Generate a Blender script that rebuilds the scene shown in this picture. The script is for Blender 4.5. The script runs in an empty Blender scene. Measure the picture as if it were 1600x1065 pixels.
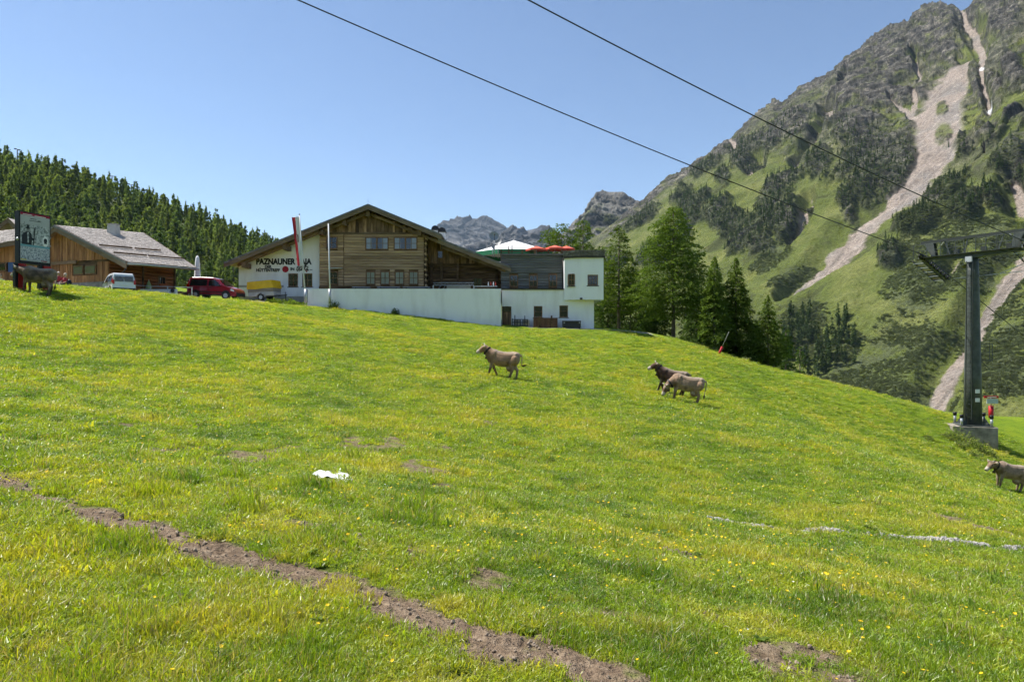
import bpy, bmesh, math, random
import numpy as np
from mathutils import Vector, Matrix, noise as mnoise

scene = bpy.context.scene
COL = scene.collection
# ---------------------------------------------------------------- camera
F = 1600*24/36.0          # focal length in photograph pixels
CX, CY = 800.0, 532.5
cam = bpy.data.cameras.new('camera'); cam.lens = 24; cam.sensor_width = 36
cam.clip_start = 0.1; cam.clip_end = 60000
camo = bpy.data.objects.new('camera', cam); COL.objects.link(camo)
camo.location = (0, 0, 0); camo.rotation_euler = (math.radians(90), 0, 0)
scene.camera = camo
# ---------------------------------------------------------------- sky and sun
SUN = Vector((-0.49, 0.21, 0.85)).normalized()
w = bpy.data.worlds.new('World'); scene.world = w; w.use_nodes = True
nt = w.node_tree
bg = nt.nodes['Background']
sky = nt.nodes.new('ShaderNodeTexSky'); sky.sky_type = 'NISHITA'; sky.sun_disc = False
sky.sun_elevation = math.asin(SUN.z); sky.sun_rotation = math.atan2(SUN.x, SUN.y)
sky.altitude = 1900; sky.air_density = 1.0; sky.dust_density = .5; sky.ozone_density = 1.0
nt.links.new(sky.outputs[0], bg.inputs[0]); bg.inputs[1].default_value = 0.1
sl = bpy.data.lights.new('sun', 'SUN'); sl.energy = 5.0; sl.angle = math.radians(0.5); sl.color = (1, 0.95, 0.87)
so = bpy.data.objects.new('sun', sl); COL.objects.link(so)
so.rotation_euler = SUN.to_track_quat('Z', 'Y').to_euler()
so.location = (0, 0, 60)
vs = scene.view_settings
vs.view_transform = 'Standard'; vs.look = 'None'; vs.exposure = 0.8; vs.gamma = 1; vs.use_curve_mapping = False
scene.cycles.max_bounces = 4; scene.cycles.diffuse_bounces = 2; scene.cycles.glossy_bounces = 2
scene.cycles.transparent_max_bounces = 6; scene.cycles.transmission_bounces = 3; scene.cycles.volume_bounces = 0
scene.cycles.use_denoising = True; scene.cycles.use_adaptive_sampling = True; scene.cycles.adaptive_threshold = .025; scene.cycles.adaptive_min_samples = 10

# ---------------------------------------------------------------- helpers
def PX(px, py, d): return Vector(((px-CX)/F*d, d, (CY-py)/F*d))
def hx(px, d): return (px-CX)/F*d
def hz(py, d): return (CY-py)/F*d
rng = np.random.default_rng(7)
random.seed(11)

_perm = np.random.default_rng(3).permutation(256)
_perm = np.concatenate([_perm, _perm, _perm])
_g3 = np.random.default_rng(5).normal(size=(256, 3)); _g3 /= np.linalg.norm(_g3, axis=1)[:, None]
def pnoise(x, y, z=None):
    """Perlin noise, arrays in, about -0.7..0.7 out"""
    x = np.asarray(x, float); y = np.asarray(y, float)
    z = np.zeros_like(x) if z is None else np.asarray(z, float)+np.zeros_like(x)
    xi, yi, zi = np.floor(x).astype(int), np.floor(y).astype(int), np.floor(z).astype(int)
    fx, fy, fz = x-xi, y-yi, z-zi
    xi &= 255; yi &= 255; zi &= 255
    u, v, t = [f*f*f*(f*(f*6-15)+10) for f in (fx, fy, fz)]
    def gr(a, b, c):
        h = _perm[_perm[_perm[(xi+a)]+yi+b]+zi+c] if False else _perm[(_perm[(_perm[(xi+a) & 255]+yi+b) & 255]+zi+c) & 255]
        g = _g3[h]
        return g[..., 0]*(fx-a)+g[..., 1]*(fy-b)+g[..., 2]*(fz-c)
    def lerp(a, b, k): return a+(b-a)*k
    return lerp(lerp(lerp(gr(0,0,0), gr(1,0,0), u), lerp(gr(0,1,0), gr(1,1,0), u), v),
                lerp(lerp(gr(0,0,1), gr(1,0,1), u), lerp(gr(0,1,1), gr(1,1,1), u), v), t)
def fbm(x, y, z=None, o=4, gain=.5, lac=2.03):
    s = 0; a = 1
    for i in range(o):
        s = s+a*pnoise(x+i*17.3, y+i*9.1, None if z is None else z+i*5.7)
        x = x*lac; y = y*lac; z = None if z is None else z*lac; a *= gain
    return s
def ridged(x, y, z=None, o=4, gain=.5):
    s = 0; a = 1
    for i in range(o):
        s = s+a*(1-2.2*np.abs(pnoise(x+i*13.7, y+i*7.9, None if z is None else z+i*3.1)))
        x = x*2.07; y = y*2.07; z = None if z is None else z*2.07; a *= gain
    return s
def sstep(a, b, x):
    t = np.clip((x-a)/(b-a), 0, 1); return t*t*(3-2*t)

def tag(o, label=None, cat=None, group=None, kind=None):
    if label: o['label'] = label
    if cat: o['category'] = cat
    if group: o['group'] = group
    if kind: o['kind'] = kind
    return o
def empty(name, loc=(0, 0, 0), rz=0.0):
    o = bpy.data.objects.new(name, None); COL.objects.link(o)
    o.location = loc; o.rotation_euler = (0, 0, rz); o.empty_display_size = 0.2
    return o
def thing(name, label, cat, loc=(0, 0, 0), rz=0.0, group=None):
    return tag(empty(name, loc, rz), label, cat, group)
def root_of(o):
    while o.parent: o = o.parent
    return o
def basis(o):
    m = Matrix.Translation(o.location) @ o.rotation_euler.to_matrix().to_4x4() @ Matrix.Diagonal((*o.scale, 1))
    if o.parent: m = basis(o.parent) @ o.matrix_parent_inverse @ m
    return m
def put(o, parent=None, local=False):
    """link; when parent is given and local is False the mesh keeps its world coordinates"""
    COL.objects.link(o)
    if parent is not None:
        o.parent = parent
        if not local: o.matrix_parent_inverse = basis(parent).inverted()
    return o

class MB:
    """collects geometry for ONE mesh object"""
    def __init__(s): s.v = []; s.f = []; s.sm = []
    def add(s, vs, fs, smooth=False):
        b = len(s.v); s.v += [tuple(v) for v in vs]; s.f += [tuple(i+b for i in f) for f in fs]; s.sm += [smooth]*len(fs); return s
    def box(s, c, size, M=None):
        x, y, z = [k/2 for k in size]
        vs = [Vector((i*x, j*y, k*z)) for i in (-1, 1) for j in (-1, 1) for k in (-1, 1)]
        if M is not None: vs = [M @ v for v in vs]
        vs = [v+Vector(c) for v in vs]
        return s.add(vs, [(0,1,3,2),(4,6,7,5),(0,4,5,1),(2,3,7,6),(0,2,6,4),(1,5,7,3)])
    def box2(s, a, b):
        return s.box([(p+q)/2 for p, q in zip(a, b)], [abs(p-q) for p, q in zip(a, b)])
    def bar(s, a, b, wd, ht=None, up=(0, 0, 1)):
        a, b = Vector(a), Vector(b); ht = ht or wd
        d = (b-a); L = d.length; d.normalize(); u = Vector(up)
        if abs(d.dot(u)) > .98: u = Vector((0, 1, 0))
        r = d.cross(u).normalized(); u = r.cross(d)
        M = Matrix((d, r, u)).transposed()
        return s.box((a+b)/2, (L, wd, ht), M)
    def prism(s, poly, vec):
        """planar polygon (list of 3D) extruded by vec"""
        n = len(poly); vec = Vector(vec)
        vs = [Vector(p) for p in poly]+[Vector(p)+vec for p in poly]
        fs = [tuple(range(n-1, -1, -1)), tuple(range(n, 2*n))]+[(i, (i+1) % n, n+(i+1) % n, n+i) for i in range(n)]
        return s.add(vs, fs)
    def tube(s, pts, rads, n=8, smooth=True, cap=True):
        pts = [Vector(p) for p in pts]
        if not hasattr(rads, '__len__'): rads = [rads]*len(pts)
        vs = []; fs = []; prev = None
        for i, p in enumerate(pts):
            d = (pts[min(i+1, len(pts)-1)]-pts[max(i-1, 0)]).normalized()
            u = prev if prev is not None else (Vector((0, 0, 1)) if abs(d.z) < .9 else Vector((1, 0, 0)))
            r = d.cross(u)
            if r.length < 1e-4: r = d.orthogonal()
            r.normalize(); u = r.cross(d).normalized(); prev = u
            for k in range(n):
                a = 2*math.pi*k/n
                vs.append(p+(r*math.cos(a)+u*math.sin(a))*rads[i])
        for i in range(len(pts)-1):
            for k in range(n):
                fs.append((i*n+k, i*n+(k+1) % n, (i+1)*n+(k+1) % n, (i+1)*n+k))
        s.add(vs, fs, smooth)
        if cap:
            b = len(s.v)-len(vs)
            s.f.append(tuple(b+k for k in range(n-1, -1, -1))); s.sm.append(False)
            s.f.append(tuple(b+(len(pts)-1)*n+k for k in range(n))); s.sm.append(False)
        return s
    def ball(s, c, r, nu=10, nv=7, M=None):
        rr = r if hasattr(r, '__len__') else (r, r, r)
        vs = [(0, 0, rr[2])]; fs = []
        for j in range(1, nv):
            th = math.pi*j/nv
            for i in range(nu):
                a = 2*math.pi*i/nu
                vs.append((rr[0]*math.sin(th)*math.cos(a), rr[1]*math.sin(th)*math.sin(a), rr[2]*math.cos(th)))
        vs.append((0, 0, -rr[2]))
        for i in range(nu): fs.append((0, 1+i, 1+(i+1) % nu))
        for j in range(nv-2):
            for i in range(nu):
                a = 1+j*nu+i; b = 1+j*nu+(i+1) % nu
                fs.append((a, a+nu, b+nu, b))
        e = len(vs)-1
        for i in range(nu): fs.append((e, e-nu+(i+1) % nu, e-nu+i))
        vs = [Vector(v) for v in vs]
        if M is not None: vs = [M @ v for v in vs]
        return s.add([v+Vector(c) for v in vs], fs, True)
    def mesh(s, name, mat=None):
        me = bpy.data.meshes.new(name); me.from_pydata(s.v, [], s.f)
        me.polygons.foreach_set('use_smooth', s.sm); me.update()
        if mat: me.materials.append(mat)
        return me
    def build(s, name, mat, parent=None, local=False, bevel=0):
        o = bpy.data.objects.new(name, s.mesh(name, mat))
        put(o, parent, local)
        bm = bmesh.new(); bm.from_mesh(o.data); bmesh.ops.recalc_face_normals(bm, faces=bm.faces)
        if bevel: bmesh.ops.bevel(bm, geom=bm.edges[:], offset=bevel, segments=1, affect='EDGES')
        bm.to_mesh(o.data); bm.free()
        return o
def npmesh(name, V, Q, mat=None, smooth=True, attrs=None, colors=None):
    """numpy verts (n,3) and faces (m,3|4)"""
    me = bpy.data.meshes.new(name)
    V = np.asarray(V, np.float32); Q = np.asarray(Q, np.int32); k = Q.shape[1]
    me.vertices.add(len(V)); me.vertices.foreach_set('co', V.ravel())
    me.loops.add(Q.size); me.loops.foreach_set('vertex_index', Q.ravel())
    me.polygons.add(len(Q)); me.polygons.foreach_set('loop_start', np.arange(len(Q), dtype=np.int32)*k)
    me.polygons.foreach_set('use_smooth', np.full(len(Q), bool(smooth)))
    me.update(calc_edges=True)
    for nm, a in (attrs or {}).items():
        a = np.asarray(a, np.float32)
        if a.ndim == 1:
            at = me.attributes.new(nm, 'FLOAT', 'POINT'); at.data.foreach_set('value', a)
        else:
            at = me.attributes.new(nm, 'FLOAT_VECTOR', 'POINT'); at.data.foreach_set('vector', a.ravel())
    for nm, a in (colors or {}).items():
        a = np.asarray(a, np.float32)
        if a.shape[1] == 3: a = np.c_[a, np.ones(len(a), np.float32)]
        at = me.color_attributes.new(nm, 'FLOAT_COLOR', 'POINT'); at.data.foreach_set('color', a.ravel())
    if mat: me.materials.append(mat)
    return me
def gridfaces(nr, nc, wrap=False):
    i = np.arange(nr-1)[:, None]; j = np.arange(nc if wrap else nc-1)[None, :]
    a = i*nc+j; b = i*nc+(j+1) % nc
    return np.stack([a, b, b+nc, a+nc], -1).reshape(-1, 4)

# ---------------------------------------------------------------- materials
MATS = {}
class NT:
    def __init__(s, name):
        s.m = bpy.data.materials.new(name); s.m.use_nodes = True; s.t = s.m.node_tree
        s.b = s.t.nodes['Principled BSDF']; s.out = s.t.nodes['Material Output']; MATS[name] = s.m
    def n(s, kind, **kw):
        nd = s.t.nodes.new('ShaderNode'+kind)
        for k, v in kw.items():
            if k.startswith('i_'):
                key = k[2:]; key = int(key) if key.isdigit() else key.replace('_', ' ')
                nd.inputs[key].default_value = v
            else: setattr(nd, k, v)
        return nd
    def l(s, a, b): s.t.links.new(a, b)
    def coords(s, scale=(1, 1, 1), world=True):
        g = s.n('NewGeometry').outputs['Position'] if world else s.n('TexCoord').outputs['Object']
        mp = s.n('Mapping'); mp.inputs['Scale'].default_value = scale; s.l(g, mp.inputs[0]); return mp.outputs[0]
    def noise(s, vec, scale, detail=3, rough=.55):
        n = s.n('TexNoise'); n.inputs['Scale'].default_value = scale; n.inputs['Detail'].default_value = detail
        n.inputs['Roughness'].default_value = rough; s.l(vec, n.inputs['Vector']); return n.outputs['Fac']
    def ramp(s, fac, stops):
        r = s.n('ValToRGB'); e = r.color_ramp.elements
        while len(e) < len(stops): e.new(.5)
        for k, (p, c) in enumerate(stops):
            e[k].position = p; e[k].color = (*c, 1) if len(c) == 3 else c
        s.l(fac, r.inputs[0]); return r.outputs[0]
    def mix(s, fac, a, b, mode='MIX'):
        m = s.n('Mix', data_type='RGBA', blend_type=mode)
        for v, i in ((fac, 0), (a, 6), (b, 7)):
            if hasattr(v, 'is_output') or hasattr(v, 'links'): s.l(v, m.inputs[i])
            else: m.inputs[i].default_value = v if i == 0 else (*v, 1)
        return m.outputs[2]
    def math(s, op, a, b=0.0):
        m = s.n('Math', operation=op)
        for i, v in enumerate((a, b)):
            if hasattr(v, 'links'): s.l(v, m.inputs[i])
            else: m.inputs[i].default_value = v
        return m.outputs[0]
    def bump(s, h, strength=.5, dist=.05):
        b = s.n('Bump'); b.inputs['Strength'].default_value = strength; b.inputs['Distance'].default_value = dist
        s.l(h, b.inputs['Height']); s.l(b.outputs[0], s.b.inputs['Normal']); return b
    def attr(s, name, out='Fac', typ='GEOMETRY'):
        a = s.n('Attribute', attribute_name=name, attribute_type=typ); return a.outputs[out]
def mk(name, c1, c2=None, scale=6.0, stretch=(1, 1, 1), rough=.8, bump=0.0, dist=.02, spec=.3, metal=0.0, orand=0.0, det=4, world=True, contrast=(.35, .68)):
    if name in MATS: return MATS[name]
    t = NT(name); b = t.b
    b.inputs['Roughness'].default_value = rough; b.inputs['Metallic'].default_value = metal
    b.inputs['Specular IOR Level'].default_value = spec
    if c2 is None and not orand:
        b.inputs['Base Color'].default_value = (*c1, 1)
        if not bump: return t.m
    vec = t.coords(stretch, world)
    if orand:
        off = t.n('ObjectInfo').outputs['Random']
        add = t.n('VectorMath', operation='ADD'); sc = t.math('MULTIPLY', off, 37.0)
        t.l(vec, add.inputs[0]); t.l(sc, add.inputs[1]); vec = add.outputs[0]
    n = t.noise(vec, scale, det, .6)
    col = t.ramp(n, [(contrast[0], c1), (contrast[1], c2 or c1)])
    if orand:
        v = t.math('ADD', t.math('MULTIPLY', off, 2*orand), 1-orand)
        hs = t.n('HueSaturation'); t.l(col, hs.inputs['Color']); t.l(v, hs.inputs['Value']); col = hs.outputs[0]
    t.l(col, b.inputs['Base Color'])
    if bump: t.bump(n, bump, dist)
    return t.m
# ================================================================ SETTING: ground
_cp = []
for px, py, d in [(0,745,6),(400,868,4.4),(900,1050,3.4),(0,1065,2.7),(1600,1065,3.9),(1600,860,13),(1120,815,14.5),(800,738,15),
                  (518,748,11),(0,600,18),(0,520,28),(60,462,39),(0,441,43),(130,449,43),(250,457,48),(373,468,57),(480,479,57),(785,589,37),(785,511,58.5),
                  (640,494,58),(400,560,32),(500,500,50),(930,515,59),(1000,519,59),(1065,627,37),(1120,555,57),(1240,588,55),(1360,616,54),(1480,648,53),
                  (1520,690,49),(1575,767,40),(1600,705,51),(1552,652,62),(1640,652,64),(1300,700,27),(1600,790,31),(640,640,24),(1000,690,24)]:
    v = PX(px, py, d); _cp.append((v.x, v.y, v.z))
_cp += [(0,0,-1.6),(-6,-6,-.7),(6,-6,-2.7),(-40,0,4.5),(40,0,-10.5),(0,-35,-3.5),(-45,30,6.5),(50,30,-12),
        (10,78,0.2),(26,76,-7),(42,84,-13),(60,80,-15),(-20,80,4.6),(-40,58,4.5),(-33,56,3.75),(-28.5,52,3.3),(-27,60,3.7),(-45,82,6.8),(0,82,1.2),(8,68,1.0),(14,64,.6),
        (-14,70,3.6),(-70,50,10),(-70,90,12),(70,50,-14),(80,0,-18),(-80,0,10)]
_cp = np.array(_cp); 
def _U(r2): return np.where(r2 > 0, r2*np.log(np.maximum(r2, 1e-12)), 0)
def _tps_fit(P, lam):
    n = len(P); d2 = ((P[:, None, :2]-P[None, :, :2])**2).sum(-1)
    K = _U(d2)+lam*np.eye(n); A = np.zeros((n+3, n+3)); A[:n, :n] = K
    A[:n, n] = 1; A[:n, n+1:] = P[:, :2]; A[n:, :n] = A[:n, n:].T
    return np.linalg.solve(A, np.r_[P[:, 2], 0, 0, 0])
_tw = _tps_fit(_cp, 30.0)
def ground_base(x, y):
    x = np.asarray(x, float); y = np.asarray(y, float); sh = x.shape; x = x.ravel(); y = y.ravel()
    out = _tw[-3]+_tw[-2]*x+_tw[-1]*y
    for i, (a, b, _) in enumerate(_cp): out = out+_tw[i]*_U((x-a)**2+(y-b)**2)
    r = np.hypot(x, y-25); far = sstep(75, 150, r)
    out = out*(1-far)+far*(np.clip(out, -30, 14)-10)
    return out.reshape(sh)
def _seg_dist(x, y, pts):
    best = np.full(x.shape, 1e9); along = np.zeros(x.shape); L = 0
    for (a, b) in zip(pts[:-1], pts[1:]):
        ax, ay = a[:2]; bx, by = b[:2]; dx, dy = bx-ax, by-ay; l2 = dx*dx+dy*dy
        t = np.clip(((x-ax)*dx+(y-ay)*dy)/l2, 0, 1); d = np.hypot(x-ax-t*dx, y-ay-t*dy)
        m = d < best; best = np.where(m, d, best); along = np.where(m, L+t*math.sqrt(l2), along); L += math.sqrt(l2)
    return best, along
def hit(px, py):
    """where the view ray through a photograph pixel meets the meadow"""
    m, k = (px-CX)/F, (CY-py)/F
    ds = np.concatenate([np.arange(1.5, 20, .05), np.arange(20, 75, .1)])
    g = ground_base(m*ds, ds); below = np.nonzero(k*ds <= g)[0]
    d = ds[below[0]] if len(below) else 60.0
    return (m*d, d, float(ground_base(np.array([m*d]), np.array([d]))[0]))
TRACK = [hit(*p) for p in [(-120,715),(0,745),(100,785),(200,825),(300,855),(400,880),(500,912),(600,950),(700,985),(800,1015),(890,1052),(980,1090)]]
TRACK2 = [hit(*p) for p in [(380,795),(430,815),(520,840),(600,862)]]
DRAIN = [hit(*p) for p in [(1110,813),(1180,822),(1280,829),(1380,840),(1480,850),(1600,858),(1720,870)]]
SPOTS = [(30,668,26,9),(55,680,22,8),(150,655,20,6),(230,662,18,6),(290,700,30,9),(330,712,28,8),(390,710,32,9),(420,716,22,7),(345,700,18,5),(545,690,30,6),(590,700,34,7),(610,690,20,6),(660,735,40,6),
         (690,762,24,5),(1075,872,26,9),(1265,1042,60,20),(1190,1045,30,9),(640,870,18,9),(755,908,26,12),(930,950,36,10),(870,965,20,7),(975,955,14,6),(1500,815,20,6),(1535,822,22,6),(220,672,12,5),(700,700,20,4),(100,690,25,6),(40,760,20,5),(180,668,16,5),(560,710,16,5),(460,698,18,5),(240,690,20,5),(1100,960,20,6),(760,660,16,3),(350,650,14,3)]
_sp = []
for px, py, rx, ry in SPOTS:
    h = hit(px, py); h2 = hit(px, py+ry); h3 = hit(px+rx, py)
    _sp.append((h[0], h[1], 1.4*max(.06, abs(h3[0]-h[0])), 1.7*max(.05, abs(h[1]-h2[1]))))
ROAD = [(-44,52.5),(-36,53.0),(-29,54.3),(-25,57.2),(-21.5,58.6),(-18.3,58.9)]
def ground_masks(x, y):
    x = np.asarray(x, float); y = np.asarray(y, float)
    wob = fbm(x*1.3, y*1.3, o=3)
    d, al = _seg_dist(x, y, TRACK)
    wid = .20+.05*np.sin(al*2.1)+.3*fbm(x*2.4, y*2.4, o=4, gain=.65)
    tr = sstep(.1, -.1, d-wid)*sstep(-.55, .0, fbm(x*3.5+9, y*3.5, o=3)+.35)
    d2, _ = _seg_dist(x, y, TRACK2); tr2 = sstep(.08, -.06, d2-.07-.25*fbm(x*2.6, y*2.6+4, o=3))*.8
    dirt = np.maximum(tr, tr2)
    brk = .5+1.6*fbm(x*3.2+3, y*3.2, o=4, gain=.6)
    for a, b, rx, ry in _sp:
        q = np.hypot((x-a)/rx, (y-b)/ry)+wob*1.3
        dirt = np.maximum(dirt, sstep(1.15, .65, q)*np.clip(brk+.35, 0, 1)*.95)
    dd, _ = _seg_dist(x, y, DRAIN)
    drain = sstep(.32, .14, dd+.12*wob)
    dr, _ = _seg_dist(x, y, ROAD)
    road = sstep(2.1, 1.7, dr+.25*wob)
    apron = sstep(.4, -.2, np.maximum(np.abs(x-6.8)-5.4, np.abs(y-60.0)-.85)+.3*wob)
    road = np.maximum(road, apron)
    return dirt, drain, road
def ground_z(x, y, fine=True, masks=None):
    z = ground_base(x, y)
    r = np.hypot(x, y)
    k = sstep(1.0, 8.0, r)
    z = z+.11*k*fbm(x*.3, y*.55, o=3)+.055*fbm(x*1.1+7, y*1.1, o=3)*sstep(75, 40, r)*(.4+.6*k)
    if fine:
        dirt, drain, road = masks if masks is not None else ground_masks(x, y)
        z = z+.018*fbm(x*4.2, y*4.2+3, o=3)*sstep(30, 10, r)*(1-road)
        z = z-.035*dirt+dirt*.03*ridged(x*7, y*7, o=3)
        z = z-.03*road
    return z
def gz(x, y): return float(ground_z(np.array([float(x)]), np.array([float(y)]))[0])

# polar sheet round the camera: dense in the field of view, one mesh out to 170 m
_a1 = np.radians(np.linspace(-47, 47, 520)); _a2 = np.radians(np.linspace(47, 313, 70)[1:-1])
_ang = np.concatenate([_a1, _a2])
_rad = np.concatenate([[.02], np.geomspace(.8, 14, 300), np.geomspace(14, 75, 200)[1:], np.linspace(75, 175, 30)[1:]])
A, Rr = np.meshgrid(_ang, _rad)
gx, gy = (Rr*np.sin(A)).ravel(), (Rr*np.cos(A)).ravel()
_ms = ground_masks(gx, gy)
gzv = ground_z(gx, gy, True, _ms)
# the meadow drops away into the valley beyond its rim
gV = np.c_[gx, gy, gzv]
tm = NT('meadow_ground')
pos = tm.coords()
n1 = tm.noise(pos, .22, 4, .6); n2 = tm.noise(pos, 1.7, 4, .6); n3 = tm.noise(pos, 9, 4, .7); n4 = tm.noise(pos, 55, 3, .7)
g = tm.ramp(n1, [(.3, (.14, .215, .012)), (.52, (.19, .255, .013)), (.72, (.25, .275, .02))])
g = tm.mix(tm.ramp(n2, [(.36, (1, 1, 1)), (.55, (0, 0, 0))]), g, (.10, .175, .012))
g = tm.mix(tm.ramp(n3, [(.52, (0, 0, 0)), (.72, (.55, .55, .55))]), g, (.26, .27, .035))
g = tm.mix(tm.ramp(n4, [(.3, (.75, .75, .75)), (.5, (0, 0, 0))]), g, (.055, .09, .012))
d1 = tm.ramp(n3, [(.3, (.10, .068, .044)), (.5, (.195, .142, .095)), (.7, (.31, .24, .168))])
d1 = tm.mix(tm.ramp(n4, [(.35, (1, 1, 1)), (.5, (0, 0, 0))]), d1, (.09, .064, .045))
rd = tm.ramp(n3, [(.3, (.24, .215, .18)), (.7, (.36, .33, .29))])
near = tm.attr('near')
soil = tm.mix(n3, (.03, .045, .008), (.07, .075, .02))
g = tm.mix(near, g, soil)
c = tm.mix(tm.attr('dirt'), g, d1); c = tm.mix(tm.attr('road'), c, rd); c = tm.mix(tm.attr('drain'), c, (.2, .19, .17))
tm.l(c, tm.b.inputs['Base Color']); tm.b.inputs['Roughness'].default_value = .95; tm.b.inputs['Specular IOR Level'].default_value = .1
hh = tm.math('ADD', tm.math('MULTIPLY', n4, .35), tm.math('MULTIPLY', n3, 1.0))
tm.bump(hh, .9, .06)
_r = np.hypot(gx, gy)
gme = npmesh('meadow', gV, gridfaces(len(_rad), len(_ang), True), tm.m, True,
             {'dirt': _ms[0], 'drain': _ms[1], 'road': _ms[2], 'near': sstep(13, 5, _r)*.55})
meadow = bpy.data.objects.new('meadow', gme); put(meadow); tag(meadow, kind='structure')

# ================================================================ SETTING: the valley, the mountain, the far range
def terrain_obj(name, V, nr, nc, mat, attrs=None, colors=None, kind='structure', wrap=False):
    me = npmesh(name, V, gridfaces(nr, nc, wrap), mat, True, attrs, colors)
    o = bpy.data.objects.new(name, me); put(o); tag(o, kind=kind); return o
gm = NT('valley_grass'); p = gm.coords()
gm.l(gm.ramp(gm.noise(p, .02, 5, .6), [(.35, (.06, .10, .02)), (.65, (.12, .16, .035))]), gm.b.inputs['Base Color'])
gm.b.inputs['Roughness'].default_value = .95
_ra = np.concatenate([[1], np.geomspace(100, 30000, 60)]); _aa = np.linspace(0, 2*math.pi, 96, endpoint=False)
A, Rr = np.meshgrid(_aa, _ra); vx, vy = (Rr*np.sin(A)).ravel(), (Rr*np.cos(A)).ravel()
terrain_obj('valley_floor', np.c_[vx, vy, -175+.01*np.hypot(vx, vy)*0+6*fbm(vx/300, vy/300, o=3)], len(_ra), len(_aa), gm.m, wrap=True)

# --- mountain on the far side of the valley: a slope plane z = -A0 + B x + C y with gullies, ribs and a jagged ridge
A0, BB, CC = 400.0, .60, .35
SIL = np.array([(560,470),(760,440),(880,398),(905,388),(940,366),(970,340),(1000,318),(1020,300),(1050,276),(1075,262),(1100,246),(1130,226),(1160,202),(1175,187),(1200,166),(1212,157),(1222,163),(1245,143),(1270,128),(1290,123),(1310,108),(1325,92),(1345,80),(1360,62),(1378,51),(1400,37),(1408,34),(1420,36),(1432,20),(1440,14),(1455,12),(1470,9),(1485,11),(1500,19),(1515,16),(1525,5),(1545,-5),(1570,-14),(1600,-22),(1660,-50),(1740,-80),(1850,-95),(2000,-90),(2200,-60)], float)
SCREE = [[(1512,98,6),(1500,118,18),(1487,140,28),(1474,165,38),(1466,190,44),(1463,215,44),(1462,240,38),(1452,262,28),(1438,288,20),(1412,310,16),(1380,338,15),(1345,372,15),(1305,408,12),(1265,445,8),(1225,478,4)],
         [(1497,12,3),(1512,40,7),(1527,70,9),(1536,100,6),(1537,140,4),(1546,182,5)],
         [(1430,90,2),(1440,125,4),(1434,150,5),(1425,172,5)],
         [(1395,160,3),(1420,178,6),(1445,196,9)],
         [(1640,370,16),(1600,412,15),(1560,462,14),(1535,508,13),(1505,555,14),(1485,600,18),(1466,645,16)],
         [(1270,322,5),(1262,345,5),(1254,368,3),(1238,392,2)],
         [(1302,182,6),(1290,210,4),(1268,240,3),(1245,268,3)],
         [(1328,105,2),(1322,140,3)],[(1470,452,4),(1490,430,7),(1500,412,7)],
         [(1605,195,2),(1570,225,2),(1530,262,2),(1500,290,2)],[(1145,222,5),(1150,235,6)],[(1175,275,5),(1190,265,6)],[(1588,300,10),(1600,330,14)]]
def pxdist(px, py, line, yk=1.0):
    best = np.full(px.shape, 1e9)
    for (ax, ay, aw), (bx, by, bw) in zip(line[:-1], line[1:]):
        dx, dy = bx-ax, by-ay; t = np.clip(((px-ax)*dx+(py-ay)*dy)/(dx*dx+dy*dy), 0, 1)
        best = np.minimum(best, np.hypot(px-ax-t*dx, py-ay-t*dy)/(aw+(bw-aw)*t))
    return best
# dark ribs with rock and trees; open rock; shrub areas; (px, py, rx, ry, angle)
RIBS = [(1345,215,46,34,.5),(1375,250,62,38,.3),(1350,290,38,40,0),(1415,255,36,36,.6),(1400,285,40,26,.7),(1330,335,16,26,0),(1240,360,16,40,-.2),(1180,382,24,40,.7),(1215,350,46,26,.5),(1225,305,44,12,.5),(1140,355,24,34,.8),(1085,335,26,30,.6),(1160,390,24,22,.5),(1060,385,30,16,.6),(1106,320,12,16,0),(1138,292,11,15,0),(1165,265,26,14,.4),(1245,215,40,26,.5),(1290,275,24,22,.6),(1395,95,50,52,.3),(1340,125,34,44,.5),(1455,70,46,44,0),(1385,160,48,28,.4),(1330,170,30,24,.5),(1480,30,50,24,0),(1575,40,34,50,0),(1560,150,16,38,.6),(1590,140,22,28,.5),(1530,150,10,40,.3),(1540,215,18,20,.7),(1500,230,18,26,.7),(1475,310,40,22,.6),(1520,345,34,22,.3),(1560,335,20,20,0),(1440,370,36,22,.3),(1400,420,26,20,.6),(1590,280,26,22,.4),(1560,240,26,8,.5),(1590,200,26,7,.5),(1210,235,40,20,.5),(1180,240,26,14,.5),(1110,270,30,10,.5),(1150,236,20,10,.5),(1010,350,30,10,.6),(960,420,22,22,.6),(1030,410,30,20,.6),(1440,150,14,14,0),(1485,90,16,30,.4)]
SHRUB = [(1440,480,44,60,0),(1480,450,40,40,.5),(1420,560,80,50,.5),(1530,440,30,30,0),(1580,560,60,90,0),(1520,540,40,36,.6),(1330,570,44,40,.3),(1270,545,38,44,0),(1400,630,100,22,-.2),(1500,380,60,26,0),(1560,390,44,30,0),(1430,410,30,24,.5),(1250,520,20,20,0),(1640,560,60,100,0),(1640,420,60,60,0),(1210,420,40,14,.6),(1250,440,50,10,.6),(1470,350,50,18,.5)]
def blobs(px, py, L, wob):
    out = np.zeros(px.shape)
    for a, b, rx, ry, an in L:
        c, s = math.cos(an), math.sin(an); u = (px-a)*c-(py-b)*s; v = (px-a)*s+(py-b)*c
        out = np.maximum(out, 1.25-np.hypot(u/rx, v/ry)+wob)
    return out
_mc = np.concatenate([np.linspace(560, 860, 60), np.linspace(862, 1640, 620), np.linspace(1650, 2300, 60)])
_nt = 420
_top = np.interp(_mc, SIL[:, 0], SIL[:, 1])
_jag = 5.0*ridged(_mc/46, _mc*0+.3, o=4, gain=.6)-6
_top = _top-_jag*np.interp(_mc, [860, 1000, 1200, 1350, 1600], [.1, .35, .5, .9, 1.0])
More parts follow.
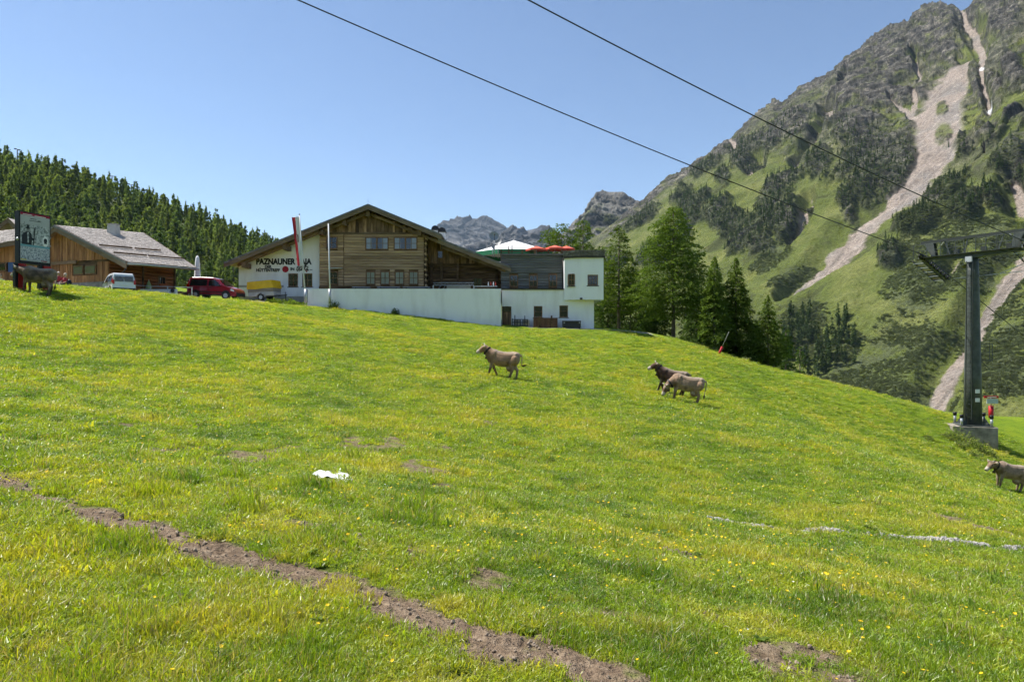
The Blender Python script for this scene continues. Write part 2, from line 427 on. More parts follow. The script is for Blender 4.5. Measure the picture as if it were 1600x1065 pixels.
_bot = 850.0
tt = np.linspace(0, 1, _nt)[:, None]
py = _bot+(_top[None, :]-_bot)*tt**.8; px = np.repeat(_mc[None, :], _nt, 0)
m, k = (px-CX)/F, (CY-py)/F
Y = A0/np.maximum(BB*m+CC-k, .16)
X = m*Y; Z = k*Y
nrm = Vector((-BB, -CC, 1)).normalized()
qa = (-.504*X+.864*Y); pa = (.864*X+.504*Y)           # across / along the fall line
w1 = fbm(X/260, Y/260, Z/260, o=3)
gul = ridged(qa/170+.5*w1, pa/620, o=3, gain=.5)
f1 = fbm(X/95, Y/95, Z/95, o=3); f2 = fbm(X/34, Y/34, Z/34, o=4, gain=.62); r2 = ridged(X/42+.4*f1, Y/42, Z/42, o=4, gain=.58)
wob = .9*f1*.6+.75*f2*.8
scr = np.zeros(px.shape)
for L in SCREE: scr = np.maximum(scr, sstep(1.25, .8, pxdist(px+9*f1+3*f2, py+8*f2, L)*1.3))
isle = np.clip(sstep(1.1, .7, np.hypot((px-1474)/15, (py-212)/22)+.5*f2)+sstep(1.1, .7, np.hypot((px-1472)/11, (py-170)/14)+.5*f2), 0, 1)
scr = scr*(1-isle*.85)
rib = sstep(.1, .75, blobs(px, py, RIBS, wob))
shr = sstep(.15, .6, blobs(px, py, SHRUB, wob*.8))
hi = sstep(210, 60, py-(_top[None, :]-0)*.55+20+60*f1)     # higher ground is rockier
ridgeband = sstep(60, 5, py-_top[None, :]+28*f1)*sstep(880, 1000, px)
rock = np.clip(np.maximum.reduce([rib*sstep(-.35, .25, f2+.15*r2+.25), ridgeband*sstep(-.4, .2, f2+.15), sstep(.5, .8, r2*.5+f1*.6)*.7*sstep(330, 200, py)]), 0, 1)*(1-scr)
edge = sstep(0, 40, py-_top[None, :])                       # keep the traced ridge line
wide = np.zeros(px.shape)
for L in SCREE: wide = np.maximum(wide, sstep(3.2, 1.0, pxdist(px, py, L)))
g2 = ridged(qa/62+.7*f1, pa/300, o=3, gain=.55)
disp = (11*gul+7*g2*sstep(420, 200, py))*(edge*.9+.1)*(1-.9*wide)+rib*(2.0+3.2*r2)*(.25+.75*edge)*(1-.7*scr)+6*f1*edge*(1-.5*wide)+(1.0+1.6*rock)*f2*3.0+rock*2.2*ridged(X/16, Y/16, Z/16, o=4, gain=.6)-1.5*wide*edge+scr*1.1*fbm(X/9, Y/9, Z/9, o=3)
disp = disp+(1-scr)*1.2*fbm(X/7, Y/7, Z/7, o=3)
disp *= np.interp(px, [560, 900, 1050, 1300], [.5, .7, .9, 1.0])
X = X+nrm.x*disp; Y = Y+nrm.y*disp; Z = Z+nrm.z*disp
# colours that belong to the ground itself
def cmix(a, b, t): return a+(np.asarray(b)-a)*t[..., None]
fine = fbm(X/11, Y/11, Z/11, o=4, gain=.65); mid = fbm(X/60+4, Y/60, Z/60, o=3)
col = np.ones(px.shape+(3,))*np.array([.092, .114, .027])
col = cmix(col, (.14, .153, .046), sstep(-.1, .5, mid+.3*fine)); col = cmix(col, (.056, .066, .022), sstep(.05, .55, -mid+.5*fine))
col = cmix(col, (.19, .165, .085), sstep(.15, .6, fbm(X/25, Y/50, Z/30, o=3)+.4*hi-.3)*.6)
col = cmix(col, (.075, .09, .042), np.clip(shr*sstep(-.3, .1, fine), 0, 1)*.85)
rc = np.ones(px.shape+(3,))*np.array([.088, .084, .074]); rc = cmix(rc, (.205, .19, .165), sstep(.05, .55, fine+.25*mid)); rc = cmix(rc, (.04, .038, .036), sstep(.1, .5, -fine+.2*f2))
low = rib*sstep(170, 330, py+40*f1)
rc = cmix(rc, (.05, .062, .026), np.clip(low*sstep(-.25, .2, f2+.3*fine+.1), 0, 1)*.85)
rc = cmix(rc, (.10, .115, .035), sstep(.15, .5, fbm(X/30+8, Y/30, Z/30, o=3)+.2*fine)*.75)
col = cmix(col, rc, np.clip(rock*1.1, 0, 1))
sc = np.ones(px.shape+(3,))*np.array([.27, .225, .19]); sc = cmix(sc, (.21, .19, .172), sstep(-.1, .4, mid)); sc = cmix(sc, (.35, .305, .265), sstep(.2, .6, fine)); sc = cmix(sc, (.2, .165, .14), sstep(.25, .6, -fine)); sc = cmix(sc, (.15, .128, .11), sstep(.08, .45, fbm(qa/9+.6*f2, pa/110, o=3))*.7); sc = cmix(sc, (.36, .32, .285), sstep(.2, .5, fbm(qa/5+7, pa/80, o=2))*.5)
col = cmix(col, sc, scr)
greyl = sstep(1130, 930, px)*sstep(360, 280, py)*.45
col = cmix(col, (.2, .195, .175), greyl*sstep(-.3, .4, mid+.4*fine))
snow = sstep(1.1, .7, np.hypot((px-1548)/7, (py-176)/4.5)+.4*fine)+sstep(1.1, .7, np.hypot((px-1535)/5, (py-110)/2.2)+.3*fine)
col = cmix(col, (.8, .82, .85), np.clip(snow, 0, 1))
mtn_px, mtn_py, mtn_X, mtn_Y, mtn_Z, mtn_rib, mtn_scr, mtn_shr, mtn_rock = px, py, X, Y, Z, rib, scr, shr, rock
# close the back of the ridge
back = np.stack([X[-1]+120, Y[-1]+160, Z[-1]-160], -1)[None]
V = np.concatenate([np.stack([X, Y, Z], -1), back, back+np.array([300, 400, -500])], 0).reshape(-1, 3)
colv = np.concatenate([col, col[-1:], col[-1:]], 0).reshape(-1, 3)
mt = NT('mountain_ground'); pp = mt.coords()
nn = mt.noise(pp, .35, 4, .7); nb_ = mt.noise(pp, .055, 7, .68); vo = mt.n('TexVoronoi', feature='DISTANCE_TO_EDGE'); vo.inputs['Scale'].default_value = .09; mt.l(pp, vo.inputs['Vector']); rk_ = mt.attr('rock'); ca = mt.n('VertexColor', layer_name='Col').outputs[0]
c_ = mt.mix(1.0, ca, mt.ramp(nn, [(.3, (.62, .62, .62)), (.7, (1.3, 1.3, 1.3))]), 'MULTIPLY'); c_ = mt.mix(rk_, c_, mt.mix(1.0, c_, mt.ramp(nb_, [(.34, (.32, .33, .34)), (.48, (.8, .8, .8)), (.64, (1.9, 1.85, 1.75))]), 'MULTIPLY'))
mt.l(c_, mt.b.inputs['Base Color'])
mt.b.inputs['Roughness'].default_value = .95; mt.b.inputs['Specular IOR Level'].default_value = .1; hb_ = mt.math('ADD', mt.math('MULTIPLY', nn, .35), mt.math('MULTIPLY', mt.math('MULTIPLY', mt.math('ADD', nb_, mt.math('MULTIPLY', vo.outputs['Distance'], .06)), mt.math('ADD', rk_, .15)), 2.2)); mt.bump(hb_, .9, 7.0)
terrain_obj('mountain', V, _nt+2, len(_mc), mt.m, {'rock': np.concatenate([np.clip(np.maximum(rock, .8*rib)*(1-scr), 0, 1), rock[-1:], rock[-1:]], 0).ravel()}, {'Col': colv})

def range_obj(name, sil, d0, d1, base_py, amp, colf, seed, back=300):
    """a farther mountain: ridge traced at distance d1, foot at d0"""
    s = np.array(sil, float); mc = np.linspace(s[0, 0], s[-1, 0], 420); nr = 150
    top = np.interp(mc, s[:, 0], s[:, 1])-(2.2*ridged(mc/9+seed, mc*0, o=5, gain=.68)-1.5)*amp
    t = np.linspace(0, 1, nr)[:, None]; py = base_py+(top[None]-base_py)*t; px = np.repeat(mc[None], nr, 0)
    Y = d0+(d1-d0)*t**1.2+0*px; sc_ = d1/14.0
    X = (px-CX)/F*Y; Z = (CY-py)/F*Y
    r = ridged(X/sc_+seed, Y/sc_*.6, Z/sc_, o=5, gain=.58); f = fbm(X/sc_*3, Y/sc_*3, Z/sc_*3+seed, o=4, gain=.6)
    ed = sstep(0, 14, py-top[None])*.8+.2
    Y = Y-(r*d1*.016+f*d1*.012)*ed; X = X-(r*d1*.009+f*d1*.007)*ed; Z = Z+f*d1*.0016*ed
    col = colf(px, py, r, f, fbm(X/sc_*9, Y/sc_*9, Z/sc_*9, o=3, gain=.7), top[None])
    V = np.stack([X, Y, Z], -1); bk = V[-1:]+np.array([0, back*3, -back*2.])
    V = np.concatenate([V, bk], 0).reshape(-1, 3); cv = np.concatenate([col, col[-1:]], 0).reshape(-1, 3)
    m2 = MATS.get('far_rock')
    if m2 is None:
        q = NT('far_rock'); ca = q.n('VertexColor', layer_name='Col').outputs[0]; fn = q.noise(q.coords(), .006, 8, .68); q.l(q.mix(1.0, ca, q.ramp(fn, [(.36, (.35, .35, .36)), (.5, (.9, .9, .9)), (.66, (1.7, 1.68, 1.62))]), 'MULTIPLY'), q.b.inputs['Base Color']); q.bump(fn, 1.0, 60.0); q.b.inputs['Roughness'].default_value = 1; q.b.inputs['Specular IOR Level'].default_value = 0; m2 = q.m
    terrain_obj(name, V, nr+1, len(mc), m2, None, {'Col': cv})
def colA(px, py, r, f, g, top):      # grey green mountain behind the lodge
    c = np.ones(px.shape+(3,))*np.array([.19, .183, .165]); c = cmix(c, (.11, .107, .097), sstep(.0, .6, -f+.3*g)); c = cmix(c, (.21, .2, .18), sstep(.15, .6, f+.4*g))
    gr = sstep(20, 60, py-top-.25*(px-905)*0+30*f)
    return cmix(c, (.11, .125, .045), gr*sstep(-.2, .35, f+.4*g+(px-930)/160))
range_obj('ridge', [(820,420),(868,388),(880,372),(895,358),(905,346),(916,334),(928,322),(935,308),(943,300),(952,304),(966,303),(975,303),(985,310),(995,316),(1010,318),(1040,325),(1090,330)], 1700, 2500, 500, .9, colA, 2.2)
def colB(px, py, r, f, g, top):
    c = np.ones(px.shape+(3,))*np.array([.10, .10, .102]); c = cmix(c, (.05, .051, .054), sstep(-.1, .5, -f+.3*g)); c = cmix(c, (.19, .182, .17), sstep(26, 55, py-top+15*f)*.8)
    sn = sstep(.42, .55, f*.7-.25*r+g*.25)*sstep(4, 14, py-top)
    return cmix(c, (.85, .87, .9), sn*.9)
range_obj('far_range', [(560,420),(640,400),(690,372),(700,360),(708,350),(718,343),(730,345),(738,340),(745,347),(756,342),(764,341),(775,348),(790,356),(800,362),(808,357),(818,366),(828,364),(840,362),(850,355),(862,360),(880,372),(930,400)], 4200, 6800, 470, 1.3, colB, 5.1, 800)
range_obj('middle_range', [(680,400),(740,385),(780,373),(800,358),(806,355),(812,362),(820,357),(828,367),(838,365),(846,362),(852,357),(860,355),(870,362),(900,385),(960,410)], 2900, 4300, 480, 1.0, colB, 9.4, 500)

# --- wooded hill behind the lodges
HA, HB, HC = -75.0, -.275, .225
def hill_z(x, y):
    z = HA+HB*x+HC*y
    top = 430+35*fbm(x/90, x*0, o=2)
    over = np.maximum(0, y-top); z = z-.9*over
    z = z+10*fbm(x/120, y/120, o=3)*sstep(150, 260, y)
    return z
hxs = np.linspace(-520, 40, 150); hys = np.linspace(110, 620, 150)
HX, HY = np.meshgrid(hxs, hys); HZ = hill_z(HX, HY)
HZ = HZ-60*sstep(-90, 40, HX)-25*sstep(200, 110, HY)
hm = NT('hill_ground'); p = hm.coords()
hm.l(hm.ramp(hm.noise(p, .06, 5, .65), [(.35, (.045, .065, .018)), (.65, (.09, .115, .03))]), hm.b.inputs['Base Color']); hm.b.inputs['Roughness'].default_value = .95
terrain_obj('hill', np.stack([HX, HY, HZ], -1).reshape(-1, 3), 150, 150, hm.m)

# green slope on the viewer's own side of the valley
bx = np.linspace(-900, 900, 60); by = np.linspace(-900, -60, 40); BX, BY = np.meshgrid(bx, by)
BZ = -30+sstep(-60, -420, BY)*(78-.06*BX)+10*fbm(BX/150, BY/150, o=3)
terrain_obj('near_hillside', np.stack([BX, BY, BZ], -1).reshape(-1, 3), 40, 60, hm.m)
# ================================================================ vegetation helpers
def foliage_mat(name, c1, c2, trans=.35, rnd=.25, attr=None, rough=.7, oscale=.8):
    t = NT(name); n = t.noise(t.coords(), oscale, 3, .6)
    col = t.ramp(n, [(.32, c1), (.68, c2)])
    if attr:
        a = t.attr(attr, 'Fac', 'INSTANCER'); v = t.math('ADD', t.math('MULTIPLY', a, 2*rnd), 1-rnd)
    else:
        v = t.math('ADD', t.math('MULTIPLY', t.n('ObjectInfo').outputs['Random'], 2*rnd), 1-rnd)
    hs = t.n('HueSaturation'); t.l(col, hs.inputs['Color']); t.l(v, hs.inputs['Value']); col = hs.outputs[0]
    t.t.nodes.remove(t.b)
    d = t.n('BsdfDiffuse'); tr = t.n('BsdfTranslucent'); mx = t.n('MixShader'); mx.inputs[0].default_value = trans
    t.l(col, d.inputs[0]); tb = t.mix(1.0, col, (1.15, 1.25, .55), 'MULTIPLY'); t.l(tb, tr.inputs[0])
    t.l(d.outputs[0], mx.inputs[1]); t.l(tr.outputs[0], mx.inputs[2]); t.l(mx.outputs[0], t.out.inputs[0])
    return t.m
bark = mk('bark', (.07, .055, .045), (.16, .13, .11), 9, (1, 1, .25), .95, .6, .03)
larch_m = foliage_mat('larch_needles', (.078, .122, .024), (.135, .188, .042), .42, .15)
spruce_m = foliage_mat('spruce_needles', (.045, .08, .025), (.078, .12, .036), .4, .25)
hill_m1 = foliage_mat('conifer_needles', (.16, .205, .07), (.23, .27, .09), .5, .3, None, .7, .15)
hill_m2 = foliage_mat('dark_conifer_needles', (.095, .14, .052), (.145, .19, .07), .45, .3, None, .7, .15)
def conifer_arrays(seed, H, R, leaves, size, t0=.08, power=.85, droop=.25, airy=0.0, top=.012, up=.1, clump=1.0):
    """needle sprays for a conifer crown: small quads set along whorled, drooping branches"""
    r = np.random.default_rng(seed)
    nb = max(30, int(leaves/26)); 
    tb = t0+(1-t0)*(1-(1-r.random(nb))**.75)**1.0
    tb = np.sort(r.random(nb))*(1-t0)+t0
    az = r.random(nb)*2*math.pi
    prof = np.clip((1-tb)/(1-t0), 0, 1)**power
    prof = prof*np.clip((tb-t0)/(.13), .55, 1)
    L = R*(prof+top)*r.uniform(.62, 1.12, nb)*(1+.22*np.sin(az*2+seed)+.12*np.sin(az*3+2*seed))
    wgt = L**1.35+.02; per = np.maximum(3, (leaves*wgt/wgt.sum())).astype(int)
    bi = np.repeat(np.arange(nb), per); n = len(bi)
    s = r.random(n)**(.62-.2*airy)
    s = np.clip(s, .06, 1.02)
    Lb = L[bi]; a = az[bi]
    wdt = Lb*.34*clump*(1.05-s)*r.normal(size=n)*.75
    z0 = tb[bi]*H
    dz = Lb*(up*s-droop*s*s)+r.normal(size=n)*size*.35
    x = np.cos(a)*Lb*s-np.sin(a)*wdt; y = np.sin(a)*Lb*s+np.cos(a)*wdt; z = z0+dz
    c = np.stack([x, y, z], -1)
    # spray direction: outwards and drooping, with spread
    dv = np.stack([np.cos(a), np.sin(a), -.35*np.ones(n)], -1)+r.normal(size=(n, 3))*.55
    dv /= np.linalg.norm(dv, axis=1)[:, None]
    ov = np.cross(dv, r.normal(size=(n, 3))); ov /= np.linalg.norm(ov, axis=1)[:, None]
    ln = size*r.uniform(.7, 1.5, n)[:, None]; wd = size*r.uniform(.28, .6, n)[:, None]
    V = np.stack([c-dv*ln*.5, c+ov*wd*.5, c+dv*ln*.6, c-ov*wd*.5], 1).reshape(-1, 3)
    Q = np.arange(n*4).reshape(-1, 4)
    return V, Q, (tb, az, L)
def conifer_meshes(name, seed, H, R, leaves, size, mat, limbs=14, tr=.022, **kw):
    V, Q, (tb, az, L) = conifer_arrays(seed, H, R, leaves, size, **kw)
    crown = npmesh(name+'_crown', V, Q, mat, False)
    mb = MB(); mb.tube([(0, 0, -.4), (0, 0, H*.05), (0, 0, H*.5), (0, 0, H*.97)], [H*tr*1.25, H*tr, H*tr*.6, H*.003], 7)
    idx = np.linspace(0, len(tb)-1, limbs).astype(int) if limbs else []
    for i in idx:
        z0 = tb[i]*H; l = L[i]*.8
        mb.tube([(0, 0, z0), (math.cos(az[i])*l*.5, math.sin(az[i])*l*.5, z0+l*.02), (math.cos(az[i])*l, math.sin(az[i])*l, z0-l*.14)], [H*tr*.28, H*tr*.16, H*tr*.05], 4, cap=False)
    return mb.mesh(name+'_trunk', bark), crown
def tree_obj(name, meshes, loc, rz, s, label, group=None, sz=1.0, cat='tree'):
    t = thing(name, label, cat, loc, rz, group); t.scale = (s, s, s*sz)
    for nm, me in zip(('trunk', 'crown'), meshes):
        o = bpy.data.objects.new(nm, me); COL.objects.link(o); o.parent = t
    return t
def scatter(name, pts, rot, scl, tint, idx, protos, label, kind='stuff', cat=None):
    """instances on the vertices of ONE mesh (geometry nodes); protos are meshes"""
    n = len(pts); me = bpy.data.meshes.new(name); me.vertices.add(n); me.vertices.foreach_set('co', np.asarray(pts, np.float32).ravel())
    def at(nm, a, ty):
        x = me.attributes.new(nm, ty, 'POINT')
        x.data.foreach_set('vector' if ty == 'FLOAT_VECTOR' else 'value', np.asarray(a, np.int32 if ty == 'INT' else np.float32).ravel())
    at('rot', rot, 'FLOAT_VECTOR'); at('scl', scl, 'FLOAT_VECTOR'); at('tint', tint, 'FLOAT'); at('idx', idx, 'INT')
    me.update()
    o = bpy.data.objects.new(name, me); put(o); tag(o, label, cat, None, kind)
    pc = bpy.data.collections.new(name+'_pieces')
    for i, pm in enumerate(protos):
        po = bpy.data.objects.new('%s_piece_%02d' % (name, i), pm); pc.objects.link(po)
    ng = bpy.data.node_groups.new(name+'_nodes', 'GeometryNodeTree')
    ng.interface.new_socket('Geometry', in_out='INPUT', socket_type='NodeSocketGeometry'); ng.interface.new_socket('Geometry', in_out='OUTPUT', socket_type='NodeSocketGeometry')
    N = ng.nodes; gi = N.new('NodeGroupInput'); go = N.new('NodeGroupOutput')
    ci = N.new('GeometryNodeCollectionInfo'); ci.inputs['Collection'].default_value = pc; ci.inputs['Separate Children'].default_value = True; ci.inputs['Reset Children'].default_value = True
    ip = N.new('GeometryNodeInstanceOnPoints'); ip.inputs['Pick Instance'].default_value = True
    def na(nm, ty):
        a = N.new('GeometryNodeInputNamedAttribute'); a.data_type = ty; a.inputs[0].default_value = nm; return a.outputs[0]
    lk = ng.links.new
    lk(gi.outputs[0], ip.inputs['Points']); lk(ci.outputs[0], ip.inputs['Instance']); lk(na('idx', 'INT'), ip.inputs['Instance Index'])
    e2r = N.new('FunctionNodeEulerToRotation'); lk(na('rot', 'FLOAT_VECTOR'), e2r.inputs[0]); lk(e2r.outputs[0], ip.inputs['Rotation'])
    lk(na('scl', 'FLOAT_VECTOR'), ip.inputs['Scale']); lk(ip.outputs[0], go.inputs[0])
    md = o.modifiers.new('scatter', 'NODES'); md.node_group = ng
    return o

# ---------------------------------------------------------------- forest on the hill behind the lodges
hprot = []
for i in range(7):
    H = 1.0
    kw = [dict(power=.75, droop=.3), dict(power=.9, droop=.2), dict(power=.65, droop=.35), dict(power=.8, droop=.25), dict(power=1.0, droop=.3), dict(power=.7, droop=.2), dict(power=.55, droop=.3)][i]
    hprot.append(conifer_meshes('hill_conifer%d' % i, 40+i, 1.0, [.28, .25, .31, .27, .23, .29, .33][i], 1100, .07, hill_m1 if i % 3 else hill_m2, 0, .016, t0=.1, **kw))
rr = np.random.default_rng(21); cand = []
_N = 14000
_cy = 185+265*rr.random(_N)**1.15; _cx = rr.uniform(-.86, -.15, _N)*_cy
_cz = hill_z(_cx, _cy)-60*sstep(-90, 40, _cx); _gap = fbm(_cx/45, _cy/45, o=2); _acc = np.full((1350, 2), 1e9)
for x, y, z, gap in zip(_cx, _cy, _cz, _gap):
    if len(cand) >= 1350: break
    if gap > .62 and rr.random() < .6: continue
    if (((_acc-(x, y))**2).sum(1) < (3.5+1.0*rr.random())**2).any(): continue
    h = 11.5*rr.uniform(.55, 1.3)*(1+.25*(y > 380))
    pxx, pyt = CX+F*x/y, CY-F*(z+h)/y
    lim = np.interp(pxx, [-60, 0, 60, 110, 200, 300, 420, 520], [218, 230, 240, 256, 283, 318, 372, 415])
    if pyt < lim-4: h *= .75; pyt = CY-F*(z+h)/y
    if pyt < lim-9: continue
    vis = 0 < pxx < 470 and pyt < 440
    _acc[len(cand)] = (x, y); cand.append((x, y, z, h, vis, pxx, pyt))
visible = sorted([c for c in cand if c[4]], key=lambda c: c[1])
def wood_label(px, pyt, k):
    where = ['above the notice board', 'above the gap between board and chimney', 'above the lodge chimney', 'above the shingle roof ridge', 'above the white van and log wall', 'above the closed white parasol', 'above the red van', 'above the left eave of the house'][int(np.searchsorted([45, 110, 160, 215, 270, 315, 360], px))]
    row = 'on the skyline' if pyt < np.interp(px, [0, 110, 200, 300, 420], [262, 288, 310, 345, 392]) else ('low in the wood' if pyt > np.interp(px, [0, 110, 200, 300, 420], [310, 330, 350, 380, 410]) else 'halfway up the wood')
    return ('dark ' if k % 3 == 0 else 'paler ')+['slim', 'pointed', 'broad', 'even', 'narrow', 'full', 'bushy'][k]+' conifer '+row+' '+where
heroes = visible[:300]; _hs = {id(c) for c in heroes}; rest = [c for c in cand if id(c) not in _hs]
for i, (x, y, z, h, *_r0) in enumerate(heroes):
    k = int(rr.integers(0, 7))
    tree_obj('conifer_tree', hprot[k], (x, y, z), rr.uniform(0, 6.28), h*rr.uniform(.9, 1.1), wood_label(_r0[1], _r0[2], k), 'conifers in the wood behind the lodges', rr.uniform(.95, 1.15))
if rest:
    pts = np.array([c[:3] for c in rest]); n = len(pts); hh = np.array([c[3] for c in rest])
    scatter('distant_wood', pts, np.c_[np.zeros(n), np.zeros(n), rr.random(n)*6.28], np.c_[hh, hh, hh*1.05], rr.random(n), rr.integers(0, 7, n), [p[1] for p in hprot], 'far conifers crowning the wooded hill behind the lodges')

# ---------------------------------------------------------------- trees and dwarf pines on the mountain
mtree_m = foliage_mat('mountain_conifer_needles', (.04, .064, .026), (.065, .095, .036), .35, .35, 'tint', .7, .05)
shrub_m = foliage_mat('dwarf_pine_needles', (.105, .125, .066), (.15, .168, .095), .4, .3, 'tint', .7, .1)
mprot = []
for i in range(4):
    V, Q, _ = conifer_arrays(70+i, 1.0, [.17, .2, .15, .22][i], 150, .13, t0=.05, power=.8, droop=.3)
    mprot.append(npmesh('mountain_conifer%d' % i, V, Q, mtree_m, False))
def shrub_mesh(name, seed, n, mat, flat=.5, size=.2, rad=1.0):
    r = np.random.default_rng(seed); u = r.normal(size=(n, 3)); u /= np.linalg.norm(u, axis=1)[:, None]; u[:, 2] = np.abs(u[:, 2])
    rad_ = rad*(r.random(n)**.35)*(1+.28*np.sin(3*np.arctan2(u[:, 1], u[:, 0])+seed))
    c = u*rad_[:, None]*np.array([1, 1, flat])
    dv = u+r.normal(size=(n, 3))*.6+np.array([0, 0, .3]); dv /= np.linalg.norm(dv, axis=1)[:, None]
    ov = np.cross(dv, r.normal(size=(n, 3))); ov /= np.linalg.norm(ov, axis=1)[:, None]
    ln = size*r.uniform(.7, 1.4, n)[:, None]; wd = ln*r.uniform(.4, .7, n)[:, None]
    V = np.stack([c-dv*ln*.5, c+ov*wd*.5, c+dv*ln*.5, c-ov*wd*.5], 1).reshape(-1, 3)
    return npmesh(name, V, np.arange(4*n).reshape(-1, 4), mat, False)
sprot = [shrub_mesh('dwarf_pine%d' % i, 90+i, 150, shrub_m, .5, .42) for i in range(4)]
_in = np.nonzero((mtn_px > 880) & (mtn_px < 1700) & (mtn_py < 700))
_ii, _jj = _in
_pxv, _pyv = mtn_px[_in], mtn_py[_in]
def pick(weight, n, seed):
    r = np.random.default_rng(seed); p = weight/weight.sum(); return r.choice(len(weight), size=n, replace=False, p=p)
area = (mtn_Y[_in]/700.0)**2
wv = mtn_rib[_in]*(1-mtn_scr[_in])*sstep(165, 300, _pyv+.12*(1300-_pxv))*area
TW = [(1262,545,22,42,0),(1305,560,14,30,0),(1290,590,26,26,0),(1325,530,10,18,0),(1330,575,20,22,0),(1240,560,22,40,0),(1225,600,20,20,0)]
wv2 = sstep(.0, .6, blobs(_pxv, _pyv, TW, 0*_pxv))
sel = np.concatenate([pick(wv+1e-9, 1900, 1), pick(wv2+1e-9, 130, 2)])
pts = np.stack([mtn_X[_in][sel], mtn_Y[_in][sel], mtn_Z[_in][sel]-.3], -1); n = len(sel)
h = np.where(np.arange(n) < 1900, rr.uniform(4.5, 10, n), rr.uniform(10, 17, n))
scatter('mountain_wood', pts, np.c_[np.zeros(n), np.zeros(n), rr.random(n)*6.28], np.c_[h, h, h*1.05], rr.random(n), rr.integers(0, 4, n), mprot, 'dark conifers growing in bands on the rocky mountain ribs')
wv = np.clip(mtn_shr[_in]*1.0+.25*mtn_rib[_in]*sstep(200, 300, _pyv), 0, 1)*(1-mtn_scr[_in])*sstep(.0, .35, .25+fbm(mtn_X[_in]/40, mtn_Y[_in]/40, mtn_Z[_in]/40, o=2)+.15)
wv = wv*area+1e-5*sstep(380, 480, _pyv)*(1-mtn_scr[_in])
sel = pick(wv+1e-12, 17000, 3); n = len(sel)
pts = np.stack([mtn_X[_in][sel], mtn_Y[_in][sel], mtn_Z[_in][sel]-.5], -1)
h = rr.uniform(.9, 2.1, n)
scatter('dwarf_pines', pts, np.c_[np.zeros(n), np.zeros(n), rr.random(n)*6.28], np.c_[h, h, h*rr.uniform(.8, 1.2, n)], rr.random(n), rr.integers(0, 4, n), sprot, 'low dwarf pine scrub covering the lower mountain slope')

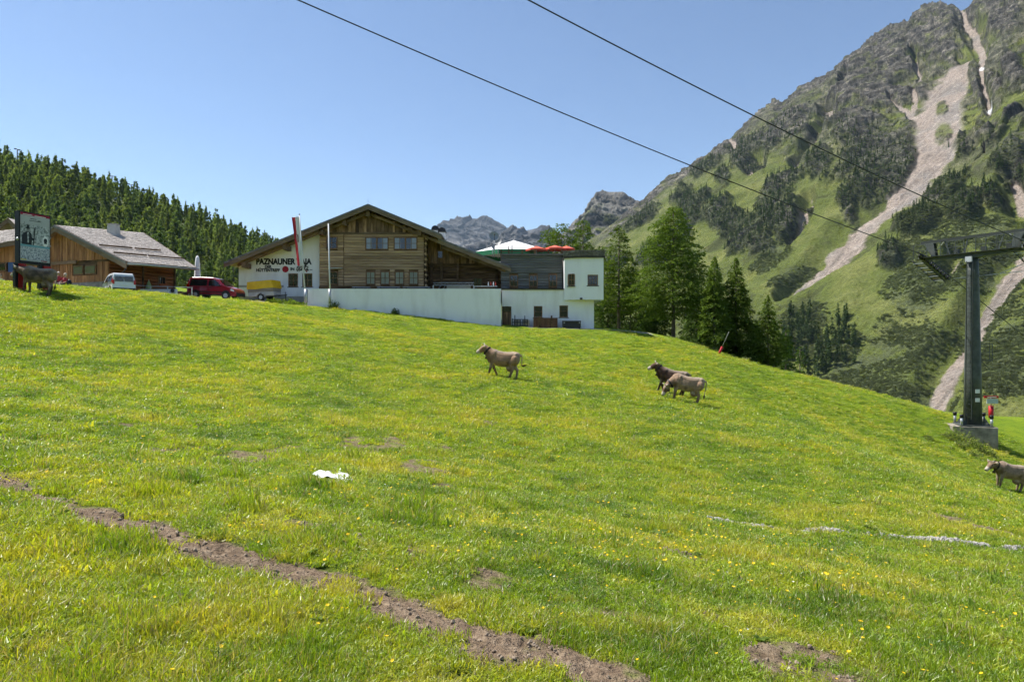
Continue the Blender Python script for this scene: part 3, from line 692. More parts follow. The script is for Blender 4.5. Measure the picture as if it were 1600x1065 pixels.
# ---------------------------------------------------------------- the trees beside the house (each its own mesh)
def near_tree(name, px, pyt, pyb, d, hw, leaves, size, mat, label, seed, **kw):
    x = hx(px, d); zb = hz(pyb, d); g0 = gz(x, d); zb = g0-.1
    H = hz(pyt, d)-zb; R = hw/F*d
    ms = conifer_meshes(name, seed, H, R, leaves, size, mat, 26, .016, **kw)
    return tree_obj(name, ms, (x, d, zb), seed*1.3, 1.0, label)
LK = dict(top=.10, clump=1.25)
for a in [
 ('larch_tree', 1052, 324, 530, 65, 60, 26000, .21, larch_m, 'tallest broad larch, standing alone in front of the trees beside the house', 301, dict(t0=.16, power=.58, droop=.25, airy=.3, up=.2, **LK)),
 ('larch_tree', 967, 353, 505, 69, 44, 9000, .2, larch_m, 'thin see-through larch with bare dark trunk next to the white bay', 302, dict(t0=.2, power=.65, droop=.12, airy=.6, up=.1, top=.05, clump=1.1)),
 ('larch_tree', 1116, 402, 555, 62, 42, 15000, .2, larch_m, 'mid-sized larch just downhill of the tallest larch', 303, dict(t0=.06, power=.8, droop=.3, airy=.3, top=.05, clump=1.15)),
 ('larch_tree', 1150, 404, 560, 63, 42, 14000, .2, larch_m, 'larch sharing its crown with the mid-sized larch, uphill of the small larch', 304, dict(t0=.06, power=.8, droop=.3, airy=.3, top=.05, clump=1.15)),
 ('larch_tree', 1200, 462, 575, 61, 38, 10000, .18, larch_m, 'small pointed larch lowest on the meadow edge', 305, dict(t0=.04, power=.9, droop=.25, airy=.3, top=.03, clump=1.1)),
 ('spruce_tree', 1182, 500, 575, 64, 22, 5000, .2, spruce_m, 'dark small spruce left of the small pointed larch', 306, dict(t0=.03, power=.7, droop=.3, **LK)),
 ('spruce_tree', 1088, 440, 545, 69, 36, 9000, .22, spruce_m, 'dark spruce filling the gap behind the tallest larch', 307, dict(t0=.03, power=.6, droop=.3, **LK)),
 ('spruce_tree', 985, 425, 512, 74, 40, 9000, .22, spruce_m, 'dark dense spruce below the thin larch beside the white bay', 308, dict(t0=.02, power=.55, droop=.3, **LK)),
 ('spruce_tree', 950, 448, 508, 76, 30, 6000, .22, spruce_m, 'low dark spruce half hidden by the white bay', 309, dict(t0=.02, power=.5, droop=.3, **LK)),
 ('spruce_tree', 1020, 446, 518, 71, 32, 7000, .22, spruce_m, 'low dark spruce left of the tallest larch trunk', 310, dict(t0=.02, power=.55, droop=.3, **LK)),
 ('larch_tree', 911, 345, 440, 84, 30, 12000, .22, larch_m, 'larch crown rising behind the turf rim of the white bay', 311, dict(t0=.12, power=.26, droop=.15, airy=.2, **LK)),
 ('larch_tree', 877, 350, 440, 86, 32, 12000, .22, larch_m, 'larch crown rising behind the red parasols', 312, dict(t0=.12, power=.26, droop=.15, airy=.2, **LK)),
 ('larch_tree', 857, 358, 440, 88, 22, 7000, .22, larch_m, 'narrow larch top between the white canopy and the red parasols', 313, dict(t0=.12, power=.26, droop=.15, airy=.2, **LK)),
 ('larch_tree', 940, 385, 470, 82, 26, 6000, .22, larch_m, 'pale larch right behind the white bay corner', 317, dict(t0=.06, power=.45, droop=.15, airy=.3, **LK)),
 ('larch_tree', 1228, 515, 590, 78, 28, 6000, .22, spruce_m, 'dark larch beyond the crest right of the small pointed larch', 314, dict(t0=.03, power=.65, droop=.3, **LK)),
 ('spruce_tree', 1250, 540, 600, 92, 22, 4000, .26, spruce_m, 'dark spruce top peeping over the crest, lowest of the tree group', 315, dict(t0=.03, power=.6, droop=.3, **LK)),
 ('larch_tree', 1010, 418, 520, 77, 34, 8000, .22, larch_m, 'pale larch half hidden behind the tallest larch on the house side', 316, dict(t0=.03, power=.5, droop=.3, airy=.3, **LK)),
 ('spruce_tree', 1135, 470, 560, 68, 34, 7000, .22, spruce_m, 'dark spruce behind the pair of mid-sized larches', 318, dict(t0=.02, power=.55, droop=.3, **LK))]:
    near_tree(*a[:-1], **a[-1])
# ================================================================ grass, flowers, clods and stones of the meadow
def blade_mat(name, cols, trans, rnd):
    t = NT(name); tint = t.attr('tint', 'Fac', 'INSTANCER')
    col = t.ramp(tint, cols)
    bv = t.attr('bv'); hs = t.n('HueSaturation'); t.l(col, hs.inputs['Color']); t.l(t.math('ADD', t.math('MULTIPLY', bv, 2*rnd), 1-rnd), hs.inputs['Value']); col = hs.outputs[0]
    dry = t.attr('dry'); col = t.mix(dry, col, (.36, .31, .17))
    t.t.nodes.remove(t.b)
    d = t.n('BsdfDiffuse'); tr = t.n('BsdfTranslucent'); mx = t.n('MixShader'); mx.inputs[0].default_value = trans
    gl = t.n('BsdfGlossy'); gl.inputs['Roughness'].default_value = .42; gl.inputs[0].default_value = (1, 1, 1, 1); m2 = t.n('MixShader'); m2.inputs[0].default_value = .035
    t.l(col, d.inputs[0]); t.l(t.mix(1.0, col, (1.25, 1.2, .4), 'MULTIPLY'), tr.inputs[0])
    t.l(d.outputs[0], mx.inputs[1]); t.l(tr.outputs[0], mx.inputs[2]); t.l(mx.outputs[0], m2.inputs[1]); t.l(gl.outputs[0], m2.inputs[2]); t.l(m2.outputs[0], t.out.inputs[0])
    return t.m
grass_m = blade_mat('grass_blades', [(0, (.115, .215, .016)), (.5, (.28, .385, .023)), (1, (.49, .47, .055))], .5, .3)
def tuft(name, seed, n, rad, h, wd, lean=.5, dry=.07, seg=2, mat=None):
    r = np.random.default_rng(seed)
    a = r.random(n)*6.283; q = rad*np.sqrt(r.random(n)); bx, by = q*np.cos(a), q*np.sin(a)
    hh = h*r.uniform(.45, 1.25, n); ww = wd*r.uniform(.7, 1.4, n); la = r.random(n)*6.283; le = lean*r.random(n)**.7*hh*1.1
    fa = r.random(n)*6.283; fx, fy = np.cos(fa)*ww*.5, np.sin(fa)*ww*.5
    lx, ly = np.cos(la)*le, np.sin(la)*le
    dr = (r.random(n) < dry)*1.0; bv = r.random(n)
    b0 = np.stack([bx-fx, by-fy, 0*bx-.01], -1); b1 = np.stack([bx+fx, by+fy, 0*bx-.01], -1)
    tp = np.stack([bx+lx, by+ly, hh*np.sqrt(np.clip(1-(le/(hh*1.3))**2, .15, 1))], -1)
    if seg == 1:
        V = np.stack([b0, b1, tp], 1).reshape(-1, 3); Q = np.arange(3*n).reshape(-1, 3); k = 3
    else:
        mx = np.stack([bx+lx*.33, by+ly*.33, tp[:, 2]*.62], -1); f = np.stack([fx, fy, 0*fx], -1)*.75
        V = np.stack([b0, b1, mx+f, mx-f, tp], 1).reshape(-1, 3); i = np.arange(n)[:, None]*5
        Q = np.concatenate([i+np.array([[0, 1, 2]]), i+np.array([[0, 2, 3]]), i+np.array([[3, 2, 4]])], 0); k = 5
    return npmesh(name, V, Q, mat or grass_m, False, {'bv': np.repeat(bv, k), 'dry': np.repeat(dr, k)})
tufts = [tuft('turf0', 1, 80, .11, .05, .0045, .8), tuft('turf1', 2, 80, .12, .055, .005, 1.0), tuft('turf2', 3, 70, .10, .07, .005, 1.0, .12), tuft('turf3', 4, 80, .12, .042, .006, 1.1),
         tuft('turf4', 5, 60, .10, .09, .006, .6, .2), tuft('turf5', 6, 55, .09, .04, .012, 1.25, .03)]
rg = np.random.default_rng(99)
def sample_ground(n, r0, r1, p, half=43):
    """points in the sector ahead of the camera, density falling with distance r^-p"""
    u = rg.random(n); e = 2-p
    r = (r0**e+u*(r1**e-r0**e))**(1/e) if abs(e) > 1e-6 else r0*(r1/r0)**u
    a = np.radians(rg.uniform(-half, half, n)); return r*np.sin(a), r*np.cos(a), r
n = 90000
x, y, r = sample_ground(n, 1.3, 66, 1.55)
dirt, drain, road = ground_masks(x, y)
patch = fbm(x*.22, y*.22, o=3); fine_ = fbm(x*.9+5, y*.9, o=3)
keep = (rg.random(n) > np.clip(dirt*np.where(r > 7, 4.5, 2.2), 0, 1)) & (drain < .35) & (road < .3)
keep &= ~((np.abs(x+.2) < 13.9) & (y > 58.8)) ; keep &= ~((x < -18) & (y > 56.5))
rim = np.interp(x, [-60, -26, 14, 30, 40, 80], [60, 57, 62, 62, 66, 74]); keep &= (y < rim)
x, y, r, patch, fine_, dirt = [q[keep] for q in (x, y, r, patch, fine_, dirt)]; n = len(x)
thin_ = rg.random(n) > .45*sstep(.12, .45, fbm(x*.75+31, y*.75, o=3))*sstep(25, 8, r); x, y, r, patch, fine_, dirt = [q[thin_] for q in (x, y, r, patch, fine_, dirt)]; n = len(x)
z = ground_z(x, y)
s = np.clip((r/4.5)**.62, .75, 3.6)*rg.uniform(.7, 1.25, n)*(1+.35*np.clip(fine_, -.6, .8))
clump_ = sstep(.08, .42, fbm(x*1.5+11, y*1.5, o=2)); bare_ = sstep(.12, .45, fbm(x*.75+31, y*.75, o=3))*sstep(25, 8, r)
hgt = s*(1+1.1*clump_*sstep(18, 6, r))*(1-.45*bare_)*np.interp(r, [1, 5, 20, 60], [.6, .5, .36, .22])*(1+.5*sstep(.15, .5, fine_))*(1+.7*sstep(.1, .45, fbm(x*2.3+3, y*2.3, o=2)))*(.7+.6*sstep(-.4, .2, patch))
tint = np.clip(.5+.75*patch+.6*fine_+.45*fbm(x*3.1, y*3.1+8, o=2)-.3*clump_+.25*bare_+rg.normal(size=n)*.14, 0, 1)
lush = sstep(5.0, 1.8, r)*sstep(.5, -.5, x+1.2)
idx = rg.choice(6, n, p=[.2, .18, .14, .2, .05, .23]); idx = np.where((rg.random(n) < lush*.6), rg.choice([2, 4], n), idx)
scatter('grass', np.c_[x, y, z], np.c_[rg.normal(size=n)*.12, rg.normal(size=n)*.12, rg.random(n)*6.28], np.c_[s, s, hgt], tint, idx, tufts, 'short bright green grass covering the sloping meadow')
# taller tussocks and dark green weedy clumps
weed_m = foliage_mat('weed_leaves', (.10, .16, .03), (.17, .23, .06), .4, .3, 'tint', .6, 3)
def weed(name, seed, n, mat, ln=.12, wd=.045, up=.5):
    r = np.random.default_rng(seed); V = []; Q = []
    for i in range(n):
        a = r.random()*6.283; l = ln*r.uniform(.5, 1.2); u = up*r.uniform(.4, 1.3); w_ = wd*r.uniform(.6, 1.2); b = len(V)
        d = np.array([math.cos(a), math.sin(a), 0]); o = np.array([-d[1], d[0], 0]); R0 = d*l*.1
        V += [R0, R0+d*l*.45+o*w_+[0, 0, u*l*.6], R0+d*l*.95+[0, 0, u*l*.55], R0+d*l*.45-o*w_+[0, 0, u*l*.6]]; Q.append([b, b+1, b+2, b+3])
    return npmesh(name, np.array(V), np.array(Q), mat, False)
weeds = [weed('weed0', 1, 14, weed_m), weed('weed1', 2, 18, weed_m, .09, .03, .9), weed('weed2', 3, 12, weed_m, .16, .05, .7), tuft('tuss', 8, 110, .12, .17, .007, 1.1, .18, 2, grass_m)]
n = 2600; x, y, r = sample_ground(n, 1.6, 30, 1.5); d_, al_ = _seg_dist(x, y, TRACK)
dirt, drain, road = ground_masks(x, y); near_tr = np.exp(-((d_-.38)/.25)**2)
keep = (dirt < .5) & (drain < .2) & (rg.random(n) < .12+.75*near_tr+.5*sstep(.1, .5, fbm(x*.8, y*.8+20, o=2)))
x, y, r = x[keep], y[keep], r[keep]; n = len(x); s = rg.uniform(.3, .7, n)*np.clip((r/5)**.7, .45, 1.6)
ne = 420; xe, ye, re = sample_ground(ne, 1.9, 6.5, 1.2); de, _, _ = ground_masks(xe, ye); ke = (de < .3) & ((fbm(xe*.9+2, ye*.9, o=2) > .12) | ((xe < -.9) & (re < 3.6) & (fbm(xe*1.7, ye*1.7+6, o=2) > -.1))); xe, ye, re = xe[ke], ye[ke], re[ke]
_wk = rg.choice(4, n, p=[.3, .25, .15, .3]); x = np.r_[x, xe]; y = np.r_[y, ye]; r = np.r_[r, re]; s = np.r_[s, rg.uniform(.35, .8, len(xe))]; _wk = np.r_[_wk, np.full(len(xe), 3)]; n = len(x)
scatter('meadow_weeds', np.c_[x, y, ground_z(x, y)], np.c_[0*x, 0*x, rg.random(n)*6.28], np.c_[s, s, s], rg.random(n), _wk, weeds, 'broad leaved weeds and tussocks among the meadow grass')
# yellow buttercups and white clover heads
yel = mk('buttercup_petals', (.78, .52, .012)); wht = mk('clover_white', (.75, .74, .66)); stem_m = mk('flower_stem', (.12, .18, .03))
def flower(name, mat, R, H):
    mb = MB(); 
    for k in range(5):
        a = k*1.2566; mb.add([(0, 0, H), (R*math.cos(a-.5), R*math.sin(a-.5), H+R*.45), (R*1.15*math.cos(a), R*1.15*math.sin(a), H+R*.5), (R*math.cos(a+.5), R*math.sin(a+.5), H+R*.45)], [(0, 1, 2, 3)])
    me = mb.mesh(name, mat); 
    mb2 = MB(); return me
fl = [flower('buttercup0', yel, .011, .075), flower('buttercup1', yel, .014, .10), flower('clover0', wht, .010, .06)]
n = 42000; x, y, r = sample_ground(n, 2.0, 60, 1.1)
pt = fbm(x*.16+3, y*.2, o=3)+.5*fbm(x*1.1, y*1.1, o=2)
dirt, drain, road = ground_masks(x, y)
keep = (rg.random(n) < np.clip(.10+.85*sstep(.0, .5, pt), 0, 1)*sstep(2.0, 6, r)*.8+.05) & (dirt < .4) & (road < .2) & (drain < .3) & (y < np.interp(x, [-60, -26, 14, 30, 40, 80], [56, 56, 58, 60, 64, 70]))
x, y, r = x[keep], y[keep], r[keep]; n = len(x); s = rg.uniform(.6, 1.15, n)*np.clip((r/9)**.45, .7, 1.9)
hs_ = s*np.interp(r, [2, 15, 60], [1, .9, .62])
scatter('meadow_flowers', np.c_[x, y, ground_z(x, y)-.005], np.c_[rg.normal(size=n)*.4, rg.normal(size=n)*.4, rg.random(n)*6.28], np.c_[s, s, hs_], rg.random(n), rg.choice(3, n, p=[.46, .46, .08]), fl, 'small yellow buttercups scattered over the meadow')
# clods on the bare track and stones of the drain
clod_m = mk('clod_earth', (.15, .11, .078), (.36, .29, .215), 14, rough=.95, bump=.5, dist=.01, contrast=(.3, .75)); stone_m = mk('drain_stone', (.2, .19, .175), (.42, .4, .37), 5, rough=.85)
def rockmesh(name, seed, mat):
    mb = MB(); mb.ball((0, 0, 0), 1, 7, 5); me = mb.mesh(name, mat); r = np.random.default_rng(seed)
    for v in me.vertices:
        k = r.uniform(.65, 1.15); v.co = (v.co.x*k, v.co.y*k*.85, v.co.z*k*.6)
    me.polygons.foreach_set('use_smooth', [False]*len(me.polygons)); return me
clods = [rockmesh('clod%d' % i, i, clod_m) for i in range(4)]; stones = [rockmesh('stone%d' % i, 10+i, stone_m) for i in range(4)]
n = 26000; x, y, r = sample_ground(n, 1.8, 14, 1.3); dirt, _, _ = ground_masks(x, y); keep = rg.random(n) < sstep(.35, .9, dirt)*.75
x, y, r = x[keep], y[keep], r[keep]; n = len(x); s = .005+.014*rg.random(n)**3; s = s*np.clip(r/4, .9, 1.5)
scatter('track_clods', np.c_[x, y, ground_z(x, y)+s*.2], rg.random((n, 3))*3, np.c_[s, s, s], rg.random(n), rg.integers(0, 4, n), clods, 'crumbled brown clods of earth on the bare track')
n = 1500; t = rg.random(n); L_ = np.array([p[:2] for p in DRAIN]); cum = np.r_[0, np.cumsum(np.hypot(*np.diff(L_, axis=0).T))]; tt_ = t*cum[-1]
x = np.interp(tt_, cum, L_[:, 0])+rg.normal(size=n)*.08; y = np.interp(tt_, cum, L_[:, 1])+rg.normal(size=n)*.08
kp = fbm(x*1.2, y*1.2+31, o=2) > -.12; x, y = x[kp], y[kp]; n = len(x); s = rg.uniform(.025, .075, n)
scatter('drain_stones', np.c_[x, y, ground_z(x, y)+s*.25], rg.random((n, 3))*3, np.c_[s, s, s], rg.random(n), rg.integers(0, 4, n), stones, 'pale stones lying in a line across the meadow')
# ================================================================ BUILDINGS
white_wall = mk('white_render', (.75, .74, .715), (.87, .87, .86), .9, (1, 1, .3), rough=.9, bump=.12, dist=.01, det=6, contrast=(.3, .52))
grey_plinth = mk('grey_plinth', (.33, .31, .28), (.42, .4, .37), 2, rough=.95)
wood_warm = mk('weathered_boards', (.10, .055, .028), (.38, .235, .13), 2.2, (1, 1, .35), .85, .5, .015, orand=.6, det=6)
wood_log = mk('pale_log_boards', (.28, .175, .098), (.57, .395, .23), 1.5, (.22, 1, 2.6), .85, .6, .015, orand=.22, det=6)
wood_dark = mk('dark_old_wood', (.05, .03, .018), (.19, .115, .06), 2, (.3, 1, 2), .9, .5, .02, orand=.35, det=6)
wood_grey = mk('grey_boards', (.105, .108, .11), (.19, .19, .188), 1.8, (.2, 1, 3), .85, .4, .01, orand=.16, det=6)
wood_orange = mk('larch_boards', (.26, .115, .045), (.5, .255, .11), 2.0, (1, 1, .3), .8, .4, .012, orand=.25, det=6)
log_red = mk('red_brown_logs', (.22, .075, .03), (.42, .17, .07), 1.6, (.3, .3, 2.4), .8, .4, .012, orand=.2, det=6)
beam_m = mk('beam_wood', (.12, .08, .048), (.24, .165, .1), 2, (.5, 1, 1), .85, .3, .01, orand=.15)
fascia_m = mk('fascia_wood', (.16, .115, .075), (.25, .185, .125), 2, (.3, .3, 1), .85, .3, .01)
soffit_m = mk('soffit_boards', (.2, .13, .075), (.34, .23, .14), 3, (1, .2, 1), .85)
roof_metal = mk('roof_sheet', (.12, .11, .10), (.2, .185, .165), 3, rough=.6, spec=.4)
shingle_m = mk('wood_shingles', (.3, .26, .24), (.52, .48, .44), 7, rough=.9, bump=.4, dist=.01)
frame_m = mk('window_frame_wood', (.17, .09, .045), (.25, .14, .07), 5, rough=.6)
dark_m = mk('dark_metal', (.03, .03, .032), rough=.5); black_m = mk('black_paint', (.012, .012, .013), rough=.5)
curtain_m = mk('white_curtain', (.72, .73, .76), (.82, .82, .84), 8, rough=.9)
pipe_m = mk('dark_pipe', (.04, .035, .03), rough=.5)
steel_m = mk('galvanised_steel', (.42, .43, .44), (.55, .56, .57), 6, rough=.45, metal=.6)
lodge_glass = mk('lodge_glass', (.09, .085, .08), rough=.08, spec=.6)
glass_dark = mk('window_glass', (.014, .016, .018), rough=.03, spec=.75)
def clear_glass():
    t = NT('clear_glass'); t.t.nodes.remove(t.b); tr = t.n('BsdfTransparent'); tr.inputs[0].default_value = (.8, .84, .86, 1); gl = t.n('BsdfGlossy'); gl.inputs['Roughness'].default_value = .02
    lw = t.n('Fresnel'); lw.inputs[0].default_value = 1.9; mx = t.n('MixShader'); t.l(lw.outputs[0], mx.inputs[0]); t.l(tr.outputs[0], mx.inputs[1]); t.l(gl.outputs[0], mx.inputs[2]); t.l(mx.outputs[0], t.out.inputs[0]); return t.m
glass_clear = clear_glass()
room_shade_m = mk('painted_room_shade', (.10, .115, .14))  # the dimness of the unlit interior is put into this colour

def holed_wall(mb, x0, x1, z0, z1, y, holes, reveal=.2):
    """front of a wall in the plane y with rectangular openings (x0,x1,z0,z1) and their reveals"""
    xs = sorted({x0, x1, *[h[0] for h in holes], *[h[1] for h in holes]}); zs = sorted({z0, z1, *[h[2] for h in holes], *[h[3] for h in holes]})
    for a, b in zip(xs[:-1], xs[1:]):
        for c, d in zip(zs[:-1], zs[1:]):
            if any(h[0]-1e-6 <= a and b <= h[1]+1e-6 and h[2]-1e-6 <= c and d <= h[3]+1e-6 for h in holes): continue
            mb.add([(a, y, c), (b, y, c), (b, y, d), (a, y, d)], [(0, 1, 2, 3)])
    for a, b, c, d in holes:
        q = y+reveal
        mb.add([(a, y, c), (b, y, c), (b, y, d), (a, y, d), (a, q, c), (b, q, c), (b, q, d), (a, q, d)], [(0, 1, 5, 4), (1, 2, 6, 5), (2, 3, 7, 6), (3, 0, 4, 7)])
def rect(px0, py0, px1, py1, d): return (hx(px0, d), hx(px1, d), hz(py1, d), hz(py0, d))
def window(root, R, y, nx=2, ny=2, proud=.06, glass=None, curtain=False, sill=None, fm=None, fw=.07, mid=0, clip=False):
    """a window in the rectangle R of the plane y: frame and bars (the part), panes, curtains and sill (its sub-parts)"""
    x0, x1, z0, z1 = R; fm = fm or frame_m; mb = MB(); ya, yb = y-proud, y+.03
    for a, b, c, d in ((x0, x1, z0, z0+fw), (x0, x1, z1-fw, z1), (x0, x0+fw, z0+fw, z1-fw), (x1-fw, x1, z0+fw, z1-fw)): mb.box2((a, ya, c), (b, yb, d))
    if mid: xm = (x0+x1)/2; mb.box2((xm-mid/2, ya+.004, z0+fw), (xm+mid/2, yb, z1-fw))
    for i in range(1, nx):
        xm = x0+(x1-x0)*i/nx
        if mid and abs(xm-(x0+x1)/2) < mid: continue
        mb.box2((xm-.018, ya+.015, z0+fw), (xm+.018, yb-.012, z1-fw))
    for j in range(1, ny):
        zm = z0+(z1-z0)*j/ny; mb.box2((x0+fw, ya+.018, zm-.016), (x1-fw, yb-.014, zm+.016))
    o = mb.build('window', fm, root)
    g = MB(); g.add([(x0+fw*.5, y-.012, z0+fw*.5), (x1-fw*.5, y-.012, z0+fw*.5), (x1-fw*.5, y-.012, z1-fw*.5), (x0+fw*.5, y-.012, z1-fw*.5)], [(0, 1, 2, 3)])
    g.build('pane', glass or glass_dark, o)
    if curtain:
        yc = y+.012
        for sgn in ((-1, 1) if curtain != 'full' else (0,)):
            c = MB(); n = 9; xa, xb = (x0+fw, x0+fw+(x1-x0)*.24) if sgn < 0 else (x1-fw-(x1-x0)*.24, x1-fw)
            if sgn == 0: xa, xb = x0+fw*.9, x1-fw*.9
            vs = []
            for i in range(n):
                u = i/(n-1); xx = xa+(xb-xa)*u; yy = yc+.012*math.sin(u*22)
                wz = (.5 if sgn == 0 else .28*(u if sgn > 0 else 1-u)); vs += [(xx, yy, z1-fw), (xx, yy, z0+fw+(z1-z0)*.0)]
            c.add(vs, [(2*i, 2*i+1, 2*i+3, 2*i+2) for i in range(n-1)], True); c.build('curtain', curtain_m, o)
        b = MB(); b.add([(x0+.02, y+.028, z0+.02), (x1-.02, y+.028, z0+.02), (x1-.02, y+.028, z1-.02), (x0+.02, y+.028, z1-.02)], [(0, 1, 2, 3)]); b.build('room_shade_sheet', room_shade_m, o)  # flat dark sheet behind the pane, painted to stand for interior shade
    if sill: s = MB(); s.box2((x0-.08, y-proud-.1, z0-.07), (x1+.08, y+.02, z0-.004)); s.build('sill', sill, o)
    return o
def hboards(root, name, x0, x1, z0, z1, y, n, mat, th=.09, holes=(), rnd=random.Random(4)):
    """n horizontal boards or logs, each an object; cut where a window stands"""
    h = (z1-z0)/n
    for i in range(n):
        a, b = z0+i*h, z0+(i+1)*h; spans = [(x0, x1)]
        for (hx0, hx1, hz0, hz1) in holes:
            if hz0 < b-.3*h and hz1 > a+.3*h:
                ns = []
                for s0, s1 in spans:
                    if hx0 > s0+.05: ns.append((s0, min(s1, hx0)))
                    if hx1 < s1-.05: ns.append((max(s0, hx1), s1))
                    if hx1 <= s0 or hx0 >= s1: ns = ns[:-1] if False else ns
                spans = [(p, q) for p, q in ns if q-p > .06]
        for s0, s1 in spans:
            o = rnd.uniform(-.018, .018); g = .012; yf = y-th+o; c = h*.22
            mb = MB(); mb.prism([(s0, y+.02, a+g), (s0, yf+.03, a+g), (s0, yf, a+g+c), (s0, yf, b-g-c), (s0, yf+.03, b-g), (s0, y+.02, b-g)], (s1-s0, 0, 0)); mb.build(name, mat, root)
def vboards(root, name, xs, zlo, zhi, y, mat, th=.04, rnd=random.Random(5)):
    """vertical boards between consecutive xs; zlo/zhi are functions of x"""
    for a, b in zip(xs[:-1], xs[1:]):
        if max(zhi(a), zhi(b))-min(zlo(a), zlo(b)) < .08: continue
        o = rnd.uniform(0, .03); g = .012
        mb = MB(); mb.prism([(a+g, y+.02, zlo(a)), (b-g, y+.02, zlo(b)), (b-g, y+.02, max(zhi(b), zlo(b)+.03)), (a+g, y+.02, max(zhi(a), zlo(a)+.03))], (0, -th-o-.02, 0)); mb.build(name, mat, root)
def text_part(root, name, body, x0, x1, zb, cap, y, mat, bold=.0, shear=0.0):
    cu = bpy.data.curves.new(name, 'FONT'); cu.body = body; cu.extrude = .012; cu.offset = bold; cu.size = 1; cu.shear = shear
    tmp = bpy.data.objects.new(name, cu); COL.objects.link(tmp); bpy.context.view_layer.update()
    me = bpy.data.meshes.new_from_object(tmp.evaluated_get(bpy.context.evaluated_depsgraph_get())); bpy.data.objects.remove(tmp)
    c = np.empty(len(me.vertices)*3, np.float32); me.vertices.foreach_get('co', c); c = c.reshape(-1, 3)
    mnx, mxx = c[:, 0].min(), c[:, 0].max(); ch = .73
    out = np.c_[x0+(c[:, 0]-mnx)/(mxx-mnx)*(x1-x0), y-.014-c[:, 2], zb+c[:, 1]/ch*cap]
    me.vertices.foreach_set('co', out.astype(np.float32).ravel()); me.materials.clear(); me.materials.append(mat); me.update()
    o = bpy.data.objects.new(name, me); put(o, root); return o

# ---------------------------------------------------------------- the large gabled house
D = 62.0
house = thing('mountain_house', 'large gabled timber and white plaster house with lettering on its wall', 'house', (hx(575, D), D+8, hz(470, D)))
def rl(px): return 329.5+.402*(575-px) if px < 575 else 329.5+.402*(px-575)     # underside of the roof in the photograph
zroof = lambda px, d=D: hz(rl(px), d)
gap = gz(hx(430, D), D-1)
# white left part
wins = [rect(450, 427, 465.5, 448, D), rect(472, 427, 488, 448, D)]
mb = MB(); x0, x1 = hx(373, D), hx(500, D); zt = zroof(373)+.12
holed_wall(mb, x0, x1, gap-1.2, zt, D, wins, .2)
mb.add([(x0, D, zt), (x1, D, zt), (x1, D, zroof(500)+.1)], [(0, 1, 2)])
mb.add([(x0, D, gap-1.2), (x0, D, zt), (x0, D+16, zt), (x0, D+16, gap-1.2)], [(0, 1, 2, 3)])
mb.add([(x1, D, gap-1.2), (x1, D, zroof(500)+.1), (x1, D+1, zroof(500)+.1), (x1, D+1, gap-1.2)], [(0, 1, 2, 3)])
mb.build('wall', white_wall, house)
for R in wins: window(house, R, D+.14, 2, 2, .05, glass_dark, False, dark_m, fw=.09)
mb = MB(); mb.box2((x0-.012, D-.03, gap-1.3), (x1-.02, D+.3, hz(463, D))); mb.build('plinth', grey_plinth, house)
mb = MB(); mb.box2((x0+.01, D-.02, hz(449, D)), (hx(443, D), D+.05, hz(445.5, D))); mb.build('wall_band', grey_plinth, house)
# lettering
tl = D-.004
text_part(house, 'lettering', 'PAZNAUNER TAJA', hx(400.5, D), hx(487, D), hz(412.8, D), .53, tl, black_m, .045)
text_part(house, 'lettering', 'DER', hx(414, D), hx(424.5, D), hz(418.9, D), .27, tl, black_m, .04)
text_part(house, 'lettering', 'HÜTTENTREFF', hx(400.5, D), hx(437.5, D), hz(424.2, D), .27, tl, black_m, .04)
text_part(house, 'lettering', 'IN', hx(454, D), hx(460, D), hz(422.3, D), .27, tl, black_m, .04)
text_part(house, 'lettering', 'iSCHGL', hx(463, D), hx(483, D), hz(422.5, D), .42, tl, black_m, .03, .25)
red_paint = mk('red_wall_paint', (.36, .02, .035), rough=.7)
mb = MB(); c = PX(446, 420.6, D); mb.prism([(c.x+.29*math.cos(a*.2618), tl, c.z+.29*math.sin(a*.2618)) for a in range(24)], (0, -.016, 0)); mb.build('red_disc', red_paint, house)
for a, b, w_, mt_ in [((464, 424.6), (470, 418), .05, black_m), ((467, 424.5), (473.5, 416.5), .05, black_m), ((475, 418), (479.5, 425), .07, red_paint), ((479.5, 425), (481, 419.5), .05, red_paint), ((484, 421.5), (488, 421.4), .05, black_m)]:
    mb = MB(); p0, p1 = PX(*a, D), PX(*b, D); mb.bar((p0.x, tl-.012, p0.z), (p1.x, tl-.012, p1.z), w_, .012, (0, 1, 0)); mb.build('lettering_stroke', mt_, house)
# timber bay
DB = 61.55
wb = [rect(510, 370, 528, 389.5, DB), rect(571, 370.5, 607.5, 390.5, DB), rect(615.5, 370.5, 652.5, 390.5, DB), rect(513, 424, 529, 445, DB)]+[rect(a, 424, a+15, 445, DB) for a in (572, 594.5, 617, 639)]
mb = MB(); xa, xb = hx(499.5, DB), hx(663, DB); zl = hz(451, DB)
mb.prism([(xa, DB, zl), (xb, DB, zl), (xb, DB, zroof(663, DB)+.05), (hx(575, DB), DB, zroof(575, DB)+.05), (xa, DB, zroof(499.5, DB)+.05)], (0, 3, 0)); mb.build('timber_core', wood_dark, house)
xs_ = hx(537.5, DB); ztop = hz(366, DB)
hboards(house, 'log', xa, xs_-.03, zl, ztop, DB, 20, wood_log, .1, wb); hboards(house, 'log', xs_+.03, xb-.05, zl, ztop, DB, 20, wood_log, .1, wb, random.Random(8))
mb = MB(); mb.box2((xa, DB-.16, ztop+.0), (xb, DB+.02, ztop+.16)); mb.build('beam', beam_m, house)
rnd = random.Random(3); xs = [xa]
while xs[-1] < xb-.2: xs.append(xs[-1]+rnd.uniform(.2, .42))
xs[-1] = xb
pxof = lambda x: x/DB*F+CX
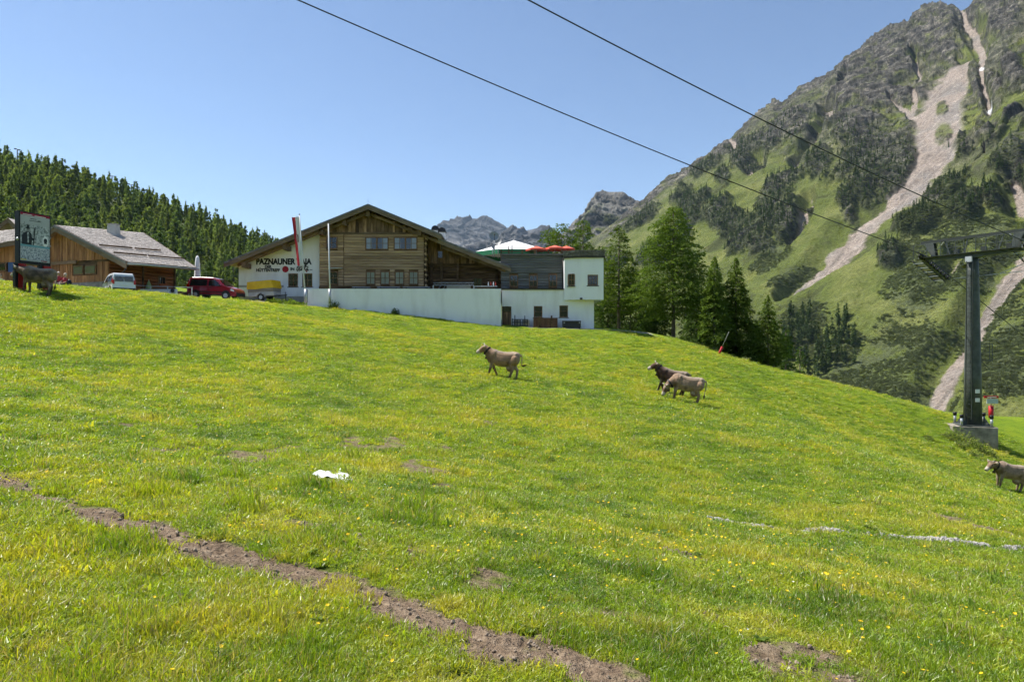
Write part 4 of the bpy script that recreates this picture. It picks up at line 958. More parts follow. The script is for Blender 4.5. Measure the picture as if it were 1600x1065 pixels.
vboards(house, 'gable_board', xs, lambda x: ztop+.165, lambda x: zroof(pxof(x), DB)+.02, DB, wood_warm)
for i, R in enumerate(wb):
    if i in (1, 2): window(house, R, DB-.1, 4, 2, .07, glass_clear, True, None, fw=.09, mid=.12)
    elif i == 0: window(house, R, DB-.1, 2, 2, .07, glass_dark, False, None, fw=.09)
    elif i == 3: window(house, R, DB-.1, 2, 2, .07, glass_dark, False, None, fw=.09)
    else: window(house, R, DB-.1, 2, 2, .07, glass_clear, 'full', None, fw=.09)
lamp_c = mk('lamp_shade_white', (.8, .8, .78))
mb = MB(); mb.box2((hx(515, DB), DB-.45, hz(420, DB)), (hx(535.5, DB), DB-.1, hz(419, DB))); mb.build('shelf_light', steel_m, house)
mb = MB(); mb.box2((hx(499.5, DB), DB-.25, hz(451, DB)), (hx(663, DB), DB-.11, hz(447, DB))); mb.build('skirting_beam', wood_dark, house)
# crossed log ends at the corner
for i in range(22):
    z = hz(450, DB)+i*.235
    if z > zroof(667, DB)-.35: break
    mb = MB(); xx = hx(665.5, DB)+rnd.uniform(-.03, .03); mb.tube([(xx, DB-.28, z), (xx, DB+.6, z)], .105, 7, False); mb.build('log_end', wood_log if i % 2 else wood_dark, house)
# recessed right part
DR = 63.4
xa2, xb2 = hx(669, DR), hx(797, DR); zmid = hz(414, DR); zb2 = hz(452, DR)
rl2 = lambda px: 366+(px-669)*.405
mb = MB(); mb.prism([(xa2, DR, zb2), (xb2, DR, zb2), (xb2, DR, hz(rl2(797), DR)), (xa2, DR, hz(rl2(669), DR))], (0, .3, 0)); mb.build('timber_core', wood_dark, house)
xs = list(np.linspace(xa2, hx(783, DR), 26)); pr = lambda x: x/DR*F+CX
vboards(house, 'side_board', xs, lambda x: zmid+.01, lambda x: hz(rl2(pr(x)), DR), DR, wood_warm, rnd=random.Random(9))
hboards(house, 'dark_log', xa2, hx(783, DR), zb2, zmid, DR, 9, wood_dark, .1)
for pxp in (675, 690, 716, 776):
    mb = MB(); mb.box2((hx(pxp, DR)-.11, DR-.35, zb2), (hx(pxp, DR)+.11, DR-.14, hz(rl2(pxp)+3, DR) if pxp > 700 else zmid+.2)); mb.build('post', wood_dark, house)
window(house, rect(683, 391, 693, 404.5, DR), DR-.1, 1, 1, .05, glass_dark, False, None, fw=.1); window(house, rect(739, 434, 754, 448, DR), DR-.14, 2, 1, .04, glass_dark, fm=wood_dark)
mb = MB(); mb.box2((xa2, DR-.22, zmid-.08), (hx(783, DR), DR-.1, zmid+.1)); mb.build('beam', wood_dark, house)
# roofs: slabs running back from the front verge
DF = 60.3
def roof_slab(pa, pb, d0, d1, th, mat, name='roof'):
    A_, B_ = PX(*pa, d0), PX(*pb, d0); mb = MB(); dn = Vector((0, 0, -th))
    mb.prism([A_, B_, B_+dn, A_+dn], (0, d1-d0, 0)); return mb.build(name, mat, house)
roof_slab((575, 318.3), (350, 409), DF, 82, .12, roof_metal); roof_slab((575, 318.3), (690, 365.5), DF, 82, .12, roof_metal); roof_slab((684, 371), (798, 416), DF+.6, 82, .12, roof_metal)
roof_slab((575, 320.9), (352, 410.8), DF+.1, 82, .12, soffit_m, 'soffit'); roof_slab((575, 320.9), (689, 367.6), DF+.1, 82, .12, soffit_m, 'soffit'); roof_slab((685, 373.6), (797, 417.8), DF+.7, 82, .12, soffit_m, 'soffit')
def verge(pa, pb, d0, dz0, dz1, off, mat, name='fascia'):
    A_, B_ = PX(*pa, d0), PX(*pb, d0); mb = MB(); mb.prism([A_+Vector((0, off, -dz0)), B_+Vector((0, off, -dz0)), B_+Vector((0, off, -dz1)), A_+Vector((0, off, -dz1))], (0, .06, 0)); return mb.build(name, mat, house)
for pa, pb, d0 in (((575, 318.3), (350, 409), DF), ((575, 318.3), (690, 365.5), DF), ((684, 371), (798, 416), DF+.6)):
    verge(pa, pb, d0, .02, .20, -.09, roof_metal, 'verge_trim'); verge(pa, pb, d0, .19, .50, -.045, fascia_m)
for i, (pa, pb, d0) in enumerate((((576, 333), (372, 414.5), DF+.75), ((574, 333), (684, 377.5), DF+.75), ((690, 386), (790, 424), DF+1.3))):
    A_, B_ = PX(*pa, d0), PX(*pb, d0); mb = MB(); mb.bar(A_, B_, .16, .2); mb.build('rafter', beam_m, house)
for pxp, pyp in ((445, 385.5), (381, 413.5), (503, 362.5), (575, 333.5), (655, 363.5), (538, 347)):
    c = PX(pxp, pyp, DF+.4); mb = MB(); mb.box2((c.x-.17, DF+.28, c.z-.24), (c.x+.17, D+.5, c.z+.2)); mb.build('purlin_end', beam_m, house)
mb = MB(); mb.tube([PX(690, 383, 61.3), PX(690, 390, 61.3)], .05, 6); c = PX(797, 417, 61.2); mb.tube([(c.x+.03, 61, c.z-.05), (c.x+.03, 80, c.z-.05)], .08, 6); mb.build('gutter', pipe_m, house)
mb = MB(); mb.tube([PX(575, 318, 60.6), PX(575, 309, 60.6)], .012, 5); mb.build('lightning_rod', dark_m, house)
# chimneys with curved cowls
for pxp, pyp in ((680.5, 367), (691, 370)):
    ch = MB(); c = PX(pxp, pyp, 71); ch.box2((c.x-.3, 70.7, c.z-1.5), (c.x+.3, 71.3, c.z+.45)); cho = ch.build('chimney', white_wall, house)
    cw = MB(); n = 8; prof = [(c.x+.42*math.cos(math.pi*k/n), c.z+.45+.48*math.sin(math.pi*k/n)) for k in range(n+1)]+[(c.x-.33, c.z+.45), (c.x-.33+.0, c.z+.5)]+[(c.x+.33*math.cos(math.pi*(n-k)/n), c.z+.5+.38*math.sin(math.pi*(n-k)/n)) for k in range(1, n)]+[(c.x+.33, c.z+.45)]
    cw.prism([(a, 70.6, b) for a, b in prof[:n+1]], (0, .8, 0)); cw.build('cowl', dark_m, cho)

# ---------------------------------------------------------------- terrace wall and its things
DT = 58.9
tw = MB(); x0, x1 = hx(476, DT), hx(783, DT); zt = hz(451, DT)
tw.box2((x0, DT, -1), (x1, DT+.3, zt)); tw.box2((x0, DT+.3, 1.5), (x0+.3, 61.9, zt-.003))
o = tw.build('terrace_wall', white_wall); tag(o, 'long low white plaster terrace wall in front of the timber bay', 'wall')
tf = MB(); tf.box2((x0+.3, DT+.3, zt-1.2), (x1, 63.3, zt-.75)); o = tf.build('terrace_floor', grey_plinth); tag(o, kind='structure')
bt = mk('bench_top', (.45, .5, .58), (.55, .6, .66), 3, rough=.6)
for i, (a, b, l) in enumerate([(551, 578, 'folding table top nearest the flagpole end of the terrace wall'), (590, 625, 'folding table top in the middle of the terrace below the four windows'), (630, 672, 'folding table top next to the aluminium truss on the terrace')]):
    z = hz(448.6, 60.2); t = thing('folding_table', 'pale '+l, 'table', (hx((a+b)/2, 60.2), 60.2, zt-.75), 0, 'folding tables on the terrace')
    mb = MB(); mb.box2((hx(a, 60.2), 59.9, z-.04), (hx(b, 60.2), 60.5, z)); mb.build('tabletop', bt, t)
    for xx in (hx(a, 60.2)+.3, hx(b, 60.2)-.3): mb = MB(); mb.box2((xx-.03, 59.95, zt-.75), (xx+.03, 60.45, z-.042)); mb.build('leg', dark_m, t)
tr = thing('stage_truss', 'silver aluminium truss frame standing behind the terrace wall', 'truss', (hx(708, 59.8), 59.8, zt-.75))
mb = MB(); xa, xb = hx(677, 59.8), hx(740.5, 59.8); za, zb_ = zt-.3, hz(441.5, 59.8)
for z in (zb_, zb_-.22): mb.tube([(xa, 59.8, z), (xb, 59.8, z)], .028, 6)
mb.build('chord', steel_m, tr)
for xx in (xa, xb): mb = MB(); mb.box2((xx-.05, 59.75, zt-.75), (xx+.05, 59.85, zb_-.24)); mb.build('leg', steel_m, tr)
for k in range(12):
    u0 = xa+(xb-xa)*k/12; u1 = xa+(xb-xa)*(k+1)/12; mb = MB(); mb.tube([(u0, 59.8, zb_-.22 if k % 2 else zb_), (u1, 59.8, zb_ if k % 2 else zb_-.22)], .014, 5); mb.build('brace', steel_m, tr)
for xx in (xa+.7, xa+1.1): mb = MB(); mb.tube([(xx-.5, 59.82, zt-.3), (xx, 59.82, zb_-.2)], .02, 5); mb.build('brace', steel_m, tr)
st = mk('stage_cloth', (.4, .36, .28), (.5, .46, .38), 3); mb = MB(); mb.box2((hx(698, 60.1), 60.0, zt-.75), (hx(735, 60.1), 60.6, hz(445, 60.1))); o = mb.build('counter', st); tag(o, 'beige covered counter behind the aluminium truss', 'counter')
rl_ = thing('bar_shelf', 'low dark shelf with small bottles at the downhill end of the terrace', 'shelf', (hx(758, 60.1), 60.1, zt-.75))
mb = MB(); mb.box2((hx(742, 60.1), 59.9, hz(447.8, 60.1)), (hx(777, 60.1), 60.3, hz(446.8, 60.1))); mb.build('board', steel_m, rl_)
for pxp in (744, 775): mb = MB(); mb.box2((hx(pxp, 60.1)-.04, 59.95, zt-.75), (hx(pxp, 60.1)+.04, 60.25, hz(447.85, 60.1))); mb.build('leg', dark_m, rl_)
redm = mk('small_red', (.4, .05, .04)); 
for i, pxp in enumerate((763, 767, 771, 774.5)):
    b = MB(); c = PX(pxp, 446.7, 60.1); b.tube([c, c+Vector((0, 0, .22)), c+Vector((0, 0, .27)), c+Vector((0, 0, .36))], [.05, .05, .022, .022], 7); o = b.build('bottle', redm if i % 2 else curtain_m)
    tag(o, ['pale bottle nearest the truss on the terrace shelf', 'red bottle nearest the truss on the terrace shelf', 'pale bottle between two red bottles on the shelf', 'red bottle at the downhill end of the terrace shelf'][i], 'bottle', 'bottles on the terrace shelf')

# ---------------------------------------------------------------- annex: white ground floor, grey boarded upper floor, white bay
DA = 60.3; DU = 61.6; DY = 59.5
annex = thing('annex_building', 'flat roofed annex with white ground floor, grey boarded upper floor and white bay', 'building', (hx(860, DA), DA+3, hz(511, DA)))
zg = hz(516, DA)-.6; wl = [rect(834, 478, 847.5, 495.5, DA), rect(874, 477, 887.5, 495.5, DA), rect(784.5, 478.5, 799, 513, DA)]
mb = MB(); holed_wall(mb, hx(784, DA), hx(928, DA), zg, hz(451.5, DA), DA, wl, .18)
x1 = hx(928, DA); zt2 = hz(451.5, DA); mb.add([(x1, DA, zg), (x1, DA+7, zg), (x1, DA+7, zt2), (x1, DA, zt2)], [(0, 1, 2, 3)]); x0 = hx(784, DA)
mb.add([(x0, DA, zt2), (x1, DA, zt2), (x1, DA+7, zt2), (x0, DA+7, zt2)], [(0, 1, 2, 3)]); mb.build('wall', white_wall, annex)
for R in wl[:2]: window(annex, R, DA+.12, 1, 2, .04, glass_dark, False, dark_m, fw=.07)
dr_ = MB(); a, b, c, d = wl[2]; dr_.box2((a, DA+.1, c), (b, DA+.17, d)); dro = dr_.build('door', wood_dark, annex)
for k in range(5): m_ = MB(); xx = a+.04+(b-a-.05)*k/5; m_.box2((xx, DA+.075, c), (xx+(b-a)/5-.03, DA+.098, d-.5)); m_.build('door_plank', wood_warm, dro)
m_ = MB(); m_.box2((a+.05, DA+.06, d-.45), (b-.05, DA+.09, d-.04)); m_.build('door_glass', glass_dark, dro)
mb = MB(); mb.box2((hx(783, DA), DA-.14, hz(452.6, DA)), (hx(886, DA), DU, hz(450.8, DA))); mb.build('ledge', pipe_m, annex)
# upper floor
wu = [rect(796, 429.5, 809.5, 448.5, DU), rect(826.5, 429.5, 840, 448.5, DU), rect(857, 428.5, 870.5, 448.5, DU)]
xa, xb = hx(783, DU), hx(882, DU); za, zb_ = hz(450.8, DU), hz(399, DU)
mb = MB(); mb.box2((xa, DU, za), (xb+2, DU+6, zb_)); mb.build('timber_core', wood_dark, annex)
xw = hx(786, DU); 
hboards(annex, 'grey_board', hx(798 if 0 else 783, DU)+.0, xb-.15, za, zb_-.01, DU, 13, wood_grey, .06, wu, random.Random(12))
for R in wu: window(annex, R, DU-.06, 2, 2, .05, glass_dark, False, None, fw=.075)
mb = MB(); mb.tube([(hx(879.5, DU), DU-.12, za), (hx(879.5, DU), DU-.12, zb_)], .09, 8); mb.build('downpipe', pipe_m, annex)
mb = MB(); mb.tube([(hx(783.5, DT), DT-.03, hz(453, DT)), (hx(783.5, DT), DT-.03, hz(474, DT))], .05, 6); mb.build('downpipe', pipe_m, annex)
mb = MB(); mb.box2((xa-.1, DU-.25, zb_), (hx(884, DU), DU+6, zb_+.12)); mb.build('roof', roof_metal, annex)
# white bay with a canted corner
zt3, zb3 = hz(402.5, DY), hz(468, DY)
plan = [(hx(882, 60.05), 60.05), (hx(908, DY), DY), (hx(943, DY), DY), (hx(943, DY)+.05, DY+5.5), (hx(882, 60.05), DY+5.5)]
wc = rect(918, 429, 934.5, 446, DY)
mb = MB(); holed_wall(mb, plan[1][0], plan[2][0], zb3, zt3, DY, [wc], .16)
for (p, q) in ((0, 1), (2, 3), (3, 4), (4, 0)):
    mb.add([(*plan[p], zb3), (*plan[q], zb3), (*plan[q], zt3), (*plan[p], zt3)], [(0, 1, 2, 3)])
mb.add([(*p, zb3) for p in plan], [(4, 3, 2, 1, 0)]); mb.add([(*p, zt3) for p in plan], [(0, 1, 2, 3, 4)]); mb.build('bay', white_wall, annex)
window(annex, wc, DY+.11, 4, 2, .04, glass_dark, False, dark_m, fw=.08)
# window in the canted face
p0, p1 = Vector((*plan[0], 0)), Vector((*plan[1], 0)); dirv = (p1-p0).normalized(); nv = Vector((dirv.y, -dirv.x, 0)); cw = p0+(p1-p0)*.42; cw.z = hz(437.5, 60.1)
M = Matrix((dirv, nv, Vector((0, 0, 1)))).transposed(); W_, H_ = .56, .96
mb = MB()
for c, s in (((0, 0, H_/2), (W_, .1, .08)), ((0, 0, -H_/2), (W_, .1, .08)), ((-W_/2, 0, 0), (.08, .1, H_-.08)), ((W_/2, 0, 0), (.08, .1, H_-.08)), ((0, 0, 0), (W_-.08, .05, .035)), ((0, .0, 0), (.035, .06, H_-.08))): mb.box(cw+M @ Vector(c), s, M)
wo = mb.build('window', frame_m, annex); mb = MB(); mb.box(cw+M @ Vector((0, .012, 0)), (W_, .006, H_), M); mb.build('pane', glass_dark, wo); mb = MB(); mb.box(cw+M @ Vector((0, .08, -H_/2-.09)), (W_+.14, .2, .06), M); mb.build('sill', dark_m, wo)
mb = MB(); c = PX(908, 466.5, DY-.1); mb.box(c, (.22, .16, .16)); mb.build('wall_lamp', pipe_m, annex)
turf = mk('turf_rim', (.07, .06, .04), (.17, .15, .10), 5, rough=1, bump=.8, dist=.05)
big = [(x*1.0+(.12 if i in (2, 3) else -.1), y-(.22 if i in (0, 1, 2) else 0)) for i, (x, y) in enumerate(plan)]
mb = MB(); mb.prism([(*p, zt3+.01) for p in big], (0, 0, .12)); mb.build('roof_edge', pipe_m, annex)
stone_r = mk('rim_stone', (.10, .09, .07), (.22, .2, .165), 4, rough=1, bump=.6, dist=.03, orand=.3)
rs = random.Random(6)
for (p, q) in ((0, 1), (1, 2)):
    for row in range(3):
        u = 0; L_ = math.hypot(big[q][0]-big[p][0], big[q][1]-big[p][1])
        while u < L_-.08:
            l = min(rs.uniform(.25, .55), L_-u); t_ = (u+l/2)/L_; c = (big[p][0]+(big[q][0]-big[p][0])*t_, big[p][1]+(big[q][1]-big[p][1])*t_+.12, zt3+.22+row*.17)
            an = math.atan2(big[q][1]-big[p][1], big[q][0]-big[p][0]); mb = MB(); mb.box(c, (l-.02, .26+rs.uniform(-.05, .05), .15+rs.uniform(-.02, .02)), Matrix.Rotation(an, 3, 'Z')); mb.build('rim_stone', stone_r, annex); u += l
# roof terrace railing
mb = MB(); zr = hz(394.5, DU); 
for pxp in (783, 795, 816, 836, 857, 878):
    m_ = MB(); x = hx(pxp, DU); m_.box2((x-.07, DU-.1, zb_+.12), (x+.07, DU+.04, hz(390, DU))); m_.build('railing_post', wood_dark, annex)
for py_ in (392.8, 396.8): m_ = MB(); m_.box2((xa, DU-.06, hz(py_+.9, DU)), (hx(882, DU), DU-.02, hz(py_-.7, DU))); m_.build('rail', wood_dark, annex)
for pxp, ht in ((795, 385), (800, 383)): m_ = MB(); x = hx(pxp, DU+.5); m_.box2((x-.05, DU+.4, zb_), (x+.05, DU+.5, hz(ht, DU+.5))); m_.build('post', wood_dark, annex)
# things by the annex
dx = DA-.7
bx_ = thing('wooden_crate', 'large red-brown wooden crate with metal bands against the annex wall', 'crate', (hx(852, dx), dx, gz(hx(852, dx), dx)))
brn = mk('brown_crate_boards', (.09, .042, .028), (.17, .085, .055), 3, (1, 1, .4), .8, .3, .01, orand=.25)
z0 = gz(hx(852, dx), dx)-.05; xa, xb = hx(833, dx), hx(871, dx)
mb = MB(); mb.box2((xa+.03, dx-.3, z0), (xb-.03, dx+.35, hz(497, dx))); mb.build('box', wood_dark, bx_)
for k in range(9): m_ = MB(); u = xa+(xb-xa)*k/9; m_.box2((u+.01, dx-.34, z0), (u+(xb-xa)/9-.01, dx-.305, hz(496.5, dx))); m_.build('board', brn, bx_)
for pxp in (843, 861.5): m_ = MB(); u = hx(pxp, dx); m_.box2((u-.07, dx-.38, z0), (u+.07, dx-.345, hz(493, dx))); m_.build('band', wood_dark, bx_)
bn = thing('storage_chest', 'black storage chest on short legs below the ground floor window', 'chest', (hx(893, dx), dx, gz(hx(893, dx), dx)))
z0 = gz(hx(893, dx), dx); xa, xb = hx(879, dx), hx(907, dx)
mb = MB(); mb.box2((xa, dx-.3, z0+.06), (xb, dx+.3, hz(503, dx))); mb.build('body', dark_m, bn, bevel=.02); mb = MB(); mb.box2((xa-.03, dx-.33, hz(502.9, dx)), (xb+.03, dx+.32, hz(501, dx))); mb.build('lid', dark_m, bn, bevel=.02)
for u in (xa+.1, xb-.1): m_ = MB(); m_.box2((u-.05, dx-.25, z0-.1), (u+.05, dx+.25, z0+.055)); m_.build('leg', dark_m, bn)
for u in (xa+.12, xb-.12): m_ = MB(); m_.box2((u-.05, dx-.325, hz(504, dx)-.04), (u+.05, dx-.302, hz(504, dx)+.05)); m_.build('latch', steel_m, bn)
rk = thing('metal_rack', 'black iron rack with upright posts next to the annex door', 'rack', (hx(813, dx), dx, gz(hx(813, dx), dx)))
z0 = gz(hx(813, dx), dx)-.05
for pxp, t_ in ((800.5, 497), (804.5, 492), (808, 499), (813, 499), (817, 499), (820, 493), (824, 499)): m_ = MB(); u = hx(pxp, dx); m_.box2((u-.035, dx-.04, z0), (u+.035, dx+.04, hz(t_, dx))); m_.build('post', dark_m, rk)
for py_ in (499, 503, 509): m_ = MB(); m_.box2((hx(800, dx), dx-.025, hz(py_, dx)-.03), (hx(825, dx), dx+.025, hz(py_, dx)+.03)); m_.build('rail', dark_m, rk)
bxw = mk('pale_box', (.42, .36, .3), (.52, .46, .4), 4)
for pxp, l in ((808, 'grey-beige bin behind the iron rack, door side'), (822, 'beige bin behind the iron rack, crate side')):
    m_ = MB(); u = hx(pxp, dx+.35); m_.box2((u-.3, dx+.12, z0), (u+.3, dx+.6, hz(499.5, dx+.3))); o = m_.build('bin', bxw, bevel=.02); tag(o, l, 'bin', 'bins behind the rack')
# roof terrace: big white canopy, red parasols, dishes
canvas = mk('white_canvas', (.8, .8, .8), rough=.9); green_v = mk('green_valance', (.03, .22, .10), rough=.8); red_c = mk('red_canvas', (.62, .10, .06), (.7, .14, .09), 4, rough=.8)
cn = thing('white_canopy', 'large white pyramid canopy with green valance on the annex roof terrace', 'canopy', (hx(803, 68), 68, zb_))
ap = PX(803, 375.5, 68); R_ = 3.75; n = 8; ez = hz(391.5, 66); mb = MB(); vs = [ap]; 
for k in range(n): a = math.pi/8+2*math.pi*k/n; vs.append(Vector((ap.x+R_*1.08*math.cos(a), ap.y+R_*math.sin(a)*.9, ez)))
mb.add(vs, [(0, 1+k, 1+(k+1) % n) for k in range(n)]); mb.build('canvas', canvas, cn)
mb = MB()
for k in range(n): a, b = vs[1+k], vs[1+(k+1) % n]; mb.add([a, b, b-Vector((0, 0, .45)), a-Vector((0, 0, .45))], [(0, 1, 2, 3)])
mb.build('valance', green_v, cn); mb = MB(); mb.tube([(ap.x, ap.y, zb_), ap], .06, 8); mb.build('pole', steel_m, cn)
def parasol(px, pyt, d, hw, label, drop=.33):
    t = thing('red_parasol', label, 'parasol', (hx(px, d), d, zb_), 0, 'red parasols on the roof terrace'); ap = PX(px, pyt, d); R_ = hw/F*d; mb = MB(); vs = [ap]
    for k in range(8): a = 2*math.pi*k/8+.2; vs.append(ap+Vector((R_*math.cos(a), R_*math.sin(a), -drop)))
    for k in range(8): vs.append(vs[1+k]-Vector((0, 0, .16)))
    mb.add(vs, [(0, 1+k, 1+(k+1) % 8) for k in range(8)]+[(1+k, 9+k, 9+(k+1) % 8, 1+(k+1) % 8) for k in range(8)]); mb.build('canvas', red_c, t)
    mb = MB(); mb.tube([(ap.x, ap.y, zb_), ap-Vector((0, 0, .02))], .03, 6); mb.build('pole', steel_m, t)
parasol(838, 384.3, 64.5, 17, 'red parasol overlapping the white canopy, nearest to it'); parasol(867, 383.0, 65, 17, 'red parasol in the middle of the three on the roof terrace'); parasol(885, 383.8, 66.5, 14, 'red parasol farthest from the white canopy, above the turf rim')
dish_m = mk('dish_grey', (.3, .31, .32), rough=.5)
def dish(px, py, d, R_, rz, label):
    c = PX(px, py, d); t = thing('satellite_dish', label, 'dish', (c.x, d, zb_), 0, 'satellite dishes'); M = Matrix.Rotation(rz, 3, 'Z') @ Matrix.Rotation(math.radians(68), 3, 'X')
    mb = MB(); vs = []; nr, na = 4, 16
    for i in range(nr+1):
        for k in range(na): r0 = R_*i/nr; a = 2*math.pi*k/na; vs.append(c+M @ Vector((r0*math.cos(a), r0*math.sin(a), .28*r0*r0/R_)))
    mb.add(vs, [(i*na+k, i*na+(k+1) % na, (i+1)*na+(k+1) % na, (i+1)*na+k) for i in range(nr) for k in range(na)], True); mb.build('reflector', dish_m, t)
    mb = MB(); mb.tube([c+M @ Vector((0, -R_*.9, .25*R_)), c+M @ Vector((0, 0, R_*.9))], .018, 5); mb.ball(c+M @ Vector((0, 0, R_*.9)), .06, 6, 5); mb.build('feed_arm', dark_m, t)
    mb = MB(); mb.tube([(c.x+.05, d+.12, zb_), (c.x+.05, d+.12, c.z)], .035, 6); mb.build('mast', steel_m, t)
dish(771.5, 370, 63, .48, .25, 'highest of the satellite dishes beside the gable roof'); dish(777.5, 377.5, 63.6, .40, -.2, 'satellite dish below and right of the highest one'); dish(768.5, 385.5, 62.8, .40, 1.25, 'satellite dish turned edge-on below the highest one')
# ---------------------------------------------------------------- the lodge with the shingle roof
La, Lb, Lc, Ld = PX(87, 352, 54), PX(223, 364, 60), PX(306, 418, 57), PX(198, 409, 51)
rdir = ((Lb-La)+(Lc-Ld))/2; rlen = rdir.length; sdir = Ld-La; rh = Vector((rdir.x, rdir.y, 0)).normalized()
lodge = thing('shingle_lodge', 'timber lodge with grey shingle roof, board gable and red-brown log side', 'house', (La.x+3, La.y+2, 4.4))
Le = Vector((2*La.x-Ld.x, 2*La.y-Ld.y, Ld.z)); Lf = Le+(Lb-La)
nrm_ = (Lc-Ld).cross(La-Ld).normalized(); nrm_ = nrm_ if nrm_.z > 0 else -nrm_
dn_ = Vector((0, 0, -.22)); mb = MB(); mb.prism([La+dn_, Lb+dn_, Lc+dn_*.5, Ld+dn_*.5], (0, 0, -.12)); mb.build('roof', soffit_m, lodge)
mb = MB(); mb.prism([La, Lb, Lf, Le], (0, 0, -.2)); mb.build('roof', soffit_m, lodge)
# shingles: real overlapping pieces, too small to pick apart, one part
mb = MB(); rs = random.Random(2); nrow = 30
for P0, P1, P2, P3 in ((La, Lb, Lc, Ld),):
    for i in range(nrow):
        t0, t1 = i/nrow, (i+1.25)/nrow; a0, a1 = P0.lerp(P3, t0), P0.lerp(P3, min(t1, 1.01)); b0, b1 = P1.lerp(P2, t0), P1.lerp(P2, min(t1, 1.01)); u = 0
        while u < 1:
            w_ = rs.uniform(.016, .034); v = min(1, u+w_); lift = .05+rs.uniform(0, .03); g = .0015
            q = [a0.lerp(b0, u+g)+nrm_*.02, a0.lerp(b0, v-g)+nrm_*.02, a1.lerp(b1, v-g)+nrm_*lift, a1.lerp(b1, u+g)+nrm_*lift]
            e = [q[3]-nrm_*.045, q[2]-nrm_*.045]; mb.add(q+e, [(0, 1, 2, 3), (3, 2, 5, 4)] if False else [(0, 1, 2, 3), (3, 2, 5, 4)]); u = v
sh = mb.build('shingles', mk('shingle_pieces', (.30, .26, .235), (.62, .57, .53), 9, rough=.9, contrast=(.38, .62)), lodge); sh['kind'] = 'stuff'
# snow guards: two poles lying along the roof in lengths
for t_, us in ((.60, ((.02, .42), (.46, .80))), (.80, ((.02, .44), (.47, .98)))):
    for u0, u1 in us:
        a = La.lerp(Ld, t_); b = Lb.lerp(Lc, t_); mb = MB(); mb.tube([a.lerp(b, u0)+nrm_*.16, a.lerp(b, u1)+nrm_*.16], .07, 6); mb.build('snow_pole', wood_dark, lodge)
for P, Q, w0, w1, mt_ in ((La, Ld, -.02, .16, roof_metal), (La, Ld, .15, .5, fascia_m), (La, Le, -.02, .16, roof_metal), (La, Le, .15, .5, fascia_m), (Lb, Lc, -.06, .2, fascia_m)):
    off = -rh*.06 if P is La else rh*.02; mb = MB(); mb.prism([P+off-Vector((0, 0, w0)), Q+off-Vector((0, 0, w0)), Q+off-Vector((0, 0, w1)), P+off-Vector((0, 0, w1))], -rh*.06 if mt_ is roof_metal else rh*.05); mb.build('verge_trim' if mt_ is roof_metal else 'fascia', mt_, lodge)
mb = MB(); mb.tube([Ld+Vector((.05, 0, -.12)), Lc+Vector((.05, 0, -.12))+(Lc-Ld)*.04], .075, 7); mb.build('gutter', steel_m, lodge)
mb = MB(); g0 = Ld+(Lc-Ld)*.02+Vector((0, 0, -.18)); mb.tube([g0, g0+Vector((-.5, .3, -.5)), g0+Vector((-1.2, .8, -.7))], .05, 6); mb.build('downpipe', pipe_m, lodge)
# chimney
cb = La.lerp(Lb, .56).lerp(Ld.lerp(Lc, .56), .12); ch = MB(); rr2 = (.62, .42)
ch.add([cb+Vector((a*.42, b*.4, -.5)) for a, b in ((-1, -1), (1, -1), (1, 1), (-1, 1))]+[cb+Vector((a*.33, b*.3, .75)) for a, b in ((-1, -1), (1, -1), (1, 1), (-1, 1))], [(0, 1, 5, 4), (1, 2, 6, 5), (2, 3, 7, 6), (3, 0, 4, 7), (4, 5, 6, 7)]); co = ch.build('chimney', mk('chimney_render', (.42, .41, .39), (.52, .5, .47), 3, rough=.9), lodge)
mb = MB(); mb.box(cb+Vector((0, 0, .79)), (.74, .68, .07)); mb.build('cap', grey_plinth, co)
# gable wall of vertical boards, in its own plane under the roof
off = rh*.75; sd = Vector((sdir.x, sdir.y, 0)); hw = sd.length; sd.normalize(); slope = (La.z-Ld.z)/hw
def gp(u, z): return Vector((La.x+off.x+sd.x*u, La.y+off.y+sd.y*u, z))
def px_of(v): return CX+F*v.x/v.y
us = np.linspace(-hw, hw, 400); u_r = us[np.argmin([abs(px_of(gp(u, 5))-170) for u in us])]
zroofL = lambda u: La.z+.12-slope*abs(u)-.3
zg = 3.4
def wallpiece(name, u0, u1, zl0, zl1, zh0, zh1, mat, th=.06, back=0.0, parent=None):
    n_ = -rh; mb = MB(); mb.prism([gp(u0, zl0)-n_*back, gp(u1, zl1)-n_*back, gp(u1, zh1)-n_*back, gp(u0, zh0)-n_*back], n_*th); return mb.build(name, mat, parent or lodge)
wallpiece('wall_core', -hw*.8, 0, zg, zg, zroofL(hw*.8), zroofL(0), wood_dark, .05, .08); wallpiece('wall_core', 0, u_r, zg, zg, zroofL(0), zroofL(u_r), wood_dark, .05, .08)
rs = random.Random(15); u = -hw*.75; zbase = lambda u: 4.55
wz0, wz1 = None, None
wA = [(115.5, 131), (134, 151)]
def u_at(px): return us[np.argmin([abs(px_of(gp(q, 5))-px) for q in us])]
wr = [(u_at(a), u_at(b)) for a, b in wA]; dW = gp(wr[0][0], 0).y; wz = (hz(430, dW), hz(415.5, dW))
zsplit = hz(410, dW)
while u < u_r-.05:
    v = min(u+rs.uniform(.2, .34), u_r); t_ = rs.uniform(.04, .085)
    wallpiece('gable_board', u+.012, v-.012, zsplit+.1, zsplit+.1, max(zsplit+.2, zroofL(u)), max(zsplit+.2, zroofL(v)), wood_orange, t_)
    inw = any(v > a-.05 and u < b+.05 for a, b in wr)
    if inw: wallpiece('gable_board', u+.012, v-.012, zbase(u), zbase(v), wz[0]-.05, wz[0]-.05, wood_orange, t_*.8)
    else: wallpiece('gable_board', u+.012, v-.012, zbase(u), zbase(v), zsplit-.08, zsplit-.08, wood_orange, t_*.8)
    u = v
